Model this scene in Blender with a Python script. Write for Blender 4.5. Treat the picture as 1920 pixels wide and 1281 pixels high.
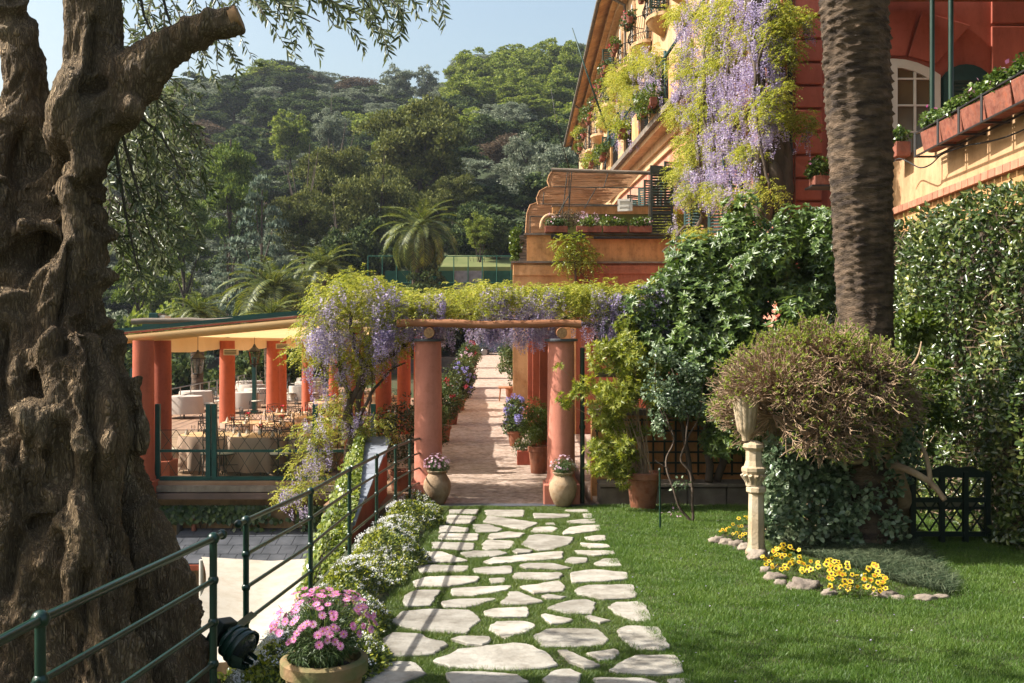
import bpy, bmesh, math, random
import numpy as np
from mathutils import Vector, Matrix, noise
C = bpy.context.scene.collection
scn = bpy.context.scene
for o in list(bpy.data.objects): bpy.data.objects.remove(o)
rng = np.random.default_rng(7)
random.seed(7)
PI = math.pi; USE_HAZE = True
# ------------------------------------------------------------------ camera, sky, sun
CAMZ = 2.6; FPX = 1867.0
cam = bpy.data.cameras.new('camera'); camo = bpy.data.objects.new('camera', cam); C.objects.link(camo)
camo.location = (0, 0, CAMZ); camo.rotation_euler = (PI/2, 0, 0)
cam.lens = 35.0; cam.sensor_width = 36.0; cam.clip_start = 0.05; cam.clip_end = 3000
scn.camera = camo
SUN_EL, SUN_X, SUN_Y = math.radians(43), -1.0, -0.04      # towards the sun: left
w = bpy.data.worlds.new('World'); scn.world = w; w.use_nodes = True
nt = w.node_tree; sky = nt.nodes.new('ShaderNodeTexSky'); sky.sky_type = 'NISHITA'; sky.sun_disc = False
sky.sun_elevation = SUN_EL; sky.sun_rotation = math.atan2(SUN_X, SUN_Y)
sky.air_density = 1.6; sky.dust_density = 4.5; sky.ozone_density = 1.0
bg = nt.nodes['Background']; bg.inputs[1].default_value = 0.105
nt.links.new(sky.outputs[0], bg.inputs[0])
sl = bpy.data.lights.new('sun', 'SUN'); sl.energy = 5.0; sl.angle = math.radians(0.55); sl.color = (1.0, 0.95, 0.87)
so = bpy.data.objects.new('sun', sl); C.objects.link(so); so.location = (-20, 0, 30)
_h = math.hypot(SUN_X, SUN_Y); sdir = Vector((SUN_X/_h*math.cos(SUN_EL), SUN_Y/_h*math.cos(SUN_EL), math.sin(SUN_EL)))
so.rotation_euler = sdir.to_track_quat('Z', 'Y').to_euler()
scn.view_settings.view_transform = 'Standard'; scn.view_settings.look = 'None'
scn.view_settings.exposure = 1.08; scn.view_settings.gamma = 1.0; scn.view_settings.use_curve_mapping = False
scn.cycles.max_bounces = 6; scn.cycles.transparent_max_bounces = 12

def P(px, py, Y):            # the place at distance Y seen at pixel (px, py) of the photograph
    return Vector(((px-960)/FPX*Y, Y, CAMZ-(py-640)/FPX*Y))
def gz(Y): return 0.033*(15.8-Y)            # lawn height
def G(px, py):                               # lawn point seen at a pixel
    s = (py-640)/FPX; Y = (CAMZ-0.033*15.8)/(s-0.033); return Vector(((px-960)/FPX*Y, Y, gz(Y)))

# ------------------------------------------------------------------ objects
def wloc(o):
    v = Vector((0, 0, 0))
    while o is not None: v += o.location; o = o.parent
    return v
def tag(o, label=None, cat=None, group=None, kind=None):
    if label: o['label'] = label
    if cat: o['category'] = cat
    if group: o['group'] = group
    if kind: o['kind'] = kind
    return o
def thing(name, label, cat, loc=(0, 0, 0), rz=0, group=None):
    o = bpy.data.objects.new(name, None); C.objects.link(o); o.location = loc; o.rotation_euler = (0, 0, rz)
    o.empty_display_size = 0.1
    return tag(o, label, cat, group)
def link(name, me, parent=None, mat=None, **kw):
    o = bpy.data.objects.new(name, me); C.objects.link(o)
    if parent is not None: o.parent = parent
    if mat is not None and not me.materials: me.materials.append(mat)
    tag(o, **kw); return o
def dup(root, loc=None, rz=None, label=None, group=None, scale=None, rot=None):
    r = root.copy(); C.objects.link(r)
    if loc is not None: r.location = loc
    if rz is not None: r.rotation_euler = (0, 0, rz)
    if rot is not None: r.rotation_euler = rot
    if scale is not None: r.scale = scale
    if label: r['label'] = label
    if group: r['group'] = group
    for ch in list(root.children):
        c = ch.copy(); C.objects.link(c); c.parent = r
        for g in list(ch.children):
            d = g.copy(); C.objects.link(d); d.parent = c
    return r
def np_mesh(name, V, F):                     # V (n,3), F (m,k) all the same k
    me = bpy.data.meshes.new(name); V = np.asarray(V, np.float32); F = np.asarray(F, np.int32); k = F.shape[1]
    me.vertices.add(len(V)); me.vertices.foreach_set('co', V.ravel())
    me.loops.add(F.size); me.loops.foreach_set('vertex_index', F.ravel())
    me.polygons.add(len(F)); me.polygons.foreach_set('loop_start', np.arange(0, F.size, k, dtype=np.int32))
    me.polygons.foreach_set('loop_total', np.full(len(F), k, np.int32))
    me.update(calc_edges=True); me.validate(); return me

class MB:
    def __init__(s): s.v = []; s.f = []; s.n = 0
    def add(s, V, F, M=None):
        V = np.asarray(V, float)
        if M is not None: A = np.array(M); V = V@A[:3, :3].T+A[:3, 3]
        s.v.append(V); s.f += [tuple(int(i)+s.n for i in f) for f in F]; s.n += len(V); return s
    def box(s, a, b, M=None):
        x0, y0, z0 = a; x1, y1, z1 = b
        V = [(x, y, z) for x in (x0, x1) for y in (y0, y1) for z in (z0, z1)]
        return s.add(V, [(0, 1, 3, 2), (4, 6, 7, 5), (0, 4, 5, 1), (2, 3, 7, 6), (0, 2, 6, 4), (1, 5, 7, 3)], M)
    def cbox(s, c, d, M=None):
        return s.box([c[i]-d[i]/2 for i in range(3)], [c[i]+d[i]/2 for i in range(3)], M)
    def tube(s, pts, r, n=8, cap=True, M=None):
        pts = [Vector(p) for p in pts]; m = len(pts)
        if not hasattr(r, '__len__'): r = [r]*m
        T = []
        for i in range(m):
            t = pts[min(i+1, m-1)]-pts[max(i-1, 0)]
            T.append(t.normalized() if t.length > 1e-9 else Vector((0, 0, 1)))
        u = T[0].orthogonal().normalized(); V = []
        for i in range(m):
            u = (u-T[i]*u.dot(T[i]))
            u = u.normalized() if u.length > 1e-6 else T[i].orthogonal().normalized()
            b = T[i].cross(u)
            for k in range(n):
                a = 2*PI*k/n; V.append(pts[i]+(u*math.cos(a)+b*math.sin(a))*r[i])
        F = [(i*n+k, i*n+(k+1) % n, (i+1)*n+(k+1) % n, (i+1)*n+k) for i in range(m-1) for k in range(n)]
        if cap: F += [tuple(range(n-1, -1, -1)), tuple((m-1)*n+k for k in range(n))]
        return s.add(V, F, M)
    def bar(s, p, q, r=0.02, n=8, M=None): return s.tube([p, q], r, n, True, M)
    def sbar(s, p, q, w, h, up=(0, 0, 1), M=None):       # square bar
        p = Vector(p); q = Vector(q); t = (q-p).normalized(); up = Vector(up)
        a = t.cross(up); a = a.normalized() if a.length > 1e-5 else t.orthogonal().normalized(); b = a.cross(t)
        V = []
        for c in (p, q):
            for i, j in ((-1, -1), (1, -1), (1, 1), (-1, 1)): V.append(c+a*(w/2*i)+b*(h/2*j))
        return s.add(V, [(3, 2, 1, 0), (4, 5, 6, 7), (0, 1, 5, 4), (1, 2, 6, 5), (2, 3, 7, 6), (3, 0, 4, 7)], M)
    def lathe(s, prof, c=(0, 0, 0), n=24, M=None, cap=True):
        V = [(c[0]+r*math.cos(2*PI*k/n), c[1]+r*math.sin(2*PI*k/n), c[2]+z) for r, z in prof for k in range(n)]
        m = len(prof)
        F = [(i*n+k, i*n+(k+1) % n, (i+1)*n+(k+1) % n, (i+1)*n+k) for i in range(m-1) for k in range(n)]
        if cap: F += [tuple(range(n-1, -1, -1)), tuple((m-1)*n+k for k in range(n))]
        return s.add(V, F, M)
    def prism(s, poly, z0, z1, M=None):       # poly: list of (x,y), counter-clockwise
        n = len(poly); V = [(x, y, z0) for x, y in poly]+[(x, y, z1) for x, y in poly]
        F = [tuple(range(n-1, -1, -1)), tuple(range(n, 2*n))]+[(i, (i+1) % n, n+(i+1) % n, n+i) for i in range(n)]
        return s.add(V, F, M)
    def quad(s, *p): return s.add(p, [tuple(range(len(p)))])
    def ball(s, c, r, n=10, m=6, sc=(1, 1, 1)):
        pr = [(max(1e-4, r*math.sin(PI*i/m)), -r*math.cos(PI*i/m)) for i in range(m+1)]
        V = [(c[0]+a*math.cos(2*PI*k/n)*sc[0], c[1]+a*math.sin(2*PI*k/n)*sc[1], c[2]+z*sc[2]) for a, z in pr for k in range(n)]
        return s.add(V, [(i*n+k, i*n+(k+1) % n, (i+1)*n+(k+1) % n, (i+1)*n+k) for i in range(m) for k in range(n)])
    def mesh(s, name, off=None):
        V = np.concatenate(s.v)
        if off is not None: V = V-np.array(off)
        me = bpy.data.meshes.new(name); me.from_pydata(V.tolist(), [], s.f); me.update(); return me
    def build(s, name, mat, parent=None, smooth=False, bevel=0, world=True, **kw):
        me = s.mesh(name, wloc(parent) if (parent is not None and world) else None)
        if smooth == 'auto':
            bm = bmesh.new(); bm.from_mesh(me)
            for f in bm.faces: f.smooth = True
            for e in bm.edges:
                if len(e.link_faces) == 2 and e.calc_face_angle(0) > 0.7: e.smooth = False
            bm.to_mesh(me); bm.free()
        elif smooth: me.polygons.foreach_set('use_smooth', [True]*len(me.polygons))
        if bevel:
            bm = bmesh.new(); bm.from_mesh(me)
            bmesh.ops.bevel(bm, geom=[e for e in bm.edges if e.calc_face_angle(0) > 0.5], offset=bevel, segments=2, affect='EDGES', profile=0.6)
            bm.to_mesh(me); bm.free()
        me.materials.append(mat); o = bpy.data.objects.new(name, me); C.objects.link(o)
        if parent is not None: o.parent = parent
        tag(o, **kw); return o

# ------------------------------------------------------------------ materials
MT = {}; KA = 0.78
def _n(nt, t, **kw):
    n = nt.nodes.new(t)
    for k, v in kw.items(): setattr(n, k, v)
    return n
def pm(name, c1, c2=None, scale=3, rough=0.75, bump=0.0, bscale=20, detail=6, metal=0, spec=0.4, stretch=(1, 1, 1), c3=None, lo=0.35, hi=0.65, coat=0, trans=0, isl=0, stain=0):
    m = bpy.data.materials.new(name); m.use_nodes = True; nt = m.node_tree; b = nt.nodes['Principled BSDF']; L = nt.links.new
    b.inputs['Roughness'].default_value = rough; b.inputs['Metallic'].default_value = metal
    b.inputs['Specular IOR Level'].default_value = spec; b.inputs['Coat Weight'].default_value = coat
    tc = _n(nt, 'ShaderNodeNewGeometry'); mp = _n(nt, 'ShaderNodeMapping'); mp.inputs['Scale'].default_value = stretch
    L(tc.outputs['Position'], mp.inputs[0])
    c2 = c2 or tuple(x*0.8 for x in c1); c1 = tuple(x*KA for x in c1); c2 = tuple(x*KA for x in c2); c3 = tuple(x*KA for x in c3) if c3 else None
    nz = _n(nt, 'ShaderNodeTexNoise'); nz.inputs['Scale'].default_value = scale; nz.inputs['Detail'].default_value = detail
    L(mp.outputs[0], nz.inputs['Vector'])
    cr = _n(nt, 'ShaderNodeValToRGB'); e = cr.color_ramp.elements
    e[0].position = lo; e[0].color = (*c1, 1); e[1].position = hi; e[1].color = (*c2, 1)
    if c3: x = cr.color_ramp.elements.new((lo+hi)/2); x.color = (*c3, 1)
    L(nz.outputs[0], cr.inputs[0]); col = cr.outputs[0]
    if isl:
        g = tc; h = _n(nt, 'ShaderNodeHueSaturation'); mr = _n(nt, 'ShaderNodeMapRange')
        oi = _n(nt, 'ShaderNodeObjectInfo')
        mr.inputs['To Min'].default_value = 1-isl; mr.inputs['To Max'].default_value = 1+isl
        L(oi.outputs['Random'], mr.inputs[0]); L(mr.outputs[0], h.inputs['Value']); L(col, h.inputs['Color']); col = h.outputs[0]
    if stain:
        m3 = _n(nt, 'ShaderNodeMapping'); m3.inputs['Scale'].default_value = (1.9, 1.9, .5); L(tc.outputs['Position'], m3.inputs[0])
        n3 = _n(nt, 'ShaderNodeTexNoise'); n3.inputs['Scale'].default_value = 1.6; n3.inputs['Detail'].default_value = 8; n3.inputs['Roughness'].default_value = .65; L(m3.outputs[0], n3.inputs['Vector'])
        n4 = _n(nt, 'ShaderNodeTexNoise'); n4.inputs['Scale'].default_value = 7; n4.inputs['Detail'].default_value = 8; n4.inputs['Roughness'].default_value = .7; L(tc.outputs['Position'], n4.inputs['Vector'])
        for nn_, lo_, hi_, dark in ((n3, .38, .56, 1-stain), (n4, .36, .5, 1-stain*.7)):
            c4 = _n(nt, 'ShaderNodeValToRGB'); e4 = c4.color_ramp.elements; e4[0].position = lo_; e4[0].color = (dark, dark*.97, dark*.93, 1); e4[1].position = hi_; e4[1].color = (1, 1, 1, 1); L(nn_.outputs[0], c4.inputs[0])
            x4 = _n(nt, 'ShaderNodeMix', data_type='RGBA', blend_type='MULTIPLY'); x4.inputs[0].default_value = 1; L(col, x4.inputs[6]); L(c4.outputs[0], x4.inputs[7]); col = x4.outputs[2]
    L(col, b.inputs['Base Color'])
    if bump:
        n2 = _n(nt, 'ShaderNodeTexNoise'); n2.inputs['Scale'].default_value = bscale; n2.inputs['Detail'].default_value = 5
        L(mp.outputs[0], n2.inputs['Vector']); bp = _n(nt, 'ShaderNodeBump'); bp.inputs['Strength'].default_value = bump
        bp.inputs['Distance'].default_value = 0.02; L(n2.outputs[0], bp.inputs['Height']); L(bp.outputs[0], b.inputs['Normal'])
    if trans:
        tr = _n(nt, 'ShaderNodeBsdfTranslucent'); L(col, tr.inputs[0]); mx = _n(nt, 'ShaderNodeMixShader'); mx.inputs[0].default_value = trans
        L(b.outputs[0], mx.inputs[1]); L(tr.outputs[0], mx.inputs[2]); L(mx.outputs[0], nt.nodes['Material Output'].inputs[0])
    MT[name] = m; return m
def lm(name, cols, trans=0.35, rough=0.45, spec=0.4, pos=None, tcol=None):
    """leaf material: every leaf takes its own colour out of cols"""
    m = bpy.data.materials.new(name); m.use_nodes = True; nt = m.node_tree; b = nt.nodes['Principled BSDF']; L = nt.links.new; cols = [tuple(q*KA*1.04 for q in c_) for c_ in cols]
    b.inputs['Roughness'].default_value = rough; b.inputs['Specular IOR Level'].default_value = spec
    g = _n(nt, 'ShaderNodeNewGeometry'); cr = _n(nt, 'ShaderNodeValToRGB'); e = cr.color_ramp.elements
    n = len(cols); ps = pos or [i/(n-1) for i in range(n)]
    e[0].position = ps[0]; e[0].color = (*cols[0], 1); e[1].position = ps[-1]; e[1].color = (*cols[-1], 1)
    for i in range(1, n-1): x = e.new(ps[i]); x.color = (*cols[i], 1)
    nz = _n(nt, 'ShaderNodeTexNoise'); nz.inputs['Scale'].default_value = 1.3; L(g.outputs['Position'], nz.inputs['Vector'])
    mm = _n(nt, 'ShaderNodeMath', operation='MULTIPLY_ADD'); mm.inputs[1].default_value = 1.2; mm.inputs[2].default_value = -0.6; L(nz.outputs[0], mm.inputs[0])
    m2 = _n(nt, 'ShaderNodeMath', operation='ADD'); L(mm.outputs[0], m2.inputs[0]); L(g.outputs['Random Per Island'], m2.inputs[1])
    L(m2.outputs[0], cr.inputs[0])
    L(cr.outputs[0], b.inputs['Base Color'])
    tr = _n(nt, 'ShaderNodeBsdfTranslucent'); mx = _n(nt, 'ShaderNodeMixShader'); mx.inputs[0].default_value = trans
    hs = _n(nt, 'ShaderNodeHueSaturation'); hs.inputs['Value'].default_value = 1.35; hs.inputs['Saturation'].default_value = 1.1; hs.inputs['Hue'].default_value = 0.49 if tcol is None else 0.5
    L(cr.outputs[0], hs.inputs['Color']); L(hs.outputs[0], tr.inputs[0])
    L(b.outputs[0], mx.inputs[1]); L(tr.outputs[0], mx.inputs[2]); L(mx.outputs[0], nt.nodes['Material Output'].inputs[0])
    MT[name] = m; return m
M = MT
pm('lawn_soil', (0.04, 0.06, 0.018), (0.075, 0.07, 0.03), 9, 0.95, 0.6, 60)
pm('flag', (0.47, 0.44, 0.38), (0.31, 0.28, 0.23), 2.3, 0.85, 0.35, 22, lo=0.3, hi=0.75, c3=(0.42, 0.39, 0.33), isl=0.2, stain=0.34)
pm('walk', (0.58, 0.44, 0.36), (0.34, 0.23, 0.17), 11, 0.9, 0.6, 80, c3=(0.50, 0.38, 0.30), stain=0.25)
pm('slate', (0.095, 0.10, 0.115), (0.05, 0.055, 0.065), 3, 0.6, 0.3, 18)
pm('slate_pale', (0.34, 0.37, 0.42), (0.20, 0.22, 0.26), 3, 0.6, 0.3, 18)
pm('column', (0.66, 0.26, 0.18), (0.58, 0.21, 0.14), 1.5, 0.85, 0.12, 40, stretch=(1, 1, 0.35), stain=0.16)
pm('redwall', (0.52, 0.125, 0.06), (0.42, 0.095, 0.045), 1.3, 0.85, 0.15, 30, stretch=(1, 1, 0.4), stain=0.22)
pm('rust_red', (0.54, 0.14, 0.085), (0.44, 0.105, 0.065), 1.3, 0.8, 0.15, 30, stretch=(1, 1, 0.4), stain=0.18)
pm('pink', (0.66, 0.27, 0.185), (0.60, 0.18, 0.11), 0.9, 0.88, 0.1, 30, stretch=(1, 1, 0.25), c3=(0.66, 0.33, 0.23), stain=0.22)
pm('ochre', (0.74, 0.44, 0.20), (0.60, 0.31, 0.12), 0.8, 0.88, 0.12, 25, stretch=(1, 1, 0.3), c3=(0.62, 0.34, 0.14), stain=0.28)
pm('cream', (0.66, 0.45, 0.26), (0.58, 0.35, 0.18), 0.6, 0.88, 0.1, 25, stretch=(1, 1, 0.3), stain=0.22)
pm('orange', (0.74, 0.38, 0.15), (0.60, 0.27, 0.10), 0.9, 0.88, 0.15, 25, stretch=(1, 1, 0.25), c3=(0.68, 0.33, 0.12), stain=0.35)
pm('oldwall', (0.42, 0.28, 0.15), (0.28, 0.17, 0.09), 1.2, 0.9, 0.5, 15, stain=0.4)
pm('brown_roof', (0.34, 0.16, 0.06), (0.25, 0.11, 0.04), 3, 0.8, 0.2, 20, stretch=(1, .3, 1))
pm('green_iron', (0.008, 0.040, 0.025), (0.006, 0.028, 0.018), 8, 0.32, 0.05, 60, spec=0.5)
pm('teal_iron', (0.010, 0.075, 0.062), (0.008, 0.055, 0.048), 8, 0.4)
pm('black_iron', (0.015, 0.015, 0.017), (0.025, 0.02, 0.018), 8, 0.5)
pm('shutter', (0.02, 0.07, 0.06), (0.015, 0.05, 0.045), 8, 0.5)
pm('shutter_old', (0.055, 0.055, 0.045), (0.035, 0.04, 0.032), 5, 0.7)
pm('white_paint', (0.72, 0.68, 0.60), (0.66, 0.61, 0.53), 4, 0.5)
pm('terracotta', (0.42, 0.15, 0.075), (0.30, 0.10, 0.05), 6, 0.85, 0.25, 30, c3=(0.40, 0.17, 0.10), stain=0.3)
pm('terracotta_red', (0.33, 0.095, 0.05), (0.22, 0.06, 0.035), 9, 0.85, 0.3, 30, c3=(0.30, 0.11, 0.07), stain=0.3)
pm('dark_green', (0.008, 0.02, 0.014), (0.006, 0.015, 0.01), 8, 0.5)
pm('house_red', (0.46, 0.17, 0.09), (0.36, 0.12, 0.06), 0.9, 0.88, 0.15, 25, stretch=(1, 1, 0.3), stain=0.3)
pm('concrete', (0.30, 0.25, 0.20), (0.20, 0.165, 0.13), 3, 0.9, 0.4, 20, stain=0.35)
pm('fascia', (0.13, 0.085, 0.07), (0.09, 0.06, 0.05), 3, 0.8, 0.2, 20)
pm('jar', (0.46, 0.32, 0.19), (0.33, 0.20, 0.10), 5, 0.85, 0.3, 35, c3=(0.42, 0.30, 0.19), stain=0.3)
pm('mossy_pot', (0.34, 0.20, 0.10), (0.14, 0.15, 0.05), 6, 0.85, 0.35, 30)
pm('log', (0.42, 0.19, 0.09), (0.30, 0.12, 0.05), 6, 0.8, 0.4, 25, stretch=(0.25, 1, 1))
pm('log_grey', (0.26, 0.21, 0.16), (0.16, 0.12, 0.09), 5, 0.9, 0.5, 25, stretch=(0.3, 1, 1))
pm('log_end', (0.46, 0.27, 0.12), (0.30, 0.16, 0.07), 30, 0.8)
pm('stone_lamp', (0.60, 0.50, 0.36), (0.46, 0.36, 0.23), 5, 0.85, 0.35, 30, c3=(0.58, 0.46, 0.30), stain=0.3)
pm('rock', (0.34, 0.28, 0.22), (0.20, 0.16, 0.13), 6, 0.92, 0.7, 25)
pm('ledge', (0.24, 0.20, 0.16), (0.14, 0.115, 0.09), 4, 0.92, 0.6, 20)
pm('soil', (0.045, 0.03, 0.018), (0.03, 0.02, 0.012), 12, 0.98, 0.5, 40)
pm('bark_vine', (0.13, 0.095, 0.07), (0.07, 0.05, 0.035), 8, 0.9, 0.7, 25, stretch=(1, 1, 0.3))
pm('twig', (0.50, 0.35, 0.225), (0.30, 0.20, 0.12), 9, 0.85, 0.3, 40)
pm('twig_olive', (0.10, 0.085, 0.06), (0.07, 0.055, 0.04), 9, 0.85)
pm('trunk_far', (0.10, 0.075, 0.055), (0.07, 0.05, 0.04), 1, 0.9)
pm('cloth_table', (0.50, 0.33, 0.24), (0.42, 0.27, 0.20), 2, 0.9, trans=0.15)
pm('cloth_top', (0.56, 0.36, 0.20), (0.50, 0.30, 0.15), 2, 0.9)
pm('cloth_white', (0.52, 0.45, 0.38), (0.46, 0.39, 0.33), 2, 0.9)
pm('sail', (0.70, 0.64, 0.55), (0.66, 0.60, 0.51), 1, 0.8, 0.05, 200, trans=0.25, stain=0.1)
pm('awning', (0.84, 0.60, 0.30), (0.80, 0.54, 0.24), 0.8, 0.8, trans=0.55)
pm('valance', (0.74, 0.52, 0.30), (0.68, 0.46, 0.25), 0.8, 0.85, trans=0.4)
pm('cushion', (0.66, 0.58, 0.45), (0.6, 0.52, 0.4), 4, 0.9)
pm('terrace_tile', (0.36, 0.22, 0.13), (0.27, 0.15, 0.085), 3, 0.7)
pm('reed', (0.56, 0.30, 0.15), (0.34, 0.17, 0.08), 10, 0.9, 0.7, 30, stretch=(0.15, 0.3, 5), c3=(0.50, 0.27, 0.13))
pm('plastic_cream', (0.6, 0.52, 0.38), (0.55, 0.47, 0.34), 3, 0.5)
pm('rubber', (0.02, 0.02, 0.02), (0.03, 0.03, 0.03), 5, 0.8)
pm('car_paint', (0.035, 0.055, 0.09), (0.03, 0.05, 0.08), 3, 0.25, coat=0.8)
pm('steel', (0.45, 0.45, 0.45), (0.38, 0.38, 0.38), 4, 0.35, metal=1)
pm('asphalt', (0.10, 0.095, 0.09), (0.07, 0.066, 0.062), 4, 0.95, 0.3, 40)
pm('earth', (0.035, 0.05, 0.015), (0.06, 0.055, 0.022), 0.12, 0.98, 0.4, 1.5, c3=(0.035, 0.055, 0.015))
pm('net', (0.02, 0.12, 0.08), (0.015, 0.09, 0.06), 3, 0.9)
pm('bank_grass', (0.16, 0.17, 0.05), (0.10, 0.13, 0.03), 0.6, 0.95, 0.3, 3)
pm('trellis', (0.025, 0.035, 0.02), (0.02, 0.028, 0.016), 6, 0.7)
pm('glass_dark', (0.03, 0.035, 0.04), (0.02, 0.025, 0.03), 3, 0.08, spec=0.8)
pm('window_dim', (0.16, 0.11, 0.05), (0.11, 0.075, 0.035), 1.5, 0.15, spec=0.8)
pm('flower_eye', (0.60, 0.30, 0.02), (0.5, 0.22, 0.02), 30, 0.8)
pm('brick_pale', (0.50, 0.24, 0.15), (0.42, 0.17, 0.10), 6, 0.85, 0.3, 30, isl=0.18)
pm('skin_dummy', (0.5, 0.4, 0.3))
def glass(name, col, alpha_mix=0.85):
    m = bpy.data.materials.new(name); m.use_nodes = True; nt = m.node_tree
    for x in list(nt.nodes):
        if x.type != 'OUTPUT_MATERIAL': nt.nodes.remove(x)
    t = _n(nt, 'ShaderNodeBsdfTransparent'); t.inputs[0].default_value = (*col, 1)
    g = _n(nt, 'ShaderNodeBsdfGlossy'); g.inputs['Roughness'].default_value = 0.03; g.inputs[0].default_value = (0.9, 0.9, 0.9, 1)
    f = _n(nt, 'ShaderNodeFresnel'); f.inputs[0].default_value = 1.3
    mx = _n(nt, 'ShaderNodeMixShader'); nt.links.new(f.outputs[0], mx.inputs[0]); nt.links.new(t.outputs[0], mx.inputs[1]); nt.links.new(g.outputs[0], mx.inputs[2])
    nt.links.new(mx.outputs[0], nt.nodes['Material Output'].inputs[0]); MT[name] = m; return m
glass('pane_glass', (0.93, 0.97, 0.95)); glass('wine_glass', (0.9, 0.9, 0.9))
# foliage
lm('grass', [(0.055, 0.125, 0.014), (0.10, 0.19, 0.026), (0.18, 0.27, 0.055)], 0.35, 0.5)
lm('grass_path', [(0.065, 0.12, 0.018), (0.11, 0.18, 0.03), (0.20, 0.25, 0.07)], 0.35, 0.5)
lm('mondo', [(0.03, 0.055, 0.025), (0.06, 0.09, 0.045), (0.15, 0.18, 0.10)], 0.2, 0.4)
lm('olive_leaf', [(0.06, 0.085, 0.03), (0.13, 0.16, 0.065), (0.28, 0.31, 0.18)], 0.3, 0.4)
lm('wist_leaf', [(0.15, 0.19, 0.03), (0.32, 0.35, 0.05), (0.52, 0.50, 0.12)], 0.45, 0.5)
lm('wist_flower', [(0.24, 0.19, 0.38), (0.46, 0.39, 0.58), (0.74, 0.67, 0.78)], 0.4, 0.6, tcol=1)
lm('pitto', [(0.03, 0.065, 0.012), (0.085, 0.15, 0.025), (0.19, 0.27, 0.06)], 0.25, 0.36, 0.5)
lm('pitto_y', [(0.12, 0.17, 0.02), (0.26, 0.31, 0.04), (0.44, 0.45, 0.09)], 0.4, 0.42)
lm('hedge_leaf', [(0.025, 0.05, 0.012), (0.06, 0.10, 0.022), (0.12, 0.165, 0.035), (0.30, 0.32, 0.09)], 0.2, 0.3, 0.6, pos=[0, .45, .85, 1])
lm('ivy_leaf', [(0.06, 0.10, 0.015), (0.16, 0.22, 0.03), (0.34, 0.38, 0.08)], 0.3, 0.3, 0.6)
lm('ivy_dark', [(0.02, 0.045, 0.012), (0.05, 0.09, 0.022), (0.12, 0.17, 0.04)], 0.25, 0.4)
lm('euc_leaf', [(0.05, 0.09, 0.04), (0.13, 0.20, 0.10), (0.34, 0.42, 0.26)], 0.25, 0.33, 0.5)
lm('bud_leaf', [(0.16, 0.24, 0.03), (0.28, 0.36, 0.06), (0.40, 0.44, 0.10)], 0.35, 0.5)
lm('shrub_dark', [(0.018, 0.028, 0.010), (0.04, 0.055, 0.018), (0.09, 0.085, 0.03)], 0.2, 0.35)
lm('shrub_mid', [(0.03, 0.06, 0.015), (0.07, 0.11, 0.025), (0.14, 0.18, 0.05)], 0.25, 0.4)
lm('box_leaf', [(0.04, 0.08, 0.01), (0.09, 0.14, 0.018), (0.17, 0.22, 0.04)], 0.3, 0.4)
lm('white_petal', [(0.62, 0.62, 0.60), (0.78, 0.78, 0.76), (0.85, 0.84, 0.82)], 0.3, 0.6, tcol=1)
lm('lime_leaf', [(0.20, 0.26, 0.03), (0.36, 0.40, 0.05), (0.50, 0.50, 0.10)], 0.35, 0.45)
lm('pink_petal', [(0.55, 0.12, 0.34), (0.66, 0.22, 0.46), (0.80, 0.50, 0.64)], 0.3, 0.6, tcol=1)
lm('pale_pink_petal', [(0.60, 0.26, 0.42), (0.72, 0.48, 0.60), (0.80, 0.68, 0.74)], 0.3, 0.6, tcol=1)
lm('red_petal', [(0.45, 0.02, 0.04), (0.60, 0.05, 0.08), (0.70, 0.25, 0.3)], 0.3, 0.6, tcol=1)
lm('blue_petal', [(0.16, 0.16, 0.48), (0.30, 0.28, 0.62), (0.52, 0.46, 0.74)], 0.3, 0.6, tcol=1)
lm('daisy_leaf', [(0.035, 0.075, 0.02), (0.07, 0.12, 0.035), (0.13, 0.19, 0.06)], 0.3, 0.5)
lm('palm_leaf', [(0.04, 0.065, 0.012), (0.11, 0.145, 0.022), (0.27, 0.29, 0.06)], 0.3, 0.5)
lm('f_pine', [(0.05, 0.066, 0.015), (0.13, 0.15, 0.035), (0.25, 0.26, 0.075)], 0.2, 0.75, 0.2)
lm('f_pineg', [(0.045, 0.085, 0.015), (0.13, 0.19, 0.03), (0.24, 0.31, 0.07)], 0.25, 0.75, 0.2)
lm('f_oak', [(0.02, 0.042, 0.014), (0.065, 0.10, 0.03), (0.15, 0.19, 0.06)], 0.2, 0.75, 0.2)
lm('f_olive', [(0.08, 0.11, 0.07), (0.20, 0.235, 0.15), (0.38, 0.41, 0.30)], 0.25, 0.75, 0.2)
lm('f_light', [(0.08, 0.125, 0.018), (0.19, 0.25, 0.04), (0.34, 0.38, 0.10)], 0.35, 0.75, 0.2)
lm('f_brown', [(0.07, 0.055, 0.035), (0.14, 0.10, 0.06), (0.22, 0.16, 0.10)], 0.2, 0.75, 0.2)
lm('f_cedar', [(0.07, 0.11, 0.08), (0.15, 0.20, 0.14), (0.27, 0.33, 0.23)], 0.2, 0.75, 0.2)

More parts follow.
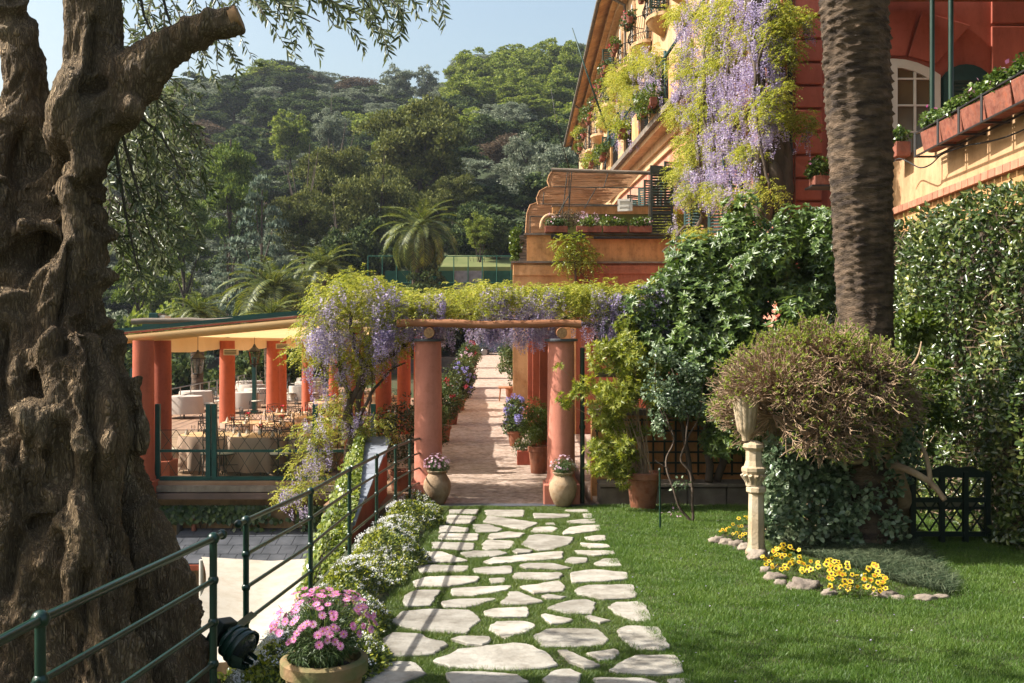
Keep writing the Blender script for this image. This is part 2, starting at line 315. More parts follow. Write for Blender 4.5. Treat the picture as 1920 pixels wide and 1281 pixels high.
# ------------------------------------------------------------------ foliage geometry (numpy)
def unit(a): return a/np.maximum(np.linalg.norm(a, axis=-1, keepdims=True), 1e-9)
def rnd_dir(n): return unit(rng.normal(size=(n, 3)))
def leaf_quads(Pn, D, N, L, W, bend=0.15):
    """diamond leaves (4 corners) at Pn along D, facing N"""
    D = unit(D); S = unit(np.cross(D, N)); N2 = np.cross(S, D)
    L = np.broadcast_to(np.asarray(L, float).reshape(-1, 1), (len(Pn), 1)); W = np.broadcast_to(np.asarray(W, float).reshape(-1, 1), (len(Pn), 1))
    V = np.stack([Pn, Pn+D*L*.45+S*W/2+N2*L*bend*.3, Pn+D*L-N2*L*bend, Pn+D*L*.45-S*W/2+N2*L*bend*.3], 1)
    return V.reshape(-1, 3), np.arange(len(Pn)*4).reshape(-1, 4)
def leaf_obj(name, mat, parent, Pn, D, N, L, W, bend=0.15, kind='stuff', **kw):
    V, F = leaf_quads(Pn, D, N, L, W, bend)
    if parent is not None: V = V-np.array(wloc(parent))
    o = link(name, np_mesh(name, V, F), parent, M[mat] if isinstance(mat, str) else mat, kind=kind, **kw); return o
def leaf6(Pn, D, N, L, W, fold=0.25, droop=0.1):
    """leaves with a midrib: two quads each, six corners"""
    D = unit(D); S = unit(np.cross(D, N)); N2 = np.cross(S, D)
    L = np.broadcast_to(np.asarray(L, float).reshape(-1, 1), (len(Pn), 1)); W = np.broadcast_to(np.asarray(W, float).reshape(-1, 1), (len(Pn), 1))
    up = N2*W*fold
    a = Pn; t = Pn+D*L-N2*L*droop
    l1 = Pn+D*L*.3+S*W/2+up; l2 = Pn+D*L*.7+S*W*.42+up-N2*L*droop*.5
    r1 = Pn+D*L*.3-S*W/2+up; r2 = Pn+D*L*.7-S*W*.42+up-N2*L*droop*.5
    V = np.stack([a, l1, l2, t, r2, r1], 1).reshape(-1, 3); i = np.arange(len(Pn))[:, None]*6
    F = np.concatenate([i+np.array([[0, 1, 2, 3]]), i+np.array([[0, 3, 4, 5]])], 0)
    return V, F
def leaf6_obj(name, mat, parent, Pn, D, N, L, W, fold=0.25, droop=0.1, kind='stuff', **kw):
    V, F = leaf6(Pn, D, N, L, W, fold, droop)
    if parent is not None: V = V-np.array(wloc(parent))
    return link(name, np_mesh(name, V, F), parent, M[mat], kind=kind, **kw)
def puffs(cen, rad, n, flat=1.0, inner=0.55, up=0.0):
    """points through the shells of many soft clumps; returns points and outward directions"""
    cen = np.asarray(cen, float); rad = np.asarray(rad, float); w = rad**2; w = w/w.sum()
    k = rng.choice(len(cen), n, p=w); u = rnd_dir(n); u[:, 2] = np.where(u[:, 2] < -0.3, -u[:, 2]*.6, u[:, 2]) if up else u[:, 2]
    r = rad[k]*(inner+(1-inner)*rng.random(n)**0.6)*(1+0.12*rng.normal(size=n))
    return cen[k]+u*r[:, None]*np.array([1, 1, flat]), unit(u*np.array([1, 1, 1/max(flat, .3)]))
def cluster(n, axes, cen, rmin, rmax, shell=0.55, cut=None):
    """centres and radii of clumps filling an ellipsoid"""
    u = rnd_dir(n); r = shell+(1-shell)*rng.random(n); Pc = u*r[:, None]*np.array(axes)+np.array(cen)
    if cut is not None: Pc[:, 2] = np.maximum(Pc[:, 2], cut+rng.random(n)*0.1)
    return Pc, rng.uniform(rmin, rmax, n)
def sprays(Pn, D, nl, L, lL, lW, droop=0.35, drop_leaf=0.5):
    """pinnate leaves: a rachis of length L with nl pairs of leaflets"""
    n = len(Pn); D = unit(D); up = np.array([0, 0, 1.0]); S = unit(np.cross(D, up)+1e-4); t = np.linspace(.15, 1, nl)
    base = Pn[:, None]+D[:, None]*(t[None, :, None]*L)-up*(t[None, :, None]**2)*L*droop
    sg = np.array([1, -1]); Dl = D[:, None, None]*.55+S[:, None, None]*sg[None, None, :, None]-up*drop_leaf
    Dl = Dl+0.25*rng.normal(size=(n, nl, 2, 3)); B = np.repeat(base[:, :, None], 2, 2)
    N = up+0.35*rng.normal(size=(n, nl, 2, 3))
    return B.reshape(-1, 3), Dl.reshape(-1, 3), N.reshape(-1, 3), lL*rng.uniform(.7, 1.2, n*nl*2), lW*rng.uniform(.8, 1.2, n*nl*2)
def smoothstep(a, b, x): t = np.clip((x-a)/(b-a), 0, 1); return t*t*(3-2*t)
# ================================================================== SETTING
def plateau(x, y):
    x = np.asarray(x, float); y = np.asarray(y, float)
    z = -5.2+4.0*smoothstep(-16, -9, x)*smoothstep(44, 52, y)+1.9*smoothstep(-16, -6, x)*smoothstep(48, 60, y)
    z = z+4.4*smoothstep(6.5, 8.5, x)*(y < 48)
    hill = (64+np.clip(.05*x, -6, 6))*np.clip((y-74)/155, 0, 1.08)**1.12+np.where(y > 241, (y-241)*-.02, 0)
    return z+hill+smoothstep(80, 120, y)*(2.0*np.sin(x*.045+y*.02)+1.5*np.sin(x*.11+1.3))
xs = np.unique(np.concatenate([np.linspace(-800, -150, 14), np.linspace(-150, 100, 101), np.linspace(100, 800, 15)]))
ys = np.unique(np.concatenate([np.linspace(-300, -20, 8), np.linspace(-20, 300, 129), np.linspace(300, 1500, 16)]))
X, Y = np.meshgrid(xs, ys); Z = plateau(X, Y)
nx, ny = len(xs), len(ys); idx = np.arange(nx*ny).reshape(ny, nx)
F = np.stack([idx[:-1, :-1], idx[:-1, 1:], idx[1:, 1:], idx[1:, :-1]], -1).reshape(-1, 4)
o = link('hillside', np_mesh('hillside', np.stack([X, Y, Z], -1).reshape(-1, 3), F), None, M['earth'], kind='structure')
o.data.polygons.foreach_set('use_smooth', [True]*len(o.data.polygons))

# lawn terrace (a slab with its own retaining sides)
def slope_slab(name, mat, x0, x1, y0, y1, zf, depth, dz=0.0, **kw):
    m = MB(); V = [(x, y, z) for x in (x0, x1) for y in (y0, y1) for z in (zf(y)-depth, zf(y)+dz)]
    m.add(V, [(0, 1, 3, 2), (4, 6, 7, 5), (0, 4, 5, 1), (2, 3, 7, 6), (0, 2, 6, 4), (1, 5, 7, 3)])
    return m.build(name, M[mat], **kw)
slope_slab('lawn', 'lawn_soil', -1.95, 9.0, -3.0, 15.82, gz, 5.0, kind='structure')
def wz(Y): return 0.0 if Y < 16 else 0.0373*(Y-16)          # walkway surface
def wxc(Y): return -0.28-0.019*(Y-16)                        # walkway axis
m = MB(); yy = [15.83, 18, 22, 28, 36, 46, 58, 66]
V = []; Fc = []
for y in yy:
    for x, z in ((wxc(y)-1.35, wz(y)), (wxc(y)+1.5, wz(y)), (wxc(y)+1.5, wz(y)-3.5), (wxc(y)-1.35, wz(y)-3.5)): V.append((x, y, z))
for i in range(len(yy)-1):
    for k in range(4): Fc.append((i*4+k, i*4+(k+1) % 4, i*4+4+(k+1) % 4, i*4+4+k))
Fc += [(0, 3, 2, 1), tuple((len(yy)-1)*4+k for k in range(4))]
m.add(V, Fc); m.build('walkway', M['walk'], kind='structure')
MB().box((-1.55, 15.62, -0.3), (1.35, 15.86, 0.022)).build('threshold', M['slate'], bevel=0.006, kind='structure')
MB().box((1.36, 15.90, -3.0), (9.5, 48, -0.012)).build('garden_ground', M['walk'], kind='structure')
MB().box((-60, 60.5, -2.0), (20, 72, 1.615)).build('road', M['asphalt'], kind='structure')
MB().box((-7.45, 18.55, -0.3), (-1.72, 46, -0.004)).build('terrace_floor', M['terrace_tile'], kind='structure')
MB().box((-16.5, 23.5, -0.3), (-7.46, 62, -0.01)).build('outer_terrace_floor', M['terrace_tile'], kind='structure')
MB().box((-3.0, 15.83, -0.3), (-1.66, 18.54, -0.006)).build('landing', M['terrace_tile'], kind='structure')

# flagstones, traced as outlines on the lawn plane
S = """590,168 745,165 742,190 590,190|785,168 1000,168 992,205 890,207 800,195|1045,185 1250,190 1240,205 1180,212 1060,212|1225,168 1340,165 1350,182 1240,180|1320,190 1365,188 1370,212 1325,212|580,195 740,205 700,240 570,243|800,203 1075,240 990,278 890,255 775,235|1110,240 1160,238 1165,250 1120,250|1235,230 1310,220 1385,218 1380,240 1250,242|545,255 695,270 690,290 535,290|720,250 800,248 880,275 850,288 740,292|1030,285 1060,265 1140,258 1180,268 1150,290 1050,295|1205,295 1250,265 1340,253 1405,253 1412,280 1290,298 1215,302|540,300 745,300 740,335 700,338 530,330|800,320 820,300 920,290 1000,300 965,318 830,330|985,358 1030,310 1080,305 1270,322 1235,360 1150,385 1080,392|1330,320 1380,312 1440,310 1445,335 1380,338 1335,330|500,345 725,350 715,385 500,380|775,345 800,333 930,338 940,355 915,380 800,388 770,380|1305,350 1455,360 1460,375 1360,378 1320,365|470,405 540,400 690,450 600,455 455,450|655,405 730,395 870,395 900,408 830,425 690,430|935,395 960,385 1040,390 1035,402 960,408|1270,395 1490,395 1490,412 1380,418 1300,408|770,455 830,430 930,425 1100,405 1210,400 1195,440 1010,448 820,465|1230,440 1250,428 1340,432 1330,455 1270,465 1225,455|1380,460 1430,435 1500,433 1525,475 1400,475|420,475 500,470 695,475 670,508 430,510|720,490 770,485 925,475 928,515 800,518 740,510|975,475 1010,465 1150,465 1255,488 1200,495 1010,490|935,530 960,515 1195,515 1190,545 1120,552 950,548|1252,515 1380,498 1550,515 1560,548 1430,560 1260,570|395,560 480,535 745,535 740,560 590,585 410,588|810,545 890,542 885,565 820,572|605,600 740,592 925,585 890,610 720,640 610,640|975,590 1190,557 1215,585 1210,612 1050,625|345,640 400,610 540,610 500,665 480,690 345,695|1285,605 1340,585 1590,582 1610,650 1430,660 1290,630|545,675 640,662 845,657 750,690 680,705 570,700|870,685 920,622 960,622 1100,675 1010,688|1095,640 1130,635 1225,645 1200,655 1120,652|1120,710 1240,668 1340,662 1385,680 1365,740 1230,738|780,725 830,712 1010,700 1020,730 1005,752 860,755 790,745|1460,700 1500,675 1640,670 1670,710 1690,782 1590,775 1500,735|285,775 330,725 500,712 700,718 755,770 720,800 680,845 560,840 400,825 290,790|1090,748 1110,742 1260,775 1230,790 1150,798|1325,755 1350,745 1460,775 1410,788|815,800 850,785 1000,780 1060,805 1000,835 890,872 850,850 820,825|1510,830 1560,808 1720,810 1790,930 1750,938 1620,935 1540,880|1045,860 1140,820 1400,822 1450,885 1420,905 1280,918 1110,920|210,960 240,880 280,848 430,855 580,912 500,960 330,975 220,985|610,880 640,868 805,870 800,900 760,912 690,905|505,1000 640,940 940,900 1010,905 1120,960 1180,1020 1100,1035 930,1048 800,1045 600,1030|1190,945 1230,945 1410,1025 1330,1040 1250,1000|1345,955 1490,933 1520,955 1480,985 1410,990|1465,1050 1600,975 1820,970 1870,1060 1700,1070 1510,1062|150,1060 230,1005 380,1005 460,1065 400,1090 300,1125 140,1125|570,1070 720,1062 960,1080 1030,1125 620,1150|1109,1100 1160,1055 1250,1050 1300,1075 1280,1150 1130,1150|1380,1095 1640,1095 1760,1130 1640,1190 1400,1170|1790,1100 1900,1090 1960,1180 1820,1200|120,1160 420,1150 500,1230 300,1290 90,1260|560,1190 900,1180 1050,1260 800,1330 560,1300|1120,1190 1340,1200 1420,1290 1200,1330|1500,1220 1900,1230 2000,1320 1500,1340"""
stones = []
for s in S.split('|'):
    pts = [tuple(map(float, q.split(','))) for q in s.split()]
    pts = [G(640+a/2.909, 900+b/2.909) for a, b in pts]
    stones.append([(p.x, p.y) for p in pts])
path = thing('garden_path', None, None, (0, 0, 0)); path['kind'] = 'structure'
def rough_outline(poly, step=0.045, amp=0.016):
    out = []
    n = len(poly)
    for i in range(n):
        a = np.array(poly[i]); b = np.array(poly[(i+1) % n]); k = max(1, int(np.linalg.norm(b-a)/step))
        for j in range(k):
            t = j/k; p = a*(1-t)+b*t
            if j == 0:                       # round the corner a little
                pr = np.array(poly[i-1]); p = p+0.10*((pr-a)+(b-a))*min(1, 0.25)
            nz = noise.noise(Vector((p[0]*7, p[1]*7, 3)))+.6*noise.noise(Vector((p[0]*22, p[1]*22, 5)))
            d = (b-a)/np.linalg.norm(b-a); out.append(tuple(p+np.array([-d[1], d[0]])*nz*amp*1.6))
    return out
for poly in stones:
    a = sum(poly[i][0]*poly[(i+1) % len(poly)][1]-poly[(i+1) % len(poly)][0]*poly[i][1] for i in range(len(poly)))
    if a < 0: poly.reverse()
    c0 = np.mean(np.array(poly), axis=0); poly[:] = [tuple(c0+(np.array(q)-c0)*(1+.014/max(.12, np.linalg.norm(np.array(q)-c0)))) for q in poly]
    out = rough_outline(poly); n = len(out); cx = sum(p[0] for p in out)/n; cy = sum(p[1] for p in out)/n
    h = 0.018+0.010*random.random(); tx, ty = random.uniform(-.006, .006), random.uniform(-.006, .006)
    me = bpy.data.meshes.new('flagstone'); bm = bmesh.new()
    def zz(x, y, d): return gz(y)+d+tx*(x-cx)+ty*(y-cy)
    r0 = [bm.verts.new((x, y, zz(x, y, -0.05))) for x, y in out]
    r1 = [bm.verts.new((x, y, zz(x, y, h-0.007))) for x, y in out]
    def ins(x, y, e): L = math.hypot(x-cx, y-cy); return (cx+(x-cx)*(1-e/max(L, .05)), cy+(y-cy)*(1-e/max(L, .05)))
    r2 = []
    for x, y in out:
        a_, b_ = ins(x, y, 0.009); r2.append(bm.verts.new((a_, b_, zz(a_, b_, h))))
    for i in range(n):
        j = (i+1) % n; bm.faces.new((r0[i], r0[j], r1[j], r1[i])); bm.faces.new((r1[i], r1[j], r2[j], r2[i]))
    bm.faces.new(r2); bmesh.ops.triangulate(bm, faces=[f for f in bm.faces if len(f.verts) > 4])
    bm.to_mesh(me); bm.free(); link('flagstone', me, path, M['flag'])
# grass blades
def in_poly(x, y, poly):
    c = np.zeros(len(x), bool); n = len(poly)
    for i in range(n):
        x0, y0 = poly[i]; x1, y1 = poly[(i+1) % n]
        k = ((y0 > y) != (y1 > y)) & (x < (x1-x0)*(y-y0)/((y1-y0)+1e-12)+x0); c ^= k
    return c
def blades(name, mat, x, y, z, h, wd, lean=0.5, **kw):
    n = len(x); a = rng.random(n)*2*PI; s = np.stack([np.cos(a), np.sin(a), 0*a], 1)*(wd/2)[:, None]
    b = np.stack([x, y, z], 1); t = b+np.stack([rng.normal(size=n)*lean*h, rng.normal(size=n)*lean*h, h], 1)
    V = np.stack([b-s, b+s, t], 1).reshape(-1, 3)
    return link(name, np_mesh(name, V, np.arange(n*3).reshape(-1, 3)), None, M[mat], kind='stuff', **kw)
def ysample(n, y0, y1): u = rng.random(n); return y0*(y1/y0)**u          # denser near the eye
def path_r(y): return 1.165+0.03*np.sin(y*2.1)
n = 450000; y = ysample(n, 5.2, 15.8); x = path_r(y)-0.03+rng.random(n)*(6.1-1.1)*np.minimum(1, (0.66*y-0.4)/5.0+.05)
x = np.where(rng.random(n) < .02, path_r(y)-.02+rng.normal(size=n)*.03, x)
clump = 0.85+0.35*np.sin(x*7+np.sin(y*5)*2)*np.sin(y*6.3+np.cos(x*4))
blades('grass', 'grass', x, y, gz(y)-0.004, (0.030+0.022*rng.random(n))*clump, 0.0035+0.003*rng.random(n)+y*.00022,
       label='mown green lawn to the right of the stone path', cat='grass')
n = 330000; y = ysample(n, 5.2, 15.62); x = -1.15+rng.random(n)*2.36; keep = np.ones(n, bool)
dist_in = np.zeros(n, bool)
for poly in stones: keep &= ~in_poly(x, y, [(px*1.0, py) for px, py in poly])
x, y = x[keep], y[keep]; thin = np.sin(x*9+np.sin(y*7)*2)*np.sin(y*8.3+x*3) < .6; kp = thin | (rng.random(len(x)) < .6); x, y = x[kp], y[kp]; n = len(x)
dens = np.array([noise.noise(Vector((a*2.2, b*2.2, 1))) for a, b in zip(x[::1], y[::1])]) if n < 60000 else np.sin(x*5.1+y*1.7)*np.sin(y*4.3-x*2.2)
hh = (0.018+0.022*rng.random(n))*(1+0.45*dens)
blades('path_grass', 'grass_path', x, y, gz(y)-0.004, hh, 0.0035+0.003*rng.random(n)+y*.0002, 0.65,
       label='short grass growing in the joints between the flagstones', cat='grass')

n = 90; y = ysample(n, 6.0, 15.5); x = path_r(y)+rng.random(n)**1.5*4.0
lf_ = leaf_obj('fallen_petals', 'wist_flower', None, np.stack([x, y, gz(y)+.03], 1), rnd_dir(n)*np.array([1, 1, .2]), np.array([0, 0, 1.])+.3*rnd_dir(n), .022, .016, label='fallen wisteria petals scattered over the lawn', cat='petals')
# ================================================================== RAILING, STAIRS, LEFT SIDE
def ball(m, c, r): m.ball(c, r, 12, 8)
def railing(label, posts, zt, zg, ends=(0, 0), rails=(0, -.235, -.47, -.705)):
    root = thing('iron_railing', label, 'railing', (posts[0][0], posts[0][1], zg(posts[0][1])))
    for (x, y) in posts:
        m = MB(); z1 = zt(y); z0 = zg(y)-0.12
        m.bar((x, y, z0), (x, y, z1), 0.021, 12)
        for k, dz in enumerate(rails): ball(m, (x, y, z1+dz), 0.036 if k == 0 else 0.031)
        m.build('post', M['green_iron'], root, smooth='auto')
    for k, dz in enumerate(rails):
        m = MB(); pts = [Vector((x, y, zt(y)+dz)) for x, y in posts]
        if k == 0 and ends[0]: d = (pts[0]-pts[1]).normalized(); pts.insert(0, pts[0]+d*ends[0]); ball(m, pts[0], .03)
        if k == 0 and ends[1]: d = (pts[-1]-pts[-2]).normalized(); pts.append(pts[-1]+d*ends[1]); ball(m, pts[-1], .03)
        m.tube(pts, 0.019 if k == 0 else 0.0145, 10); m.build('rail', M['green_iron'], root, smooth='auto')
    return root
railing('dark green iron railing running along the white flowers to the left column',
        [(-1.87, 7.0), (-1.77, 8.75), (-1.755, 10.75), (-1.70, 12.5), (-1.655, 14.15), (-1.575, 15.35), (-1.46, 16.15)],
        lambda y: 1.05+0.033*(15.8-y), gz, ends=(0.16, 0))
railing('nearest dark green iron railing in front of the olive trunk', [(-1.80, 1.9), (-1.80, 3.8), (-1.68, 5.6)],
        lambda y: 1.54-0.027*(y-3.8), gz, ends=(0, 0.14))
# floodlight clamped to the railing
fl = thing('floodlight', 'dark green domed floodlight clamped between the two railings', 'floodlight', tuple(P(470, 1200, 6.2)))
c = P(450, 1212, 6.2)
Mx = Matrix.Translation(c) @ Matrix.Rotation(math.radians(118), 4, 'Y') @ Matrix.Rotation(math.radians(22), 4, 'X') @ Matrix.Scale(.86, 4)
m = MB(); m.lathe([(.002, -.15), (.055, -.145), (.10, -.11), (.128, -.04), (.135, .03)], n=24, M=Mx, cap=False); m.build('hood', M['green_iron'], fl, smooth='auto')
for z0 in (-.09, -.03, .025):
    rr = .115+.012*(z0 > -.05)+.01*(z0 > 0); m = MB(); m.lathe([(rr, z0), (rr+.012, z0), (rr+.012, z0+.02), (rr, z0+.02)], n=24, M=Mx, cap=False); m.build('band', M['green_iron'], fl, smooth='auto')
m = MB(); m.lathe([(.13, .032), (.10, .06), (.05, .075), (.002, .08)], n=24, M=Mx, cap=False); m.build('lens', M['glass_dark'], fl, smooth=True)
m = MB()
for k in range(7): a = math.radians(-70+k*23); m.sbar(Mx @ Vector((.135*math.cos(a), .135*math.sin(a), .02)), Mx @ Vector((.10*math.cos(a), .10*math.sin(a), .12)), .03, .004, (0, 1, 0))
m.build('visor', M['green_iron'], fl, kind='stuff')
m = MB(); m.box((-.10, -.09, -.235), (.10, .09, -.15), Mx); m.build('ballast_box', M['dark_green'], fl, bevel=.012)
m = MB(); m.sbar(c+Vector((-.05, -.02, .10)), P(476, 1150, 6.95), .05, .008, (0, 1, 0)); m.build('bracket', M['green_iron'], fl)

# stairs, parapet
st = thing('garden_stairs', 'tiled stairs going down behind the white flower bank', 'stairs', (-1.9, 15.8, 0))
for i in range(8):
    MB().box((-2.09, 15.8-0.42*(i+1), -3), (-1.6, 15.8-0.42*i, -0.16*(i+1))).build('step', M['terracotta_red'], st, bevel=.008)
pw = thing('stair_parapet', 'red stair wall with sloping slate coping beside the ivy', 'wall', (-2.2, 14, 0))
def sl(y): return 0.93-(16.9-y)*0.178
def xo(y): return -2.46+.05*(16.9-y)
Y0_, Y1_ = 11.9, 16.9
m = MB(); m.add([(xo(Y0_)+.03, Y0_, -4), (-2.06, Y0_, -4), (-2.12, Y1_, -4), (xo(Y1_)+.03, Y1_, -4), (xo(Y0_)+.03, Y0_, sl(Y0_)), (-2.06, Y0_, sl(Y0_)), (-2.12, Y1_, sl(Y1_)), (xo(Y1_)+.03, Y1_, sl(Y1_))],
    [(3, 2, 1, 0), (4, 5, 6, 7), (0, 1, 5, 4), (1, 2, 6, 5), (2, 3, 7, 6), (3, 0, 4, 7)]); m.build('wall', M['redwall'], pw)
ys_ = np.linspace(Y0_-.05, Y1_+.05, 6)
for i in range(5):
    a, b = ys_[i]+.006, ys_[i+1]-.006; m = MB()
    m.add([(xo(a)-.02, a, sl(a)), (-2.03, a, sl(a)), (-2.05, b, sl(b)), (xo(b)-.02, b, sl(b))]+[(xo(a)-.02, a, sl(a)+.045), (-2.03, a, sl(a)+.045), (-2.05, b, sl(b)+.045), (xo(b)-.02, b, sl(b)+.045)],
          [(3, 2, 1, 0), (4, 5, 6, 7), (0, 1, 5, 4), (1, 2, 6, 5), (2, 3, 7, 6), (3, 0, 4, 7)]); m.build('coping_slab', M['slate_pale'], pw)
# ivy on its outer side
iv = thing('ivy', 'bright green ivy covering the outside of the stair wall', 'ivy', (-2.6, 13, -2))
n = 26000; y = rng.uniform(11.2, 17.0, n); top = 0.93-(16.9-y)*0.178+.16-.1*smoothstep(12.5, 11.2, y)
t = rng.random(n)**0.8; wv = 0.25*np.sin(y*5)+.2*np.sin(y*11+1)+.2*np.sin(t*9+y*3)
x = xo(y)-.06-0.17*np.sin(np.minimum(t*4.0, 1.57))*(1+wv)-.06*t+.04*rng.normal(size=n); z = top+0.05*np.cos(np.minimum(t*5, 3.1))-t*2.1+.04*np.sin(y*9)
ontop = rng.random(n) < .14; x = np.where(ontop, xo(y)+.22*rng.random(n)*smoothstep(17, 13, y), x); z = np.where(ontop, top-.05, z)
Pn = np.stack([x, y, z], 1); D = np.stack([-.4*np.ones(n), -.3+.4*rng.normal(size=n), -.7+.4*rng.normal(size=n)], 1)
N = np.stack([-.8*np.ones(n), -.5*np.ones(n), .7+.2*rng.normal(size=n)], 1)+.45*rng.normal(size=(n, 3))
leaf_obj('ivy_leaves', 'ivy_leaf', iv, Pn, D, N, .065*rng.uniform(.7, 1.2, n), .06*rng.uniform(.7, 1.2, n))
m = MB(); m.add([(xo(q)+d_, q, z_) for q in (11.4, 16.8) for d_ in (-.10, -.02) for z_ in (-4, sl(q)-.1)], [(0, 1, 3, 2), (4, 6, 7, 5), (0, 4, 5, 1), (2, 3, 7, 6), (0, 2, 6, 4), (1, 5, 7, 3)]); m.build('stems', M['bark_vine'], iv)

# candytuft bank between railing and path
cb = thing('flower_bank', 'bank of white candytuft spilling from the railing onto the path', 'flowers', (-1.4, 11, .1))
def bank_top(x, y): # height over lawn
    u = (x+1.92)/(.84+0.12*np.sin(y*1.9)+.07*np.sin(y*4.7)+.10*smoothstep(9, 6, y)); return np.clip(0.34*np.sin(np.clip(u, 0, 1)*PI)**.6, 0, 1)*(.62+.2*np.sin(y*2.7+x*3)+.12*np.sin(y*7+x*5)), u
n = 62000; y = ysample(n, 5.6, 15.7); x = rng.uniform(-1.92, -.80, n); h, u = bank_top(x, y); k = (u > 0) & (u < 1) & (h > .03)
x, y, h = x[k], y[k], h[k]; n = len(x); z = gz(y)+h*(1-.35*rng.random(n)**2)-.28*smoothstep(-1.5, -2.2, x)
Pn = np.stack([x, y, z], 1); D = rnd_dir(n)+np.array([0.1, -.2, .5]); N = rnd_dir(n)+np.array([-.2, -.3, .9])
sel = rng.random(n) < .25+.5*smoothstep(-1.4, -1.8, x)
leaf_obj('foliage', 'shrub_mid', cb, Pn[~sel], D[~sel], N[~sel], .045, .014)
leaf_obj('young_foliage', 'lime_leaf', cb, Pn[sel], D[sel], N[sel], .045, .02)
nc = 1350; y = ysample(nc, 5.9, 15.7); x = rng.uniform(-1.85, -.86, nc); h, u = bank_top(x, y)
keep = (u > .05) & (u < .99) & (h > .05) & (np.sin(x*6+y*2.3)+np.sin(y*5.1-x*3)+rng.normal(size=nc)*.7 > -.5); x, y, h = x[keep], y[keep], h[keep]
cen = np.stack([x, y, gz(y)+h+.012], 1); k = 18; B = np.repeat(cen, k, 0)+rng.normal(size=(len(cen)*k, 3))*np.array([.017, .017, .009])
leaf_obj('white_blossom', 'white_petal', cb, B, rnd_dir(len(B))+np.array([0, 0, .2]), rnd_dir(len(B))*.5+np.array([-.1, -.3, .9]), .0155, .014, 0)
# low shrub at the foot of the bank (bottom left)
sh = thing('ground_shrub', 'yellow-green creeping shrub below the floodlight', 'shrub', tuple(P(470, 1290, 6.2)))
pc, pr = cluster(26, (.42, .7, .12), (-1.62, 6.2, .22), .08, .14); pc2, pr2 = cluster(8, (.2, .6, .12), (-1.95, 7.2, -.05), .08, .15)
Pn, O = puffs(np.concatenate([pc, pc2]), np.concatenate([pr, pr2]), 7000)
leaf6_obj('leaves', 'ivy_leaf', sh, Pn, O+.6*rnd_dir(len(Pn)), O+np.array([0, 0, .6])+.4*rnd_dir(len(Pn)), .05, .03)

# wall under the dining terrace, roof and sail below
lw = thing('terrace_wall', 'old ochre wall below the dining terrace with creeping vine', 'wall', (-6, 18.8, -5))
MB().box((-16, 18.7, -5.5), (-2.45, 19.1, -.32)).build('wall', M['oldwall'], lw)
MB().box((-16, 18.45, -.19), (-2.35, 18.56, -.08)).build('ledge', M['concrete'], lw)
MB().box((-16, 18.38, -.315), (-2.35, 18.69, -.21)).build('gutter_fascia', M['fascia'], lw)
for px, r, mt in ((335, .055, 'black_iron'), (362, .045, 'terracotta_red')):
    a = P(px, 930, 18.55); m = MB(); m.bar((a.x, 18.6, -5), (a.x, 18.6, -.5), r, 12)
    for z in (-1.2, -2.6): m.lathe([(r+.012, z), (r+.012, z+.05)], (a.x, 18.6, 0), 12)
    m.build('downpipe', M[mt], lw, smooth='auto')
n = 9000; x = rng.uniform(-8, -2.6, n); z = -.45-3.6*rng.random(n)**2.2; k = (np.sin(x*3.1+z*2)+np.sin(z*5.3-x*1.7)+1.4*(z > -.75)+rng.normal(size=n)*.35) > .35
Pn = np.stack([x, 18.62-.10*rng.random(n), z], 1)[k]; n = len(Pn)
cv = thing('creeper', 'patchy green creeper hanging on the wall below the terrace', 'vine', (-5, 18.65, -.5))
leaf_obj('leaves', 'ivy_dark', cv, Pn, np.array([0, -.3, -1.])+.6*rnd_dir(n), np.array([0, -1., .5])+.5*rnd_dir(n), .10, .09)
m = MB()
for i in range(24):
    x0 = random.uniform(-7.5, -2.8); p = [(x0, 18.64, -.5)]
    for j in range(6): p.append((p[-1][0]+random.uniform(-.22, .22), 18.66, p[-1][2]-random.uniform(.25, .5)))
    m.tube(p, np.linspace(.014, .005, 7), 5)
m.build('stems', M['bark_vine'], cv, kind='stuff')
rf = thing('slate_lean_to', 'low dark slate roof against the wall below the terrace', 'roof', (-5, 18, -1.2))
for r in range(4):
    for k in range(11):
        x0 = -6.3+k*.29+(r % 2)*.12; y0 = 17.25+r*.36; z0 = -1.26+r*.085
        m = MB(); m.add([(x0, y0, z0), (x0+.28, y0, z0), (x0+.28, y0+.42, z0+.085), (x0, y0+.42, z0+.085), (x0, y0, z0+.02), (x0+.28, y0, z0+.02), (x0+.28, y0+.42, z0+.11), (x0, y0+.42, z0+.11)],
                  [(3, 2, 1, 0), (4, 5, 6, 7), (0, 1, 5, 4), (1, 2, 6, 5), (2, 3, 7, 6), (3, 0, 4, 7)]); m.build('roof_slate', M['slate'], rf)
MB().box((-6.3, 17.22, -1.36), (-3.0, 17.3, -1.27)).build('eaves_board', M['redwall'], rf)
MB().box((-6.2, 17.4, -5.3), (-3.1, 18.6, -1.4)).build('wall', M['oldwall'], rf)
sa = thing('shade_sail', 'large white canvas canopy below the railing', 'canopy', (-4, 15, -1.3))
nu, nv = 24, 24; V = []
for j in range(nv+1):
    for i in range(nu+1):
        u, v = i/nu, j/nv; yy_ = 12.0*(1-v)+17.15*v; xl = -5.0*(1-v)-5.35*v+.55*math.sin(PI*v); xr = -2.7
        x_ = xl*(1-u)+xr*u; V.append((x_, yy_, -1.30+.12*v-.16*math.sin(PI*u)*math.sin(PI*v)+.16*abs(u-.45)-.05*math.sin(PI*v)))
F = [(j*(nu+1)+i, j*(nu+1)+i+1, (j+1)*(nu+1)+i+1, (j+1)*(nu+1)+i) for j in range(nv) for i in range(nu)]
MB().add(V, F).build('canvas', M['sail'], sa, smooth=True)
m = MB()
for px_, py_ in ((-5.35, 17.15), (-2.72, 17.15), (-5.0, 12.0), (-2.75, 12.0)): m.bar((px_, py_, -5.2), (px_, py_, -1.16), .04, 10)
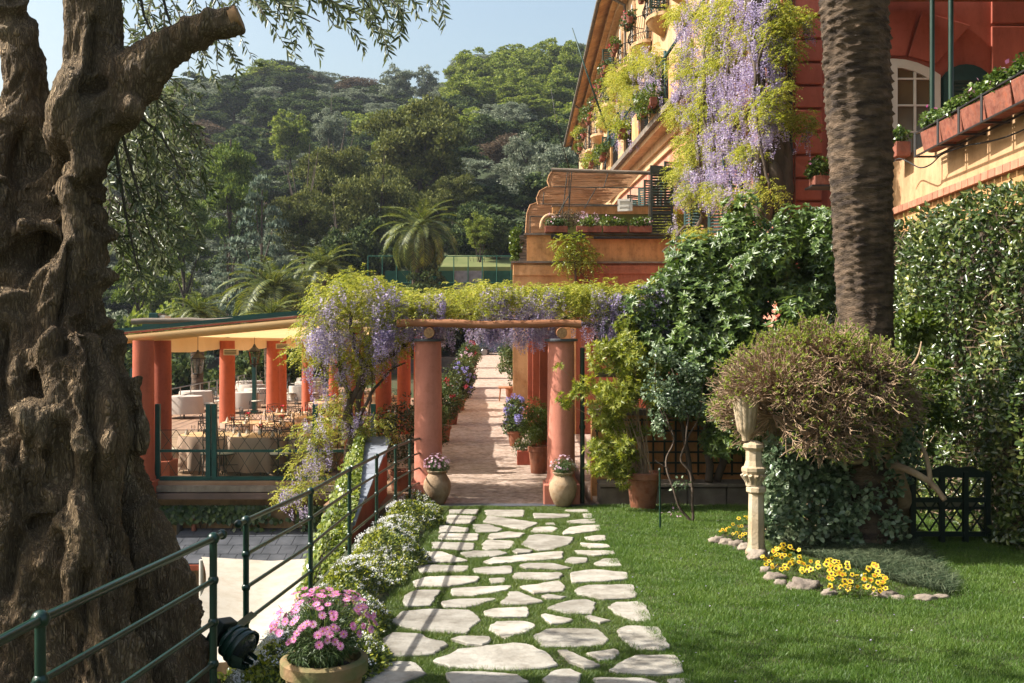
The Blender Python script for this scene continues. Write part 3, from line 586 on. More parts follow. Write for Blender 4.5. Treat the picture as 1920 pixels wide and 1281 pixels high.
m.build('poles', M['white_paint'], sa, kind='stuff', smooth='auto')

# ------------------------------------------------------------------ olive tree
ol = thing('olive_tree', 'huge gnarled old olive trunk with a sawn-off limb at the left', 'tree', (-2.85, 6.3, -.3))
def chain(pts, Y0=6.25):
    P3 = []; R = []
    for q in pts:
        px, py, r = q[:3]; Y_ = Y0+(q[3] if len(q) > 3 else 0); P3.append(P(px, py, Y_)); R.append(r)
    return P3, R
def smooth_path(P3, R, k=5):
    o, r = [], []
    n = len(P3)
    for i in range(n-1):
        p0, p1, p2, p3 = P3[max(i-1, 0)], P3[i], P3[i+1], P3[min(i+2, n-1)]
        for j in range(k):
            t = j/k; o.append(0.5*((2*p1)+(p2-p0)*t+(2*p0-5*p1+4*p2-p3)*t*t+(3*p1-p0-3*p2+p3)*t**3)); r.append(R[i]*(1-t)+R[i+1]*t)
    o.append(P3[-1]); r.append(R[-1]); return o, r
m = MB()
chains = [
 [(60, 1560, 1.0), (80, 1290, .90), (80, 1100, .72), (62, 900, .60), (60, 750, .47), (70, 600, .31), (88, 450, .24), (122, 330, .20), (158, 220, .20), (172, 100, .17), (172, -50, .165), (165, -260, .14)],
 [(-120, 1300, .8, .1), (-90, 900, .55, .1), (-60, 700, .5, .1), (-45, 550, .42, .1), (-25, 420, .30, .1), (10, 300, .25, .1), (50, 210, .15, .1), (38, 90, .105, .1), (8, 0, .125, .1), (-20, -120, .12, .1), (-55, -260, .1, .1)],
 [(150, 250, .2), (212, 185, .18), (260, 135, .15), (305, 94, .115), (365, 58, .095), (420, 42, .085), (450, 30, .085)],
 [(172, 400, .05, -.1), (180, 480, .08, -.1), (176, 600, .10, -.1), (184, 700, .16, -.1), (202, 780, .17, -.1), (208, 900, .19, -.1), (234, 1000, .24, -.1), (262, 1100, .28, -.1), (285, 1200, .31, -.1), (305, 1310, .35, -.1), (330, 1450, .4, -.1)],
 [(120, 620, .15, -.42), (150, 760, .2, -.46), (168, 900, .22, -.5), (150, 1050, .24, -.6), (165, 1200, .26, -.66), (190, 1400, .3, -.7)],
 [(30, 560, .17, -.30), (20, 720, .22, -.38), (40, 860, .2, -.48), (30, 1000, .26, -.55), (40, 1200, .3, -.62), (20, 1400, .3, -.62)],
 [(95, 330, .12, -.22), (118, 430, .13, -.25), (110, 560, .13, -.32), (85, 700, .15, -.42)],
 [(246, 700, .07, -.1), (258, 770, .09, -.1), (244, 850, .10, -.12)],
 [(140, 130, .09, -.16), (128, 200, .12, -.2), (140, 270, .1, -.2), (170, 330, .09, -.22)],
 [(-10, 330, .14, -.15), (-20, 420, .16, -.2), (20, 470, .13, -.22)],
]
for ch in chains:
    a, r = smooth_path(*chain(ch)); m.tube(a, r, 20)
for (px, py, r, dy) in ((212, 440, .07, -.1), (208, 520, .07, -.1), (212, 640, .09, 0), (246, 740, .09, -.1), (60, 430, .1, -.3), (135, 165, .1, -.2), (240, 205, .08, -.12), (284, 950, .07, -.1), (180, 840, .12, -.62), (60, 800, .15, -.6), (110, 960, .14, -.68), (20, 880, .15, -.66), (305, 1060, .08, -.15), (210, 1080, .13, -.6)):
    m.ball(P(px, py, 6.25+dy), r, 12, 8)
me0 = m.mesh('trunk_raw'); ob0 = bpy.data.objects.new('trunk_raw', me0); C.objects.link(ob0)
md = ob0.modifiers.new('r', 'REMESH'); md.mode = 'VOXEL'; md.voxel_size = .030
md2 = ob0.modifiers.new('s', 'SMOOTH'); md2.iterations = 5; md2.factor = .5
md3 = ob0.modifiers.new('sd', 'SUBSURF'); md3.levels = 1; md3.render_levels = 1
dg = bpy.context.evaluated_depsgraph_get(); me = bpy.data.meshes.new_from_object(ob0.evaluated_get(dg)); bpy.data.objects.remove(ob0)
nv_ = len(me.vertices); co = np.empty(nv_*3, np.float32); me.vertices.foreach_get('co', co); co = co.reshape(-1, 3).astype(float)
no = np.empty(nv_*3, np.float32); me.vertex_normals.foreach_get('vector', no); no = no.reshape(-1, 3).astype(float)
# vectorised value noise
_perm = rng.permutation(4096); _val = rng.random(4096)*2-1
def vnoise(p):
    i = np.floor(p).astype(int); f = p-i; f = f*f*(3-2*f); r = 0
    def hsh(a, b, c): return _val[_perm[(_perm[(_perm[a & 4095]+b) & 4095]+c) & 4095]]
    for dx in (0, 1):
        for dy in (0, 1):
            for dz in (0, 1):
                wt = (f[:, 0] if dx else 1-f[:, 0])*(f[:, 1] if dy else 1-f[:, 1])*(f[:, 2] if dz else 1-f[:, 2])
                r = r+wt*hsh(i[:, 0]+dx, i[:, 1]+dy, i[:, 2]+dz)
    return r
wrp = np.stack([vnoise(co*1.6+3), vnoise(co*1.6+17), vnoise(co*1.2+31)], 1)
q = co+wrp*.45
q1 = q*np.array([5.5, 5.5, 1.3]); q2 = q*np.array([14, 14, 3.2]); q3 = (co+wrp*.12)*np.array([42, 42, 12])
rdg = lambda v: 1-np.abs(v)*2
tw = np.clip((co[:, 2]+1)/2, .3, 1)
d = .055*rdg(vnoise(q1))*tw[::1]*1.0+.05*vnoise(co*2.6+9)+.024*rdg(vnoise(q2))+.012*rdg(vnoise(q3))+.007*rdg(vnoise(q3*1.9))
small = smoothstep(-.9, -2.2, -co[:, 2]-0*co[:, 0])           # thinner relief on the upper limbs
amp = np.where(co[:, 2] > 3.6, .55, 1.0); co2 = co+no*((d-.035)*amp)[:, None]
def px2(p, Yq): q = P(p[0], p[1], Yq); return np.array([q.x, q.z])
front = smoothstep(.25, -.35, no[:, 1]); XZ = co[:, [0, 2]]*(6.0/co[:, 1:2])+np.array([0, CAMZ])*(1-6.0/co[:, 1:2]); push = np.zeros(len(co))
for (pp, wdt, dep) in [([(90, 300), (75, 370), (95, 420), (60, 470)], .10, .20), ([(188, 640), (178, 760), (186, 880), (205, 960), (235, 1060), (240, 1180)], .045, .14), ([(205, 900), (222, 1000)], .06, .18), ([(115, 800), (112, 920), (60, 980)], .06, .12),
    ([(250, 780), (258, 870), (245, 940)], .035, .09), ([(10, 620), (0, 760), (25, 850)], .05, .12), ([(130, 470), (132, 560), (118, 650)], .035, .09), ([(100, 1010), (90, 1120), (110, 1281)], .05, .1), ([(290, 1000), (300, 1100), (330, 1200)], .04, .09), ([(175, 40), (170, 130)], .03, .07), ([(165, 165), (190, 160)], .05, .09), ([(45, 250), (30, 330)], .05, .1), ([(160, 1080), (150, 1200)], .05, .1), ([(30, 1010), (5, 1100)], .06, .12)]:
    for q0, q1 in zip(pp[:-1], pp[1:]):
        A = px2(q0, 6.0); Bv = px2(q1, 6.0)-A; tt = np.clip(((XZ-A)@Bv)/(Bv@Bv), 0, 1); dd = np.linalg.norm(XZ-A-tt[:, None]*Bv+.04*wrp[:, :2], axis=1); push = np.maximum(push, dep*np.exp(-(dd/wdt)**2))
co2 = co2-no*(push*front)[:, None]
# sawn end stays flat
e0 = P(448, 32, 6.25); ed = (P(448, 32, 6.25)-P(420, 42, 6.25)).normalized(); ee = np.array(e0); en = np.array(ed)
t_ = (co2-ee)@en; nearend = (np.linalg.norm(co2-ee, axis=1) < .35) & (t_ > 0); co2[nearend] -= np.outer(t_[nearend], en)
co2 -= np.array(wloc(ol)); me.vertices.foreach_set('co', co2.astype(np.float32).ravel()); me.update()
me.polygons.foreach_set('use_smooth', [True]*len(me.polygons))
# bark
mb = bpy.data.materials.new('olive_bark'); mb.use_nodes = True; nt = mb.node_tree; bs = nt.nodes['Principled BSDF']; L_ = nt.links.new
bs.inputs['Roughness'].default_value = .85; bs.inputs['Specular IOR Level'].default_value = .25
g = _n(nt, 'ShaderNodeNewGeometry'); mp = _n(nt, 'ShaderNodeMapping'); mp.inputs['Scale'].default_value = (1, 1, .22); L_(g.outputs['Position'], mp.inputs[0])
n0 = _n(nt, 'ShaderNodeTexNoise'); n0.inputs['Scale'].default_value = 3; n0.inputs['Detail'].default_value = 3; L_(mp.outputs[0], n0.inputs['Vector'])
mixv = _n(nt, 'ShaderNodeMix', data_type='VECTOR'); mixv.inputs[0].default_value = .06; L_(mp.outputs[0], mixv.inputs[4]); L_(n0.outputs['Color'], mixv.inputs[5])
v0 = _n(nt, 'ShaderNodeTexNoise'); v0.inputs['Scale'].default_value = 24; v0.inputs['Detail'].default_value = 6; v0.inputs['Roughness'].default_value = .62; v0.inputs['Distortion'].default_value = .35; L_(mixv.outputs[1], v0.inputs['Vector'])
v05 = _n(nt, 'ShaderNodeMath', operation='SUBTRACT'); v05.inputs[1].default_value = .5; L_(v0.outputs[0], v05.inputs[0])
va = _n(nt, 'ShaderNodeMath', operation='ABSOLUTE'); L_(v05.outputs[0], va.inputs[0])
n9 = _n(nt, 'ShaderNodeTexNoise'); n9.inputs['Scale'].default_value = 9; n9.inputs['Detail'].default_value = 5; L_(mp.outputs[0], n9.inputs['Vector'])
mx9 = _n(nt, 'ShaderNodeMix', data_type='VECTOR'); mx9.inputs[0].default_value = .10; L_(mp.outputs[0], mx9.inputs[4]); L_(n9.outputs['Color'], mx9.inputs[5])
vv = _n(nt, 'ShaderNodeTexVoronoi', feature='DISTANCE_TO_EDGE'); vv.inputs['Scale'].default_value = 46; L_(mx9.outputs[1], vv.inputs['Vector'])
vm = _n(nt, 'ShaderNodeMath', operation='MULTIPLY'); vm.inputs[1].default_value = .42; L_(vv.outputs['Distance'], vm.inputs[0])
v1 = _n(nt, 'ShaderNodeMath', operation='MINIMUM'); L_(va.outputs[0], v1.inputs[0]); L_(vm.outputs[0], v1.inputs[1])
n1 = _n(nt, 'ShaderNodeTexNoise'); n1.inputs['Scale'].default_value = 40; n1.inputs['Detail'].default_value = 8; L_(mp.outputs[0], n1.inputs['Vector'])
n2 = _n(nt, 'ShaderNodeTexNoise'); n2.inputs['Scale'].default_value = 1.7; n2.inputs['Detail'].default_value = 6; L_(g.outputs['Position'], n2.inputs['Vector'])
cr = _n(nt, 'ShaderNodeValToRGB'); e = cr.color_ramp.elements; e[0].position = .3; e[0].color = (.21, .14, .075, 1); e[1].position = .7; e[1].color = (.46, .35, .215, 1)
x = e.new(.55); x.color = (.34, .24, .135, 1); x = e.new(.78); x.color = (.58, .40, .20, 1); L_(n2.outputs[0], cr.inputs[0])
cr2 = _n(nt, 'ShaderNodeValToRGB'); e = cr2.color_ramp.elements; e[0].position = 0; e[0].color = (.16, .13, .10, 1); e[1].position = .07; e[1].color = (1, 1, 1, 1); L_(v1.outputs[0], cr2.inputs[0])
mu = _n(nt, 'ShaderNodeMix', data_type='RGBA', blend_type='MULTIPLY'); mu.inputs[0].default_value = .75; L_(cr.outputs[0], mu.inputs[6]); L_(cr2.outputs[0], mu.inputs[7]); L_(mu.outputs[2], bs.inputs['Base Color'])
ma = _n(nt, 'ShaderNodeMath', operation='MULTIPLY_ADD'); ma.inputs[1].default_value = 9.0; L_(v1.outputs[0], ma.inputs[0]); L_(n1.outputs[0], ma.inputs[2])
bp = _n(nt, 'ShaderNodeBump'); bp.inputs['Strength'].default_value = 1.0; bp.inputs['Distance'].default_value = .035; L_(ma.outputs[0], bp.inputs['Height']); L_(bp.outputs[0], bs.inputs['Normal'])
M['olive_bark'] = mb; me.materials.clear(); me.materials.append(mb)
link('trunk', me, ol)
# sawn end with rings
m = MB(); u = Vector((0, 1, 0)); b_ = ed.cross(u).normalized()
m.tube([e0+ed*-.05, e0+ed*.004], [.074, .072], 24); m.build('sawn_end', M['log_end'], ol, smooth='auto')
# hanging sprays of leaves
tw_m = MB(); LP, LD, LN = [], [], []
def twig(p, d, length, sag, seg=14, leaf=.028):
    pts = [Vector(p)]; d = Vector(d).normalized()
    for i in range(seg):
        d = (d+Vector((random.gauss(0, .10), random.gauss(0, .10), -sag/seg+random.gauss(0, .06)))).normalized(); pts.append(pts[-1]+d*(length/seg))
    tw_m.tube(pts, np.linspace(.0045, .0015, len(pts)), 4, False)
    k = int(length/leaf)
    for i in range(k):
        t = (i+.5)/k*(len(pts)-1)*.999; a = int(t); pp = pts[a].lerp(pts[a+1], t-a); dd = (pts[a+1]-pts[a]).normalized()
        for s in (-1, 1):
            if random.random() < .15: continue
            sd = dd.cross(Vector((random.gauss(0, 1), random.gauss(0, 1), random.gauss(0, 1)))).normalized()
            LP.append(tuple(pp)); LD.append(tuple(dd*.75+sd*.8)); LN.append((random.gauss(0, 1), random.gauss(0, 1)-.3, random.gauss(0, 1)+.4))
for i in range(62):                       # against the sky
    px = random.uniform(470, 815); low = np.interp(px, [455, 560, 640, 700, 760, 830], [70, 95, 140, 105, 80, 80])
    Yd = random.uniform(6.5, 7.3) if px < 560 else random.uniform(5.4, 6.8); ln = random.uniform(.3, .62)
    twig(P(px-random.uniform(20, 110), low-ln*250-random.uniform(0, 90), Yd), (random.uniform(.2, .9), random.gauss(0, .3), -.25), ln, random.uniform(.7, 1.6))
for i in range(30):
    twig(P(random.uniform(235, 420), random.uniform(-60, 60), random.uniform(6.9, 7.6)), (random.uniform(-.2, .6), random.gauss(0, .3), -.5), random.uniform(.25, .6), 1.0)
for i in range(155):                      # hanging to the right of the trunk
    py = random.uniform(150, 470); px = random.uniform(185, np.interp(py, [150, 250, 330, 420, 470], [330, 360, 330, 290, 250]))
    twig(P(px, py-20, random.uniform(6.3, 7.8)), (random.uniform(.0, .9), random.gauss(0, .4), -.4), random.uniform(.28, .55), random.uniform(.6, 1.4))
for p0, p1, p2 in (((250, -80), (270, 30), (285, 60)), ((290, -60), (315, 30), (322, 55)), ((420, -160), (600, -60), (760, 20)), ((330, -100), (480, -20), (600, 40)), ((215, 180), (300, 250), (345, 330)), ((215, 200), (250, 330), (290, 470)), ((210, 230), (235, 400), (262, 520))):
    tw_m.tube([P(*p0, 6.3), P(*p1, 6.4), P(*p2, 6.4)], [.014, .009, .004], 6)
tw_m.build('twigs', M['twig_olive'], ol, kind='stuff')
n = len(LP); leaf6_obj('leaves', 'olive_leaf', ol, np.array(LP), np.array(LD), np.array(LN), rng.uniform(.052, .086, n), rng.uniform(.013, .019, n), .2, .1)
# unseen crown left of the frame, shaped to shade the trunk but not the path
pc, pr = cluster(220, (3.8, 3.0, 2.6), (-7.8, 6.1, 5.0), .35, .6, .2); k_ = pc[:, 0]*.93+pc[:, 2] < -1.15
pc, pr = pc[k_], pr[k_]; Pn, O = puffs(pc, pr, 30000)
tb_m = MB()
for p0 in ((-4.1, 6.3, 3.3), (-4.0, 6.2, 4.2)):
    for k in range(5): q_ = Vector(pc[random.randrange(len(pc))]); a_, r_ = smooth_path([Vector(p0), Vector(p0).lerp(q_, .5)+Vector((0, 0, .4)), q_], [.12, .07, .03]); tb_m.tube(a_, r_, 8)
tb_m.build('limbs', M['olive_bark'], ol, kind='stuff', smooth=True)
leaf_obj('crown', 'olive_leaf', ol, Pn, O+.8*rnd_dir(len(Pn)), O+.5*rnd_dir(len(Pn)), .075, .02)
MB().lathe([(1.9, -4.9), (1.9, -.25), (.01, -.2)], (-3.3, 6.3, 0), 40).build('planting_bed', M['soil'], kind='structure')
# ================================================================== PERGOLA
def column(label, x, y, z0, z1, r, name='column', cap=True, group=None, mat='column', square=False):
    t = thing(name, label, 'column', (x, y, z0), 0, group)
    m = MB()
    if square: m.box((x-r*1.25, y-r*1.25, z0-.05), (x+r*1.25, y+r*1.25, z0+.55))
    else: m.box((x-r*1.28, y-r*1.28, z0-.05), (x+r*1.28, y+r*1.28, z0+.33))
    m.build('plinth', M[mat], t, bevel=.02)
    m = MB(); b = z0+(.55 if square else .33)
    if square: m.box((x-r*.95, y-r*.95, b), (x+r*.95, y+r*.95, z1))
    else:
        m.lathe([(r*1.12, b), (r*1.12, b+.05), (r*1.02, b+.09), (r*1.0, b+.2), (r*.985, (b+z1)/2), (r*.94, z1)], (x, y, 0), 36)
    m.build('shaft', M[mat], t, smooth='auto')
    if cap: MB().lathe([(r*1.18, z1), (r*1.2, z1+.012), (r*1.2, z1+.035), (r*1.16, z1+.045)], (x, y, 0), 36).build('slate_cap', M['slate'], t, smooth='auto')
    return t
cl = (-1.36, 16.15); cr_ = (0.79, 16.05)
column('round pink pergola column left of the walkway entrance, behind the railing end', *cl, 0, 2.60, .225)
column('round pink pergola column at the right of the walkway entrance', *cr_, 0, 2.60, .225)
for i, (y, lb) in enumerate(((19.3, 'square red pillar just behind the right entrance column'), (22.6, 'second square red pillar in the row behind the right entrance column'),
                             (25.8, 'third square red pillar in the row behind the right entrance column'), (29.0, 'fourth square red pillar in the row behind the right entrance column'))):
    column(lb, .74+.019*(16-y), y, wz(y), wz(y)+2.62, .15, 'pillar', False, 'red pillars along the right side of the walkway', 'redwall', True)
def log(label, a, b, r, mat='log', group=None, ends=True):
    a, b = Vector(a), Vector(b); t = thing('timber_log', label, 'timber beam', a, 0, group); k = 14; pts = []
    for i in range(k+1):
        s = i/k; p = a.lerp(b, s); pts.append(p+Vector((0, 0, .012*math.sin(s*9)+.006*math.sin(s*23)))+Vector((0, .01*math.sin(s*7), 0)))
    rr = [r*(1+.05*math.sin(i*1.9)+.03*math.sin(i*4.1)) for i in range(k+1)]
    m = MB(); m.tube(pts, rr, 16); m.build('log', M[mat], t, smooth='auto')
    if ends:
        m = MB(); d = (b-a).normalized(); m.tube([pts[0]-d*.004, pts[0]+d*.01], rr[0]*.93, 16); m.tube([pts[-1]-d*.01, pts[-1]+d*.004], rr[-1]*.93, 16)
        m.build('sawn_ends', M['log_end'], t, kind='stuff')
    return t
log('round log rafter resting on the left entrance column', (-1.32, 15.82, 2.735), (-1.62, 30, 3.3), .085)
log('round log rafter resting on the right entrance column', (.79, 15.75, 2.735), (.5, 30, 3.3), .085)
log('long straight log laid across both entrance columns', (-1.84, 15.95, 2.89), (1.10, 15.9, 2.875), .062)
for i, y in enumerate((18.0, 20.2, 22.4, 24.6, 26.6, 28.6)):
    log('rough cross log among the wisteria, %s behind the front log' % ['first', 'second', 'third', 'fourth', 'fifth', 'sixth'][i], (-3.2, y, 2.9+.04*i), (1.9, y, 2.9+.04*i), .05, 'log_grey', 'cross logs of the wisteria pergola')

# wisteria ----------------------------------------------------------
def raceme_mesh(L, n, seed):
    r = np.random.default_rng(seed); t = r.random(n)**.8; rad = .072*(1-t)**.75+.012
    a = r.random(n)*2*PI; B = np.stack([np.cos(a)*rad*.5, np.sin(a)*rad*.5, -t*L], 1); D = np.stack([np.cos(a), np.sin(a), .25+0*a], 1)+.35*r.normal(size=(n, 3))
    N = np.stack([.3*np.cos(a), .3*np.sin(a), 1+0*a], 1)+.5*r.normal(size=(n, 3)); V, F = leaf_quads(B, D, N, .036*(1.15-.6*t), .032*(1.15-.6*t), .1)
    st = np.array([[-.003, 0, 0], [.003, 0, 0], [.001, 0, -L*.9], [-.001, 0, -L*.9]]); 
    return np.concatenate([V, st]), np.concatenate([F, [[len(V), len(V)+1, len(V)+2, len(V)+3]]])
RV = [raceme_mesh(.26, 48, 1), raceme_mesh(.20, 40, 2), raceme_mesh(.32, 56, 3)]
RM = []
for v, f in RV: me = np_mesh('raceme', v, f); me.materials.append(M['wist_flower']); RM.append(me)
def racemes(root, Pn, scale=1.0, n_obj=100, front=None):
    Pn = np.asarray(Pn); n = len(Pn); order = np.argsort(Pn[:, 1]) if front is None else np.argsort(front); off = np.array(wloc(root)); Vs, Fs, b = [], [], 0
    for c, i in enumerate(order):
        s = scale*rng.uniform(.7, 1.25); a = rng.random()*2*PI; k = int(rng.integers(3)); tl = rng.normal(size=2)*.16
        if c < n_obj:
            o = bpy.data.objects.new('flower_raceme', RM[k]); C.objects.link(o); o.parent = root; o.location = tuple(Pn[i]-off); o.rotation_euler = (tl[0], tl[1], a); o.scale = (s, s, s)
        else:
            R = Matrix.Rotation(a, 3, 'Z') @ Matrix.Rotation(tl[0], 3, 'X'); v = RV[k][0]@np.array(R).T*s+Pn[i]-off; Vs.append(v); Fs.append(RV[k][1]+b); b += len(v)
    if Vs: link('blossom', np_mesh('blossom', np.concatenate(Vs), np.concatenate(Fs)), root, M['wist_flower'], kind='stuff')
def wist_leaves(root, Pn, D, nl=6, L=.20, lL=.055, lW=.020, droop=.45, mat='wist_leaf', name='foliage'):
    B, Dl, N, l, w_ = sprays(Pn, D, nl, L, lL, lW, droop); leaf_obj(name, mat, root, B, Dl, N, l, w_)
def vine_stems(root, lines, mat='bark_vine', name='stem'):
    for pts, r0, r1 in lines:
        pts = [Vector(p) for p in pts]; a, r = smooth_path(pts, list(np.linspace(r0, r1, len(pts))), 5)
        a = [p+Vector((noise.noise(p*4), noise.noise(p*4+Vector((9, 0, 0))), noise.noise(p*4+Vector((0, 9, 0)))))*r0*1.1 for p in a]
        m = MB(); m.tube(a, r, 10); m.build(name, M[mat], root, smooth=True)
pw_ = thing('wisteria', 'wisteria with yellow-green leaves and lilac racemes covering the log pergola', 'wisteria', (-1.6, 17, 0))
def top_px(px): return np.interp(px, [575, 600, 640, 700, 745, 765, 800, 860, 930, 1000, 1060, 1120, 1180, 1240, 1300], [575, 535, 505, 505, 522, 552, 535, 528, 516, 528, 520, 522, 530, 512, 500])
cen, rad = [], []
for i in range(300):
    Yc = 16.1+random.random()**1.3*5.6; x = random.uniform(-3.25, 2.45+.05*(Yc-16)); px = 960+x/Yc*FPX
    zt = CAMZ-(top_px(px)-640)/FPX*16.6-.17+random.uniform(-.10, .05); zb = 2.98
    lo_ = zb if px > 745 else 2.85
    z = lo_+(zt-lo_)*random.random()**.7 if Yc < 17.5 else zt-.15*random.random()+(.02*(Yc-16)); cen.append((x, Yc, z)); rad.append(random.uniform(.16, .27))
for i in range(70):                        # front edge kept full
    x = random.uniform(-3.2, 2.4); px = 960+x/16.1*FPX; zt = CAMZ-(top_px(px)-640)/FPX*16.1-.16; z = random.uniform(2.98 if px > 745 else 2.75, zt); cen.append((x, 16.1+random.random()*.3, z)); rad.append(random.uniform(.14, .24))
Pn, O = puffs(cen, rad, 7000, 0.8, .45, up=1); D = O*np.array([1, 1, .3])+.5*rnd_dir(len(Pn))+np.array([0, -.15, .1])
wist_leaves(pw_, Pn, D)
n = 2100; x = rng.uniform(-3.3, 2.5, n); y = np.where((x > -1.9) & (x < 1.15), 16.06, 15.85)+(rng.random(n)**2.6)*5.2; px = 960+x/y*FPX
zt = CAMZ-(top_px(px)-640)/FPX*16.3; lo_ = np.where(px < 745, 2.45, np.where(y < 16.4, 2.86, 2.84)); z = lo_+(zt-.12-lo_)*rng.random(n)**1.1
z = np.where((rng.random(n) < .27), 2.84-.12*rng.random(n), z)
k = np.sin(x*3.3+1)+np.sin(x*7.1+y)+rng.normal(size=n)*.6 > -.15; racemes(pw_, np.stack([x, y, z], 1)[k], 1.0, 230)
vine_stems(pw_, [([(-1.6+.6*i, 16.4+.4*(i % 3), 2.95), (-1.2+.6*i, 17.2, 3.1), (-.6+.6*i, 18.4, 3.0), (.3+.5*i, 19.6, 3.1)], .03, .012) for i in range(5)])

# the old wisteria in front of the terrace
lw_ = thing('wisteria_tree', 'old twisted wisteria climbing from the ivy wall to the left of the entrance', 'wisteria', (-2.55, 16.9, -.5))
Yw = 16.9
vine_stems(lw_, [
 ([P(672, 905, Yw), P(668, 840, Yw), P(655, 780, Yw), P(668, 730, Yw), P(690, 690, Yw-.2), P(735, 665, Yw-.3), P(775, 630, Yw-.2)], .085, .03),
 ([P(650, 905, Yw), P(655, 830, Yw+.1), P(660, 770, Yw), P(648, 715, Yw), P(628, 660, Yw), P(600, 620, Yw), P(575, 600, Yw)], .07, .02),
 ([P(660, 900, Yw-.1), P(672, 820, Yw), P(675, 760, Yw), P(680, 700, Yw), P(662, 640, Yw), P(655, 580, Yw)], .06, .03),
 ([P(668, 800, Yw), P(690, 750, Yw-.1), P(725, 700, Yw), P(760, 680, Yw)], .035, .012),
 ([P(655, 740, Yw), P(640, 690, Yw-.2), P(612, 675, Yw-.2), P(585, 660, Yw-.3)], .03, .01),
 ([P(690, 870, Yw-.1), P(688, 800, Yw-.1), P(698, 720, Yw-.1), P(692, 650, Yw)], .016, .01),
 ([P(632, 690, Yw-.1), P(636, 640, Yw-.1), P(632, 590, Yw-.1)], .012, .008)])
def px_puffs(lst, per, Y0, rr=.2, flat=.8, dep=.5):
    cen = []; rad = []
    for (px, py, w_, h_, k) in lst:
        for i in range(k): Yq = Y0+random.uniform(-dep, dep); cen.append(tuple(P(px+random.uniform(-w_, w_), py+random.uniform(-h_, h_), Yq))); rad.append(rr*random.uniform(.7, 1.2))
    return puffs(cen, rad, per, flat, .4)
Pn, O = px_puffs([(585, 610, 25, 12, 6), (660, 560, 70, 35, 22), (700, 620, 50, 30, 10), (650, 690, 60, 20, 8), (620, 800, 50, 22, 12), (700, 800, 30, 20, 5), (575, 865, 25, 30, 9), (560, 915, 25, 15, 5), (560, 640, 12, 30, 4), (740, 590, 25, 30, 8), (735, 640, 22, 25, 6), (700, 660, 40, 25, 8), (625, 650, 35, 25, 7), (590, 660, 20, 20, 4), (640, 740, 25, 20, 5)], 2250, Yw)
wist_leaves(lw_, Pn, O*np.array([1, 1, .3])+.6*rnd_dir(len(Pn)), 6, .19, .052, .019)
fl_ = []
for (px, py, w_, h_, k) in [(620, 560, 30, 15, 10), (655, 545, 40, 20, 12), (590, 610, 22, 10, 7), (610, 640, 25, 20, 14), (650, 590, 45, 18, 14), (705, 560, 30, 20, 10), (715, 650, 28, 20, 22), (695, 690, 30, 12, 10), (600, 705, 35, 25, 16), (640, 700, 18, 25, 10), (620, 745, 30, 15, 10), (760, 620, 25, 25, 18), (590, 795, 18, 15, 7), (680, 790, 30, 12, 10), (600, 850, 20, 22, 14), (575, 885, 22, 18, 12), (545, 925, 22, 14, 14), (560, 960, 18, 10, 6), (735, 640, 20, 25, 14), (640, 800, 25, 15, 7), (740, 610, 20, 30, 16), (690, 620, 40, 20, 14), (620, 610, 40, 20, 12), (570, 640, 12, 15, 6), (650, 650, 30, 20, 10)]:
    for i in range(k): fl_.append(tuple(P(px+random.uniform(-w_, w_), py+random.uniform(-h_, h_)-10, Yw+random.uniform(-.5, .1))))
racemes(lw_, fl_, .95, 240)

# ================================================================== DINING TERRACE
ys4 = [19.1, 23.5, 28.0, 32.7, 37.5]
wd = ['nearest', 'second', 'third', 'fourth', 'fifth']
for i, y in enumerate(ys4):
    column('%s orange-red terrace pillar of the seaward row' % wd[i], -6.72, y, 0, 2.62, .185, 'terrace_pillar', False, 'seaward row of terrace pillars', 'redwall')
    if i < 5: column('%s orange-red terrace pillar of the row beside the walkway' % wd[i], -3.06, y+.2, 0, 2.9, .19, 'terrace_pillar', False, 'inner row of terrace pillars', 'redwall')
column('orange-red pillar half hidden by the olive trunk', -6.85, 18.5, -.3, 2.62, .2, 'terrace_pillar', False, None, 'redwall')
column('orange-red pillar between the second and third seaward pillars', -6.85, 29.5, 0, 2.62, .17, 'terrace_pillar', False, None, 'redwall')
aw = thing('terrace_awning', 'yellow canvas awning with green and red edge over the terrace', 'awning', (-5, 19, 2.7))
def az(x): return 2.62+(x+7.2)*.095
m = MB(); nseg = 26
V = []
for j in range(nseg+1):
    y = 18.75+j*.75
    for x in (-7.35, -6.4, -5.4, -4.4, -3.45): V.append((x, y, az(x)+.09+.035*math.sin(j*PI/2)*(1 if j > 0 else 0)))
F = [(j*5+i, j*5+i+1, j*5+6+i, j*5+5+i) for j in range(nseg) for i in range(4)]
m.add(V, F); m.build('canvas', M['awning'], aw, smooth=True)
m = MB(); m.tube([(-7.35, 18.72, az(-7.35)+.03), (-3.3, 18.72, az(-3.3)+.03)], .085, 14); m.build('canvas_roll', M['awning'], aw, smooth='auto')
m = MB(); m.sbar((-7.45, 18.70, az(-7.45)+.145), (-3.25, 18.70, az(-3.25)+.145), .06, .03); m.build('edge_strip', M['rust_red'], aw)
m = MB(); m.sbar((-7.5, 18.8, az(-7.5)+.21), (-3.25, 18.8, az(-3.25)+.21), .12, .07); m.build('edge_beam', M['teal_iron'], aw)
m = MB(); m.sbar((-7.2, 19.4, az(-7.2)+.30), (-3.4, 19.4, az(-3.4)+.26), .05, .05); m.build('gutter', M['teal_iron'], aw)
for i in range(4):                         # hanging valances between the pillars
    y0, y1 = ys4[i], ys4[i+1]; V = []; k = 10
    for j in range(k+1):
        s = j/k; V += [(-6.9, y0+(y1-y0)*s, 2.70), (-6.9+.03*math.sin(j*2), y0+(y1-y0)*s, 2.42-.05*math.sin(PI*s)-.02*math.sin(j*3.1))]
    MB().add(V, [(2*j, 2*j+1, 2*j+3, 2*j+2) for j in range(k)]).build('valance', M['valance'], aw)
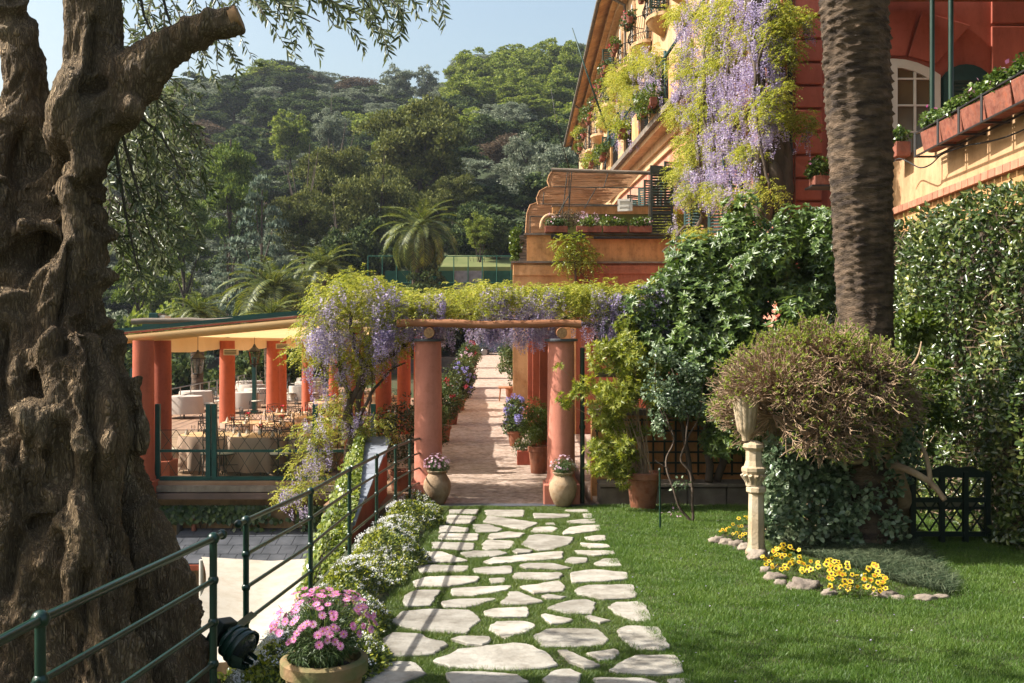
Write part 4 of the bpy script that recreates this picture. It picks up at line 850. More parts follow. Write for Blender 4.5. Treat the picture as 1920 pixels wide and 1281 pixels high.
log('weathered grey log lying over the terrace awning', P(247, 603, 18.9), P(560, 598, 19.2), .055, 'log_grey')
ub = thing('duct', 'green painted duct end above the weathered log', 'duct', tuple(P(290, 598, 19.5))); p = P(291, 596, 19.6)
MB().box((p.x-.13, p.y, p.z-.12), (p.x+.05, p.y+.5, p.z+.1)).build('casing', M['teal_iron'], ub, bevel=.01)
MB().box((p.x+.06, p.y+.05, p.z-.1), (p.x+.17, p.y+.4, p.z+.05)).build('flange', M['white_paint'], ub, bevel=.01)
# glass screen railing
gs = thing('glass_screen', 'teal framed glass screen with zigzag wires at the terrace edge', 'railing', (-5.3, 18.65, 0))
zt_ = P(0, 757, 18.65).z; zm = P(0, 845, 18.65).z; zb_ = P(0, 893, 18.65).z
for px in (296, 391, 402, 591, 700): x = P(px, 800, 18.65).x; MB().box((x-.045, 18.61, zb_-.03), (x+.045, 18.69, zt_)).build('post', M['teal_iron'], gs, bevel=.006)
MB().box((-6.72, 18.62, zb_-.07), (-2.5, 18.72, zb_)).build('bottom_rail', M['teal_iron'], gs)
MB().box((-6.60, 18.63, zm-.025), (-2.5, 18.67, zm+.025)).build('middle_rail', M['teal_iron'], gs)
for x0, x1 in ((-6.58, -5.75), (-5.52, -3.75), (-3.62, -2.65)):
    MB().box((x0, 18.645, zb_+.01), (x1, 18.652, zt_-.5+.0)).build('glass_pane', M['pane_glass'], gs)
m = MB(); zz0, zz1 = zb_+.02, P(0, 806, 18.65).z
for k in range(14):
    x = -6.58+k*.285; m.sbar((x, 18.66, zz1), (x+.285, 18.66, zm), .008, .008); m.sbar((x+.285, 18.665, zz1), (x, 18.665, zm), .008, .008); m.sbar((x, 18.66, zm), (x+.285, 18.66, zz0), .008, .008); m.sbar((x+.285, 18.665, zm), (x, 18.665, zz0), .008, .008)
m.sbar((-6.58, 18.66, zz1), (-2.6, 18.66, zz1), .01, .01); m.build('zigzag_wires', M['black_iron'], gs, kind='stuff')
# lanterns, heaters
def lantern(label, p, s=1.0):
    t = thing('hanging_lantern', label, 'lantern', tuple(p), 0, 'iron lanterns under the awning'); x, y, z = p
    m = MB(); m.lathe([(.015*s, .27*s), (.03*s, .24*s), (.05*s, .20*s), (.14*s, .13*s), (.15*s, .12*s), (.15*s, .10*s)], (x, y, z), 6); m.build('roof', M['black_iron'], t)
    m = MB(); m.lathe([(.125*s, .10*s), (.085*s, -.17*s)], (x, y, z), 6, cap=False); m.build('panes', M['pane_glass'], t, kind='stuff')
    m = MB()
    for k in range(6): a = PI*k/3; m.bar((x+.128*s*math.cos(a), y+.128*s*math.sin(a), z+.10*s), (x+.088*s*math.cos(a), y+.088*s*math.sin(a), z-.17*s), .006*s, 5)
    m.lathe([(.09*s, -.19*s), (.10*s, -.17*s), (.09*s, -.16*s)], (x, y, z), 6); m.lathe([(.02*s, -.24*s), (.03*s, -.2*s), (.01*s, -.18*s)], (x, y, z), 6)
    m.bar((x, y, z-.16*s), (x, y, z-.04*s), .018*s, 6); m.build('frame', M['black_iron'], t)
    m = MB(); m.bar((x, y, z+.26*s), (x, y, 2.7), .006, 5); m.build('chain', M['black_iron'], t)
lantern('iron lantern hanging between the nearest and second seaward pillars', P(371, 683, 21.2), 1.15)
lantern('iron lantern hanging between the second and third seaward pillars', P(477, 668, 22.8), 1.05)
for (px, py, y, lb) in ((434, 660, 22.5, 'cream infrared heater beside the second seaward pillar'), (530, 649, 26, 'cream infrared heater beside the third seaward pillar')):
    p = P(px, py, y); t = thing('patio_heater', lb, 'heater', tuple(p), 0, 'heaters under the awning')
    MB().box((p.x-.17, p.y-.06, p.z-.07), (p.x+.15, p.y+.06, p.z+.07)).build('casing', M['plastic_cream'], t, bevel=.015); m = MB()
    for k in range(3): m.box((p.x-.14, p.y-.07, p.z-.04+k*.035), (p.x+.12, p.y-.061, p.z-.028+k*.035))
    m.build('grille', M['black_iron'], t, kind='stuff')
# tables & chairs
def make_table(r=.62, h=.74):
    t = thing('dining_table', 'x', 'table', (0, 0, 0), 0, 'round tables laid under the terrace awning')
    n = 72; V = []; rows = [(0.0, h), (r*.6, h), (r, h), (r*1.01, h-.02)]+[(r*(1.01+.09*s), h-.02-s*(h-.10)) for s in (.25, .5, .75, 1)]
    for i, (rr, z) in enumerate(rows):
        for k in range(n):
            a = 2*PI*k/n; s = max(0, (h-.02-z)/(h-.1)); q = rr*(1+s*.09*math.sin(a*11+math.sin(a*3)))-s*.03; V.append((q*math.cos(a), q*math.sin(a), z))
    F = [(i*n+k, i*n+(k+1) % n, (i+1)*n+(k+1) % n, (i+1)*n+k) for i in range(2, len(rows)-1) for k in range(n)]
    top = [(i*n+k, i*n+(k+1) % n, (i+1)*n+(k+1) % n, (i+1)*n+k) for i in range(1, 2) for k in range(n)]+[tuple(n+k for k in range(n-1, -1, -1))]
    MB().add(V, F).build('tablecloth', M['cloth_table'], t, smooth=True)
    MB().lathe([(.001, h+.004), (r*.93, h+.004), (r*.95, h+.0)], n=48).build('top_cloth', M['cloth_top'], t, smooth=True)
    m = MB(); m.bar((0, 0, 0), (0, 0, h-.02), .03, 8)
    for k in range(3): a = 2*PI*k/3; m.tube([(0, 0, .12), (.2*math.cos(a), .2*math.sin(a), .05), (.3*math.cos(a), .3*math.sin(a), .0)], .012, 5)
    m.build('leg', M['black_iron'], t); return t
def make_chair():
    t = thing('garden_chair', 'x', 'chair', (0, 0, 0), 0, 'iron chairs under the terrace awning')
    for sx in (-1, 1):
        MB().tube([(sx*.18, .19, .45), (sx*.20, .22, .2), (sx*.22, .25, 0)], .010, 6).build('leg', M['black_iron'], t)
        MB().tube([(sx*.18, -.19, .45), (sx*.19, -.20, .2), (sx*.21, -.26, 0)], .010, 6).build('leg', M['black_iron'], t)
    MB().lathe([(.20, .42), (.215, .44), (.21, .465), (.15, .48), (.001, .483)], n=20).build('seat_cushion', M['cushion'], t, smooth=True)
    m = MB(); m.tube([(-.18, -.19, .45), (-.20, -.23, .7), (-.19, -.25, .92)], .010, 6); m.tube([(.18, -.19, .45), (.20, -.23, .7), (.19, -.25, .92)], .010, 6)
    for z, a in ((.92, .02), (.88, .0), (.72, 0)): m.tube([(-.195, -.245, z), (0, -.26, z+a), (.195, -.245, z)], .008, 6)
    for k in range(3):
        x0 = -.19+k*.127; m.bar((x0, -.245, .72), (x0+.127, -.25, .88), .006, 5); m.bar((x0+.127, -.245, .72), (x0, -.25, .88), .006, 5)
    m.build('backrest', M['black_iron'], t, kind='stuff')
    m = MB(); m.tube([(.215*math.cos(a), .215*math.sin(a), .43) for a in np.linspace(0, 2*PI, 21)], .008, 5); m.tube([(-.2, .2, .22), (.2, -.2, .22)], .006, 5); m.tube([(.2, .2, .22), (-.2, -.2, .22)], .006, 5); m.build('seat_frame', M['black_iron'], t)
    return t
tab = make_table(); cha = make_chair(); used = [0, 0]
def put_table(x, y, lb, z=0, g=None, s=1):
    o = tab if used[0] == 0 else dup(tab); used[0] = 1; o.location = (x, y, z); o['label'] = lb; o.rotation_euler = (0, 0, random.random()*6); o.scale = (s, s, 1)
    if g: o['group'] = g
    return o
def put_chair(x, y, rz, lb, z=0, g=None):
    o = cha if used[1] == 0 else dup(cha); used[1] = 1; o.location = (x, y, z); o.rotation_euler = (0, 0, rz); o['label'] = lb
    if g: o['group'] = g
    return o
gl = thing('wine_glass', 'clear wine glass standing on a laid terrace table', 'glass', (0, 0, 0), 0, 'wine glasses on the terrace tables')
MB().lathe([(.032, 0), (.03, .004), (.005, .01), (.005, .09), (.03, .11), (.04, .15), (.034, .19)], n=12, cap=False).build('bowl', M['wine_glass'], gl, smooth=True)
vs = thing('flower_vase', 'x', 'vase', (0, 0, 0), 0, 'small vases of flowers on the terrace tables')
MB().lathe([(.03, 0), (.045, .03), (.04, .08), (.02, .11), (.026, .13)], n=14).build('vase', M['white_paint'], vs, smooth=True)
n_ = 26; leaf_obj('flowers', 'red_petal', vs, rng.normal(size=(n_, 3))*.025+np.array([0, 0, .17]), rnd_dir(n_), rnd_dir(n_), .04, .035)
n_ = 20; leaf_obj('greens', 'shrub_mid', vs, rng.normal(size=(n_, 3))*.02+np.array([0, 0, .13]), rnd_dir(n_)+np.array([0, 0, .7]), rnd_dir(n_), .05, .02)
npk = thing('napkin', 'folded white napkin standing on a laid terrace table', 'napkin', (0, 0, 0), 0, 'napkins on the terrace tables')
MB().lathe([(.05, 0), (.035, .05), (.001, .13)], n=8).build('cloth', M['cloth_white'], npk, smooth=False)
first = {'g': 0, 'v': 0, 'n': 0}
tpos = [(-6.05, 20.0, 'laid round table at the near left corner of the terrace'), (-4.1, 20.1, 'laid round table behind the screen by the old wisteria'),
        (-5.15, 22.3, 'laid round table right of the second seaward pillar'), (-3.9, 24.2, 'laid round table deeper in beyond the old wisteria'), (-5.9, 25.6, 'laid round table before the third seaward pillar'),
        (-4.6, 27.2, 'laid round table halfway down the covered terrace'), (-3.7, 30, 'laid round table far down beside the inner pillars'), (-5.6, 30.5, 'laid round table far down beside the seaward pillars'), (-4.5, 34, 'farthest laid round table under the awning'), (-5.0, 19.75, 'laid round table between the two front tables'), (-6.1, 23.0, 'laid round table left behind the second seaward pillar'), (-3.75, 22.0, 'laid round table close behind the old wisteria'), (-5.0, 24.6, 'laid round table in the middle of the covered terrace')]
for i, (x, y, lb) in enumerate(tpos):
    put_table(x, y, lb); k = 4; a0 = random.random()*1.5
    sh_ = lb.replace('laid round table', 'table')
    for j in range(k):
        a = a0+j*2*PI/k
        side = ['left', 'near', 'right', 'far'][int(((a+PI*.25+PI) % (2*PI))//(PI/2)) % 4]
        cx, cy = x+.80*math.cos(a), y+.80*math.sin(a)
        put_chair(cx, cy, a+PI/2+random.uniform(-.2, .2), 'iron chair, %s side of %s' % (side, sh_))
    for j in range(4):
        a = a0+j*PI/2+.35; g_ = gl if first['g'] == 0 else dup(gl); first['g'] = 1; g_.location = (x+.36*math.cos(a), y+.36*math.sin(a), .744)
        g_ = npk if first['n'] == 0 else dup(npk); first['n'] = 1; g_.location = (x+.46*math.cos(a-.3), y+.46*math.sin(a-.3), .744)
    v_ = vs if first['v'] == 0 else dup(vs); first['v'] = 1; v_.location = (x, y, .744); v_['label'] = 'small vase of red flowers, '+sh_
# sunlit outer terrace
wt = thing('white_table', 'x', 'table', (0, 0, 0), 0, 'white tables on the sunlit outer terrace')
n = 36; V = []
for (rr, z) in ((.6, .74), (.61, .72), (.66, .15)):
    for k in range(n): a = 2*PI*k/n; q = rr*(1+(.05*math.sin(a*8) if z < .3 else 0)); V.append((q*math.cos(a), q*math.sin(a), z))
MB().add(V, [(i*n+k, i*n+(k+1) % n, (i+1)*n+(k+1) % n, (i+1)*n+k) for i in range(2) for k in range(n)]+[tuple(range(n))]).build('tablecloth', M['cloth_white'], wt, smooth='auto')
MB().bar((0, 0, 0), (0, 0, .72), .03).build('leg', M['black_iron'], wt)
pos = [(-11.2, 34), (-9.9, 36.5), (-11.9, 37.5), (-10.0, 39.5), (-8.8, 42), (-11.2, 43), (-9.4, 46), (-12.4, 47), (-10.4, 51)]
pos.sort(key=lambda q: q[1])
for i, (x, y) in enumerate(pos):
    o = wt if i == 0 else dup(wt); o.location = (x, y, 0)
    px = int(960+x/y*FPX); o['label'] = 'white clothed table on the sunny outer terrace'
    for j in range(2):
        a = random.random()*6; put_chair(x+.8*math.cos(a), y+.8*math.sin(a), a+PI/2, 'black iron chair at a white table on the sunny outer terrace', 0, 'iron chairs on the outer terrace')
orl = thing('balustrade_rail', 'pale tubular railing along the far side of the outer terrace', 'railing', (-11, 28, 0))
def rl(t): return (-10.9-3.0*t, 27.0+33*t)
for k in range(22): x, y = rl(k/21); MB().bar((x, y, -.05), (x, y, 1.0), .022, 6).build('post', M['steel'], orl)
for z in (1.0, .7, .4): m = MB(); m.bar((*rl(0), z), (*rl(1), z), .02, 6); m.build('rail', M['steel'], orl)
for i, (px, py0, py1, Y_) in enumerate([(250, 705, 775, 27), (428, 700, 745, 30), (805-400, 680, 740, 33), (477, 680, 740, 36)]):
    if i == 2: continue
    a = P(px, py0, Y_); t = thing('canopy_post', ['green square post left of the second seaward pillar', 'green square post right beside the second seaward pillar', '', 'green square post between the second and third seaward pillars'][i], 'post', (a.x, a.y, 0))
    MB().box((a.x-.07, a.y-.07, 0), (a.x+.07, a.y+.07, a.z+.2)).build('shaft', M['teal_iron'], t, bevel=.01); MB().box((a.x-.11, a.y-.11, 0), (a.x+.11, a.y+.11, .12)).build('foot', M['teal_iron'], t)

# ================================================================== POTS ALONG THE WALKWAY
def pot(t, x, y, z, r, h, mat='terracotta', style='pot'):
    m = MB()
    if style == 'pot': pr = [(r*.70, 0), (r*.74, .01), (r*.95, h*.80), (r*1.06, h*.82), (r*1.07, h*.97), (r*1.0, h), (r*.9, h), (r*.86, h*.86), (.001, h*.85)]
    elif style == 'jar': pr = [(r*.50, 0), (r*.62, h*.05), (r*.88, h*.28), (r*1.0, h*.50), (r*.96, h*.66), (r*.72, h*.84), (r*.60, h*.90), (r*.72, h*.955), (r*.74, h*.985), (r*.66, h), (r*.56, h*.97), (r*.5, h*.9), (.001, h*.88)]
    m.lathe(pr, (x, y, z), 32); return m.build('pot' if style == 'pot' else 'jar', M[mat], t, smooth='auto')
def soilz(t, x, y, z, r): MB().lathe([(r, -.02), (r*.5, .01), (.001, .015)], (x, y, z), 16).build('soil', M['soil'], t)
def daisies(t, cen, n, rx, rz, pr, petal='pink_petal', k=13, eye=True, big=True):
    """daisy heads over a dome"""
    u = rnd_dir(n*3); u = u[u[:, 2] > -.12][:n]; Pc = np.array(cen)+u*np.array([rx, rx, rz])*rng.uniform(.86, 1.05, (len(u), 1)); ax = unit(u+np.array([0, -.25, .5])+.35*rnd_dir(len(u)))
    B, D, N = [], [], []
    for c, a in zip(Pc, ax):
        q = np.cross(a, [0.3, .2, 1]); q /= np.linalg.norm(q); r_ = np.cross(a, q)
        for j in range(k): th = 2*PI*j/k; dd = q*math.cos(th)+r_*math.sin(th); B.append(c+dd*pr*.15); D.append(dd+a*.15); N.append(a)
    s = np.repeat(rng.uniform(.8, 1.15, len(Pc)), k)
    leaf_obj('flowers', petal, t, np.array(B), np.array(D), np.array(N), pr*s, pr*.42*s, .05)
    if eye:
        m = MB()
        for c, a in zip(Pc, ax):
            q = Vector(a); R = q.to_track_quat('Z', 'Y').to_matrix().to_4x4(); R.translation = Vector(c); m.lathe([(pr*.24, 0), (pr*.2, pr*.12), (pr*.05, pr*.16)], n=7, M=R)
        m.build('flower_centres', M['flower_eye'], t, kind='stuff')
def bush(t, cen, axes, n, mat, L, W, nb=30, rr=(.08, .15), six=False, name='foliage', drop=0, cut=None, shell=.5):
    pc, pr = cluster(nb, axes, cen, rr[0], rr[1], shell, cut); Pn, O = puffs(pc, pr, n); D = O+.7*rnd_dir(n)+np.array([0, 0, -drop]); N = O+np.array([0, 0, .5])+.4*rnd_dir(n)
    (leaf6_obj if six else leaf_obj)(name, mat, t, Pn, D, N, L*rng.uniform(.7, 1.2, n), W*rng.uniform(.8, 1.2, n)); return pc
for (x, y, lb) in ((-1.19, 15.83, 'tall clay jar of pale pink daisies at the railing end'), (.80, 15.62, 'tall clay jar of pale pink daisies before the right column')):
    t = thing('flower_jar', lb, 'jar', (x, y, 0), 0, 'clay jars of daisies at the walkway entrance'); z0 = .025 if x < 0 else .025
    pot(t, x, y, z0, .222, .53, 'jar', 'jar')
    bush(t, (x, y, .62), (.15, .15, .10), 2600, 'daisy_leaf', .045, .006, 24, (.05, .09))
    daisies(t, (x, y, .64), 80 if x < 0 else 42, .215, .185, .021, 'pale_pink_petal', 9, False)
dp = thing('flower_pot', 'mossy clay pot of magenta daisies in the foreground beside the railing', 'pot', (-.99, 5.25, .2)); x, y = -.99, 5.25
pot(dp, x, y, .52, .215, .42, 'mossy_pot'); soilz(dp, x, y, .89, .18)
bush(dp, (x, y, 1.06), (.18, .18, .12), 9500, 'daisy_leaf', .050, .006, 60, (.05, .09), shell=.2)
daisies(dp, (x-.01, y, 1.09), 150, .275, .205, .0205, 'pink_petal', 13)
m = MB()
for i in range(90):
    a = random.random()*2*PI; r_ = random.random()*.2; e_ = (x+r_*1.3*math.cos(a), y+r_*1.3*math.sin(a), 1.22-.1*random.random()); m.tube([(x+.3*r_*math.cos(a), y+.3*r_*math.sin(a), .86), ((x+e_[0])/2+.0, (y+e_[1])/2, 1.04), e_], .0016, 3, False)
m.build('stems', M['bud_leaf'], dp, kind='stuff')
MB().box((-1.3, 5.0, .25), (-.7, 5.5, .52)).build('pot_stand', M['ledge'], dp, bevel=.03)
# right side
t = thing('boxwood_pot', 'round clipped boxwood in a clay pot before the square pillar', 'potted shrub', (.50, 18.9, 0)); pot(t, .50, 18.9, .1, .19, .52); bush(t, (.50, 18.9, 1.02), (.33, .33, .45), 7000, 'box_leaf', .035, .02, 60, (.08, .14))
t = thing('red_planter', 'low red square planter behind the potted boxwood', 'planter', (.35, 20.0, .1)); MB().box((.1, 19.8, .1), (.55, 20.2, .42)).build('box', M['rust_red'], t, bevel=.01); bush(t, (.3, 20.0, .5), (.2, .2, .14), 1200, 'shrub_mid', .04, .02)
for i, (px, py, y, s, lb) in enumerate(((966, 770, 22.5, 1, 'nearest pot of blue hydrangea behind the boxwood'), (963, 745, 24.6, 1, 'second pot of blue hydrangea right of the walkway'), (966, 722, 27.5, 1, 'third pot of blue hydrangea right of the walkway'))):
    x = P(px, py, y).x; z = wz(y); t = thing('hydrangea_pot', lb, 'potted flowers', (x, y, z), 0, 'hydrangeas along the walkway'); pot(t, x, y, z, .17, .34); zc = CAMZ-(py-640)/FPX*y
    if zc-z > .75: pass
    bush(t, (x, y, z+.45), (.2, .2, .15), 900, 'shrub_mid', .07, .045, 16)
    for k in range(8):
        a = rnd_dir(1)[0]; c_ = np.array([x, y, z+.55])+a*np.array([.2, .2, .12]); nn = 60; u = rnd_dir(nn); leaf_obj('flower_head', 'blue_petal', t, c_+u*.07, rnd_dir(nn), u, .035, .035, kind=None)
t = thing('potted_camellia', 'tall leafy shrub in a clay pot far along the right of the walkway', 'potted shrub', (.1, 37, wz(37))); x = P(958, 650, 34).x; pot(t, x, 34, wz(34), .2, .4); bush(t, (x, 34, wz(34)+1.25), (.42, .42, .85), 3800, 'shrub_mid', .07, .045, 50, (.12, .2))
bt = thing('wooden_bench', 'small wooden bench far along the right side of the walkway', 'bench', (P(948, 700, 33).x, 33, wz(33))); x = P(946, 700, 33).x; z = wz(33)
MB().box((x-.2, 32.6, z+.42), (x+.2, 33.6, z+.46)).build('seat', M['log'], bt)
for sx, sy in ((-.17, 32.7), (.17, 32.7), (-.17, 33.5), (.17, 33.5)): MB().bar((x+sx, sy, z), (x+sx*.8, sy, z+.42), .02).build('leg', M['log'], bt)
# left side
lp = [(17.4, -1.95, 'shrub_dark', None, 1.25, 'dark bronze shrub between the old wisteria and the left column'), (20.5, -1.72, 'shrub_mid', 'red_petal', .8, 'pink azalea bush nearest behind the left column'), (23.2, -1.62, 'shrub_mid', 'red_petal', 1.05, 'second azalea bush behind the left column'),
      (26.5, -1.62, 'shrub_mid', 'red_petal', 1.1, 'third azalea bush along the left of the walkway'), (30.0, -1.6, 'shrub_dark', 'blue_petal', .8, 'blue flowering shrub along the left of the walkway'), (34, -1.65, 'shrub_mid', 'blue_petal', .85, 'pot of blue flowers halfway along the left of the walkway'),
      (38, -1.75, 'shrub_mid', 'pale_pink_petal', .95, 'pale pink flowering shrub along the left of the walkway'), (43, -1.85, 'shrub_mid', 'red_petal', 1.25, 'tall crimson bougainvillea near the far end of the walkway'), (50, -1.95, 'box_leaf', None, .8, 'green clipped shrub in a planter beside the parked car')]
for (y, x, fm, pt_, h, lb) in lp:
    z = 0.0 if y < 18 else wz(y)
    t = thing('potted_shrub', lb, 'potted shrub', (x, y, z), 0, 'potted shrubs along the left of the walkway'); pot(t, x, y, z, .2, .36)
    r_ = .36 if y > 18 else .5
    bush(t, (x, y, z+.34+h*.5), (r_, r_, h*.52), 3400 if y < 25 else 2000, fm, .06 if y < 30 else .09, .03 if y < 30 else .05, 45, (.12, .2))
    if pt_:
        for k in range(5 if y < 30 else 12):
            a = rnd_dir(1)[0]; a[1] = -abs(a[1]); c_ = np.array([x, y, z+.4+h*.5])+a*np.array([r_*1.1, r_*1.1, h*.52]); nn = 22; u = rnd_dir(nn); leaf_obj('flower_head', pt_, t, c_+u*.05, rnd_dir(nn), u, .05, .045, kind=None)
# trellis panel on the right and green pipe
t = thing('trellis_panel', 'tall wooden trellis with slats between the red pillars', 'trellis', (.55, 30.5, 1))
for k in range(7): MB().box((.28+k*.05, 30.4, wz(30)), (.31+k*.05, 30.45, wz(30)+2.4)).build('slat', M['log'], t)
for k in range(6): MB().box((.26, 30.46, wz(30)+.3+k*.4), (.64, 30.49, wz(30)+.34+k*.4)).build('crossbar', M['log'], t)
# parked car at the end
car = thing('parked_car', 'dark blue car parked across the far end of the walkway', 'car', (P(940, 660, 62.5).x, 63.3, 1.62)); cx, cy, cz = P(948, 660, 62.5).x, 63.6, 1.62
pf = [(-2.1, .35), (-2.12, .7), (-1.9, .88), (-1.0, .98), (-.45, 1.42), (.75, 1.45), (1.45, 1.02), (2.0, .95), (2.15, .7), (2.12, .35)]
m = MB(); n = len(pf); V = []
for yy_, ins_ in ((-.86, .06), (-.80, 0), (.80, 0), (.86, .06)):
    for (a, b) in pf: s = .12 if b > 1.1 and abs(yy_) > .81 else 0; V.append((cx+a*(1-ins_*.2), cy+yy_*(1-(.16 if b > 1.2 else 0)), cz+b-ins_*.1))
F = [tuple(range(n-1, -1, -1)), tuple(range(3*n, 4*n))]+[(i*n+k, i*n+(k+1) % n, (i+1)*n+(k+1) % n, (i+1)*n+k) for i in range(3) for k in range(n)]
m.add(V, F); m.build('body', M['car_paint'], car, smooth='auto')
m = MB(); m.add([(cx-.85, cy-.865, cz+1.0), (cx+1.2, cy-.865, cz+1.0), (cx+.7, cy-.745, cz+1.38), (cx-.42, cy-.745, cz+1.38)], [(0, 1, 2, 3)]); m.build('window', M['glass_dark'], car)
for wx in (-1.35, 1.35):
    R = Matrix.Translation((cx+wx, cy-.88, cz+.32)) @ Matrix.Rotation(PI/2, 4, 'X'); m = MB(); m.lathe([(.32, -.2), (.33, -.02), (.30, 0), (.2, .0)], n=24, M=R, cap=False); w_ = m.build('wheel', M['rubber'], car, smooth='auto')
    m = MB(); m.lathe([(.21, -.01), (.19, .01), (.05, .015), (.001, .015)], n=20, M=R); m.build('rim', M['steel'], w_, smooth='auto')
# ================================================================== HOTEL
def Fx(y): return float(np.interp(y, [20, 42, 66, 80], [5.7, 4.65, 4.8, 4.9]))
def dF(px, out=0.0):
    k = (px-960)/FPX; lo_, hi_ = 12.0, 75.0
    for _ in range(40):
        md_ = (lo_+hi_)/2
        if (Fx(md_)-out)/md_ > k: lo_ = md_
        else: hi_ = md_
    return lo_
ho = thing('hotel', 'long pink and ochre hotel with rows of balconies above the pergola', 'building', (9, 40, 0))
def fwall(name, mat, y0, y1, z0, z1, out=0, back=9.0, parent=None, **kw):
    ys_ = [y0]+[q for q in (42, 66) if y0 < q < y1]+[y1]; poly = [(Fx(y)-out, y) for y in ys_]+[(Fx(y)+back, y) for y in ys_[::-1]]
    m = MB(); m.prism(poly[::-1], z0, z1); return m.build(name, M[mat], parent or ho, **kw)
fwall('wall', 'pink', 20.75, 72, 0, 8.9); fwall('wall', 'cream', 20.75, 72, 8.9, 17.2)
fwall('cornice', 'cream', 24.0, 46, 8.75, 9.0, .10, 0); fwall('cornice', 'cream', 24.0, 46, 9.003, 9.3, .2, 0)
fwall('balcony_slab', 'ledge', 23.5, 45, 9.46, 9.64, .72, 0); fwall('balcony_slab', 'cream', 23.6, 45, 9.303, 9.457, .55, 0)
fwall('string_course', 'cream', 45.1, 72, 12.5, 12.7, .12, 0)
# eaves
m = MB(); ys_ = [20.8, 30, 42, 54, 73]; V = []
for y in ys_: x = Fx(y); V += [(x-.95, y, 16.95), (x+10, y, 19.5), (x+10, y, 17.3), (x, y, 17.2), (x-.95, y, 16.80)]
F = [(i*5+k, i*5+(k+1) % 5, i*5+5+(k+1) % 5, i*5+5+k) for i in range(4) for k in range(5)]+[(4, 3, 2, 1, 0), (20, 21, 22, 23, 24)]
m.add(V, F); m.build('roof', M['ochre'], ho)
m = MB(); m.tube([(Fx(y)-1.02, y, 16.93) for y in ys_], .085, 10); m.build('gutter', M['ledge'], ho, smooth='auto')
fwall('eaves_moulding', 'cream', 20.8, 73, 16.45, 16.79, .28, 0); fwall('eaves_moulding', 'ochre', 20.8, 73, 16.60, 16.795, .5, 0)
m = MB(); y = 40.5; x = Fx(y); m.tube([(x-1.0, y, 16.85), (x-.75, y, 16.6), (x-.14, y, 16.3), (x-.12, y, 15.9), (x-.12, y, 12.6)], .06, 10); m.build('downpipe', M['ledge'], ho, smooth='auto')
y = 60; x = Fx(y); m = MB(); m.tube([(x-1.0, y, 16.85), (x-.12, y, 16.2), (x-.12, y, 9)], .06, 8); m.build('downpipe', M['ledge'], ho, smooth='auto')
def arch_poly(w_, h, rise, k=8):           # (y,z) outline, base centre at 0
    pts = [(-w_/2, 0), (w_/2, 0)]
    R = (w_*w_/4+rise*rise)/(2*rise); a0 = math.asin(min(1, (w_/2)/R)); cz_ = h-R
    for i in range(k+1): a = a0-2*a0*i/k; pts.append((R*math.sin(a), cz_+R*math.cos(a)))
    return pts
def side_plate(m, poly, x, y, z, th):       # outline in the y-z plane, thickness along x from x-th to x
    n = len(poly); V = [(x-th, y+a, z+b) for a, b in poly]+[(x, y+a, z+b) for a, b in poly]
    m.add(V, [tuple(range(n)), tuple(range(2*n-1, n-1, -1))]+[(i, n+i, n+(i+1) % n, (i+1) % n) for i in range(n)])
def ring_plate(m, po, pi_, x, y, z, th):
    n = len(po); V = [(x-th, y+a, z+b) for a, b in po]+[(x-th, y+a, z+b) for a, b in pi_]+[(x, y+a, z+b) for a, b in po]+[(x, y+a, z+b) for a, b in pi_]
    F = []
    for i in range(n):
        j = (i+1) % n; F += [(i, j, n+j, n+i), (2*n+i, 3*n+i, 3*n+j, 2*n+j), (i, 2*n+i, 2*n+j, j), (n+i, n+j, 3*n+j, 3*n+i)]
    m.add(V, F)
def louvre(m, c, w_, h, ax, n=None, th=.035):
    """shutter leaf: frame and slats; ax = unit vector of its width, c = bottom corner"""
    c = Vector(c); ax = Vector(ax).normalized(); nn = ax.cross(Vector((0, 0, 1))); fr = .07
    m.sbar(c+ax*fr/2, c+ax*fr/2+Vector((0, 0, h)), fr, th, nn); m.sbar(c+ax*(w_-fr/2), c+ax*(w_-fr/2)+Vector((0, 0, h)), fr, th, nn)
    for z in (fr/2, h*.45, h-fr/2): m.sbar(c+Vector((0, 0, z))+ax*fr, c+Vector((0, 0, z))+ax*(w_-fr), th*.98, fr, (0, 0, 1))
    n = n or int(h/.085)
    for k in range(n):
        z = fr+(h-2*fr)*(k+.5)/n; p = c+ax*fr+Vector((0, 0, z)); q = c+ax*(w_-fr)+Vector((0, 0, z))
        V = [p-nn*.02-Vector((0, 0, .025)), q-nn*.02-Vector((0, 0, .025)), q+nn*.02+Vector((0, 0, .025)), p+nn*.02+Vector((0, 0, .025))]; V2 = [v+Vector((0, 0, .008)) for v in V]
        m.add(V+V2, [(0, 1, 2, 3), (7, 6, 5, 4), (0, 4, 5, 1), (1, 5, 6, 2), (2, 6, 7, 3), (3, 7, 4, 0)])
def fwindow(y, z, w_, h, rise, shut=True, open_=0.5, mat='shutter'):
    x = Fx(y); po = arch_poly(w_+.3, h+.15, rise*1.1); pi_ = arch_poly(w_, h, rise)
    m = MB(); ring_plate(m, po, pi_, x+.01, y, z, .07); fr = m.build('window', M['cream'], ho)
    m = MB(); side_plate(m, pi_, x+.02, y, z+.01, .035); m.build('pane', M['window_dim'], fr)
    m = MB(); m.sbar((x-.04, y, z), (x-.04, y, z+h), .05, .05)
    for k in (1, 2, 3): m.sbar((x-.035, y-w_/2, z+h*k/4.3), (x-.035, y+w_/2, z+h*k/4.3), .03, .03)
    m.build('frame', M['white_paint'], fr)
    if shut:
        for s in (-1, 1):
            a = open_*(1 if s < 0 else random.uniform(.3, 1)); m = MB(); ax = Vector((-math.sin(a), s*math.cos(a), 0)); louvre(m, (x-.08, y+s*(w_/2+.02), z), w_/2, h*.93, ax); m.build('shutter', M[mat], fr)
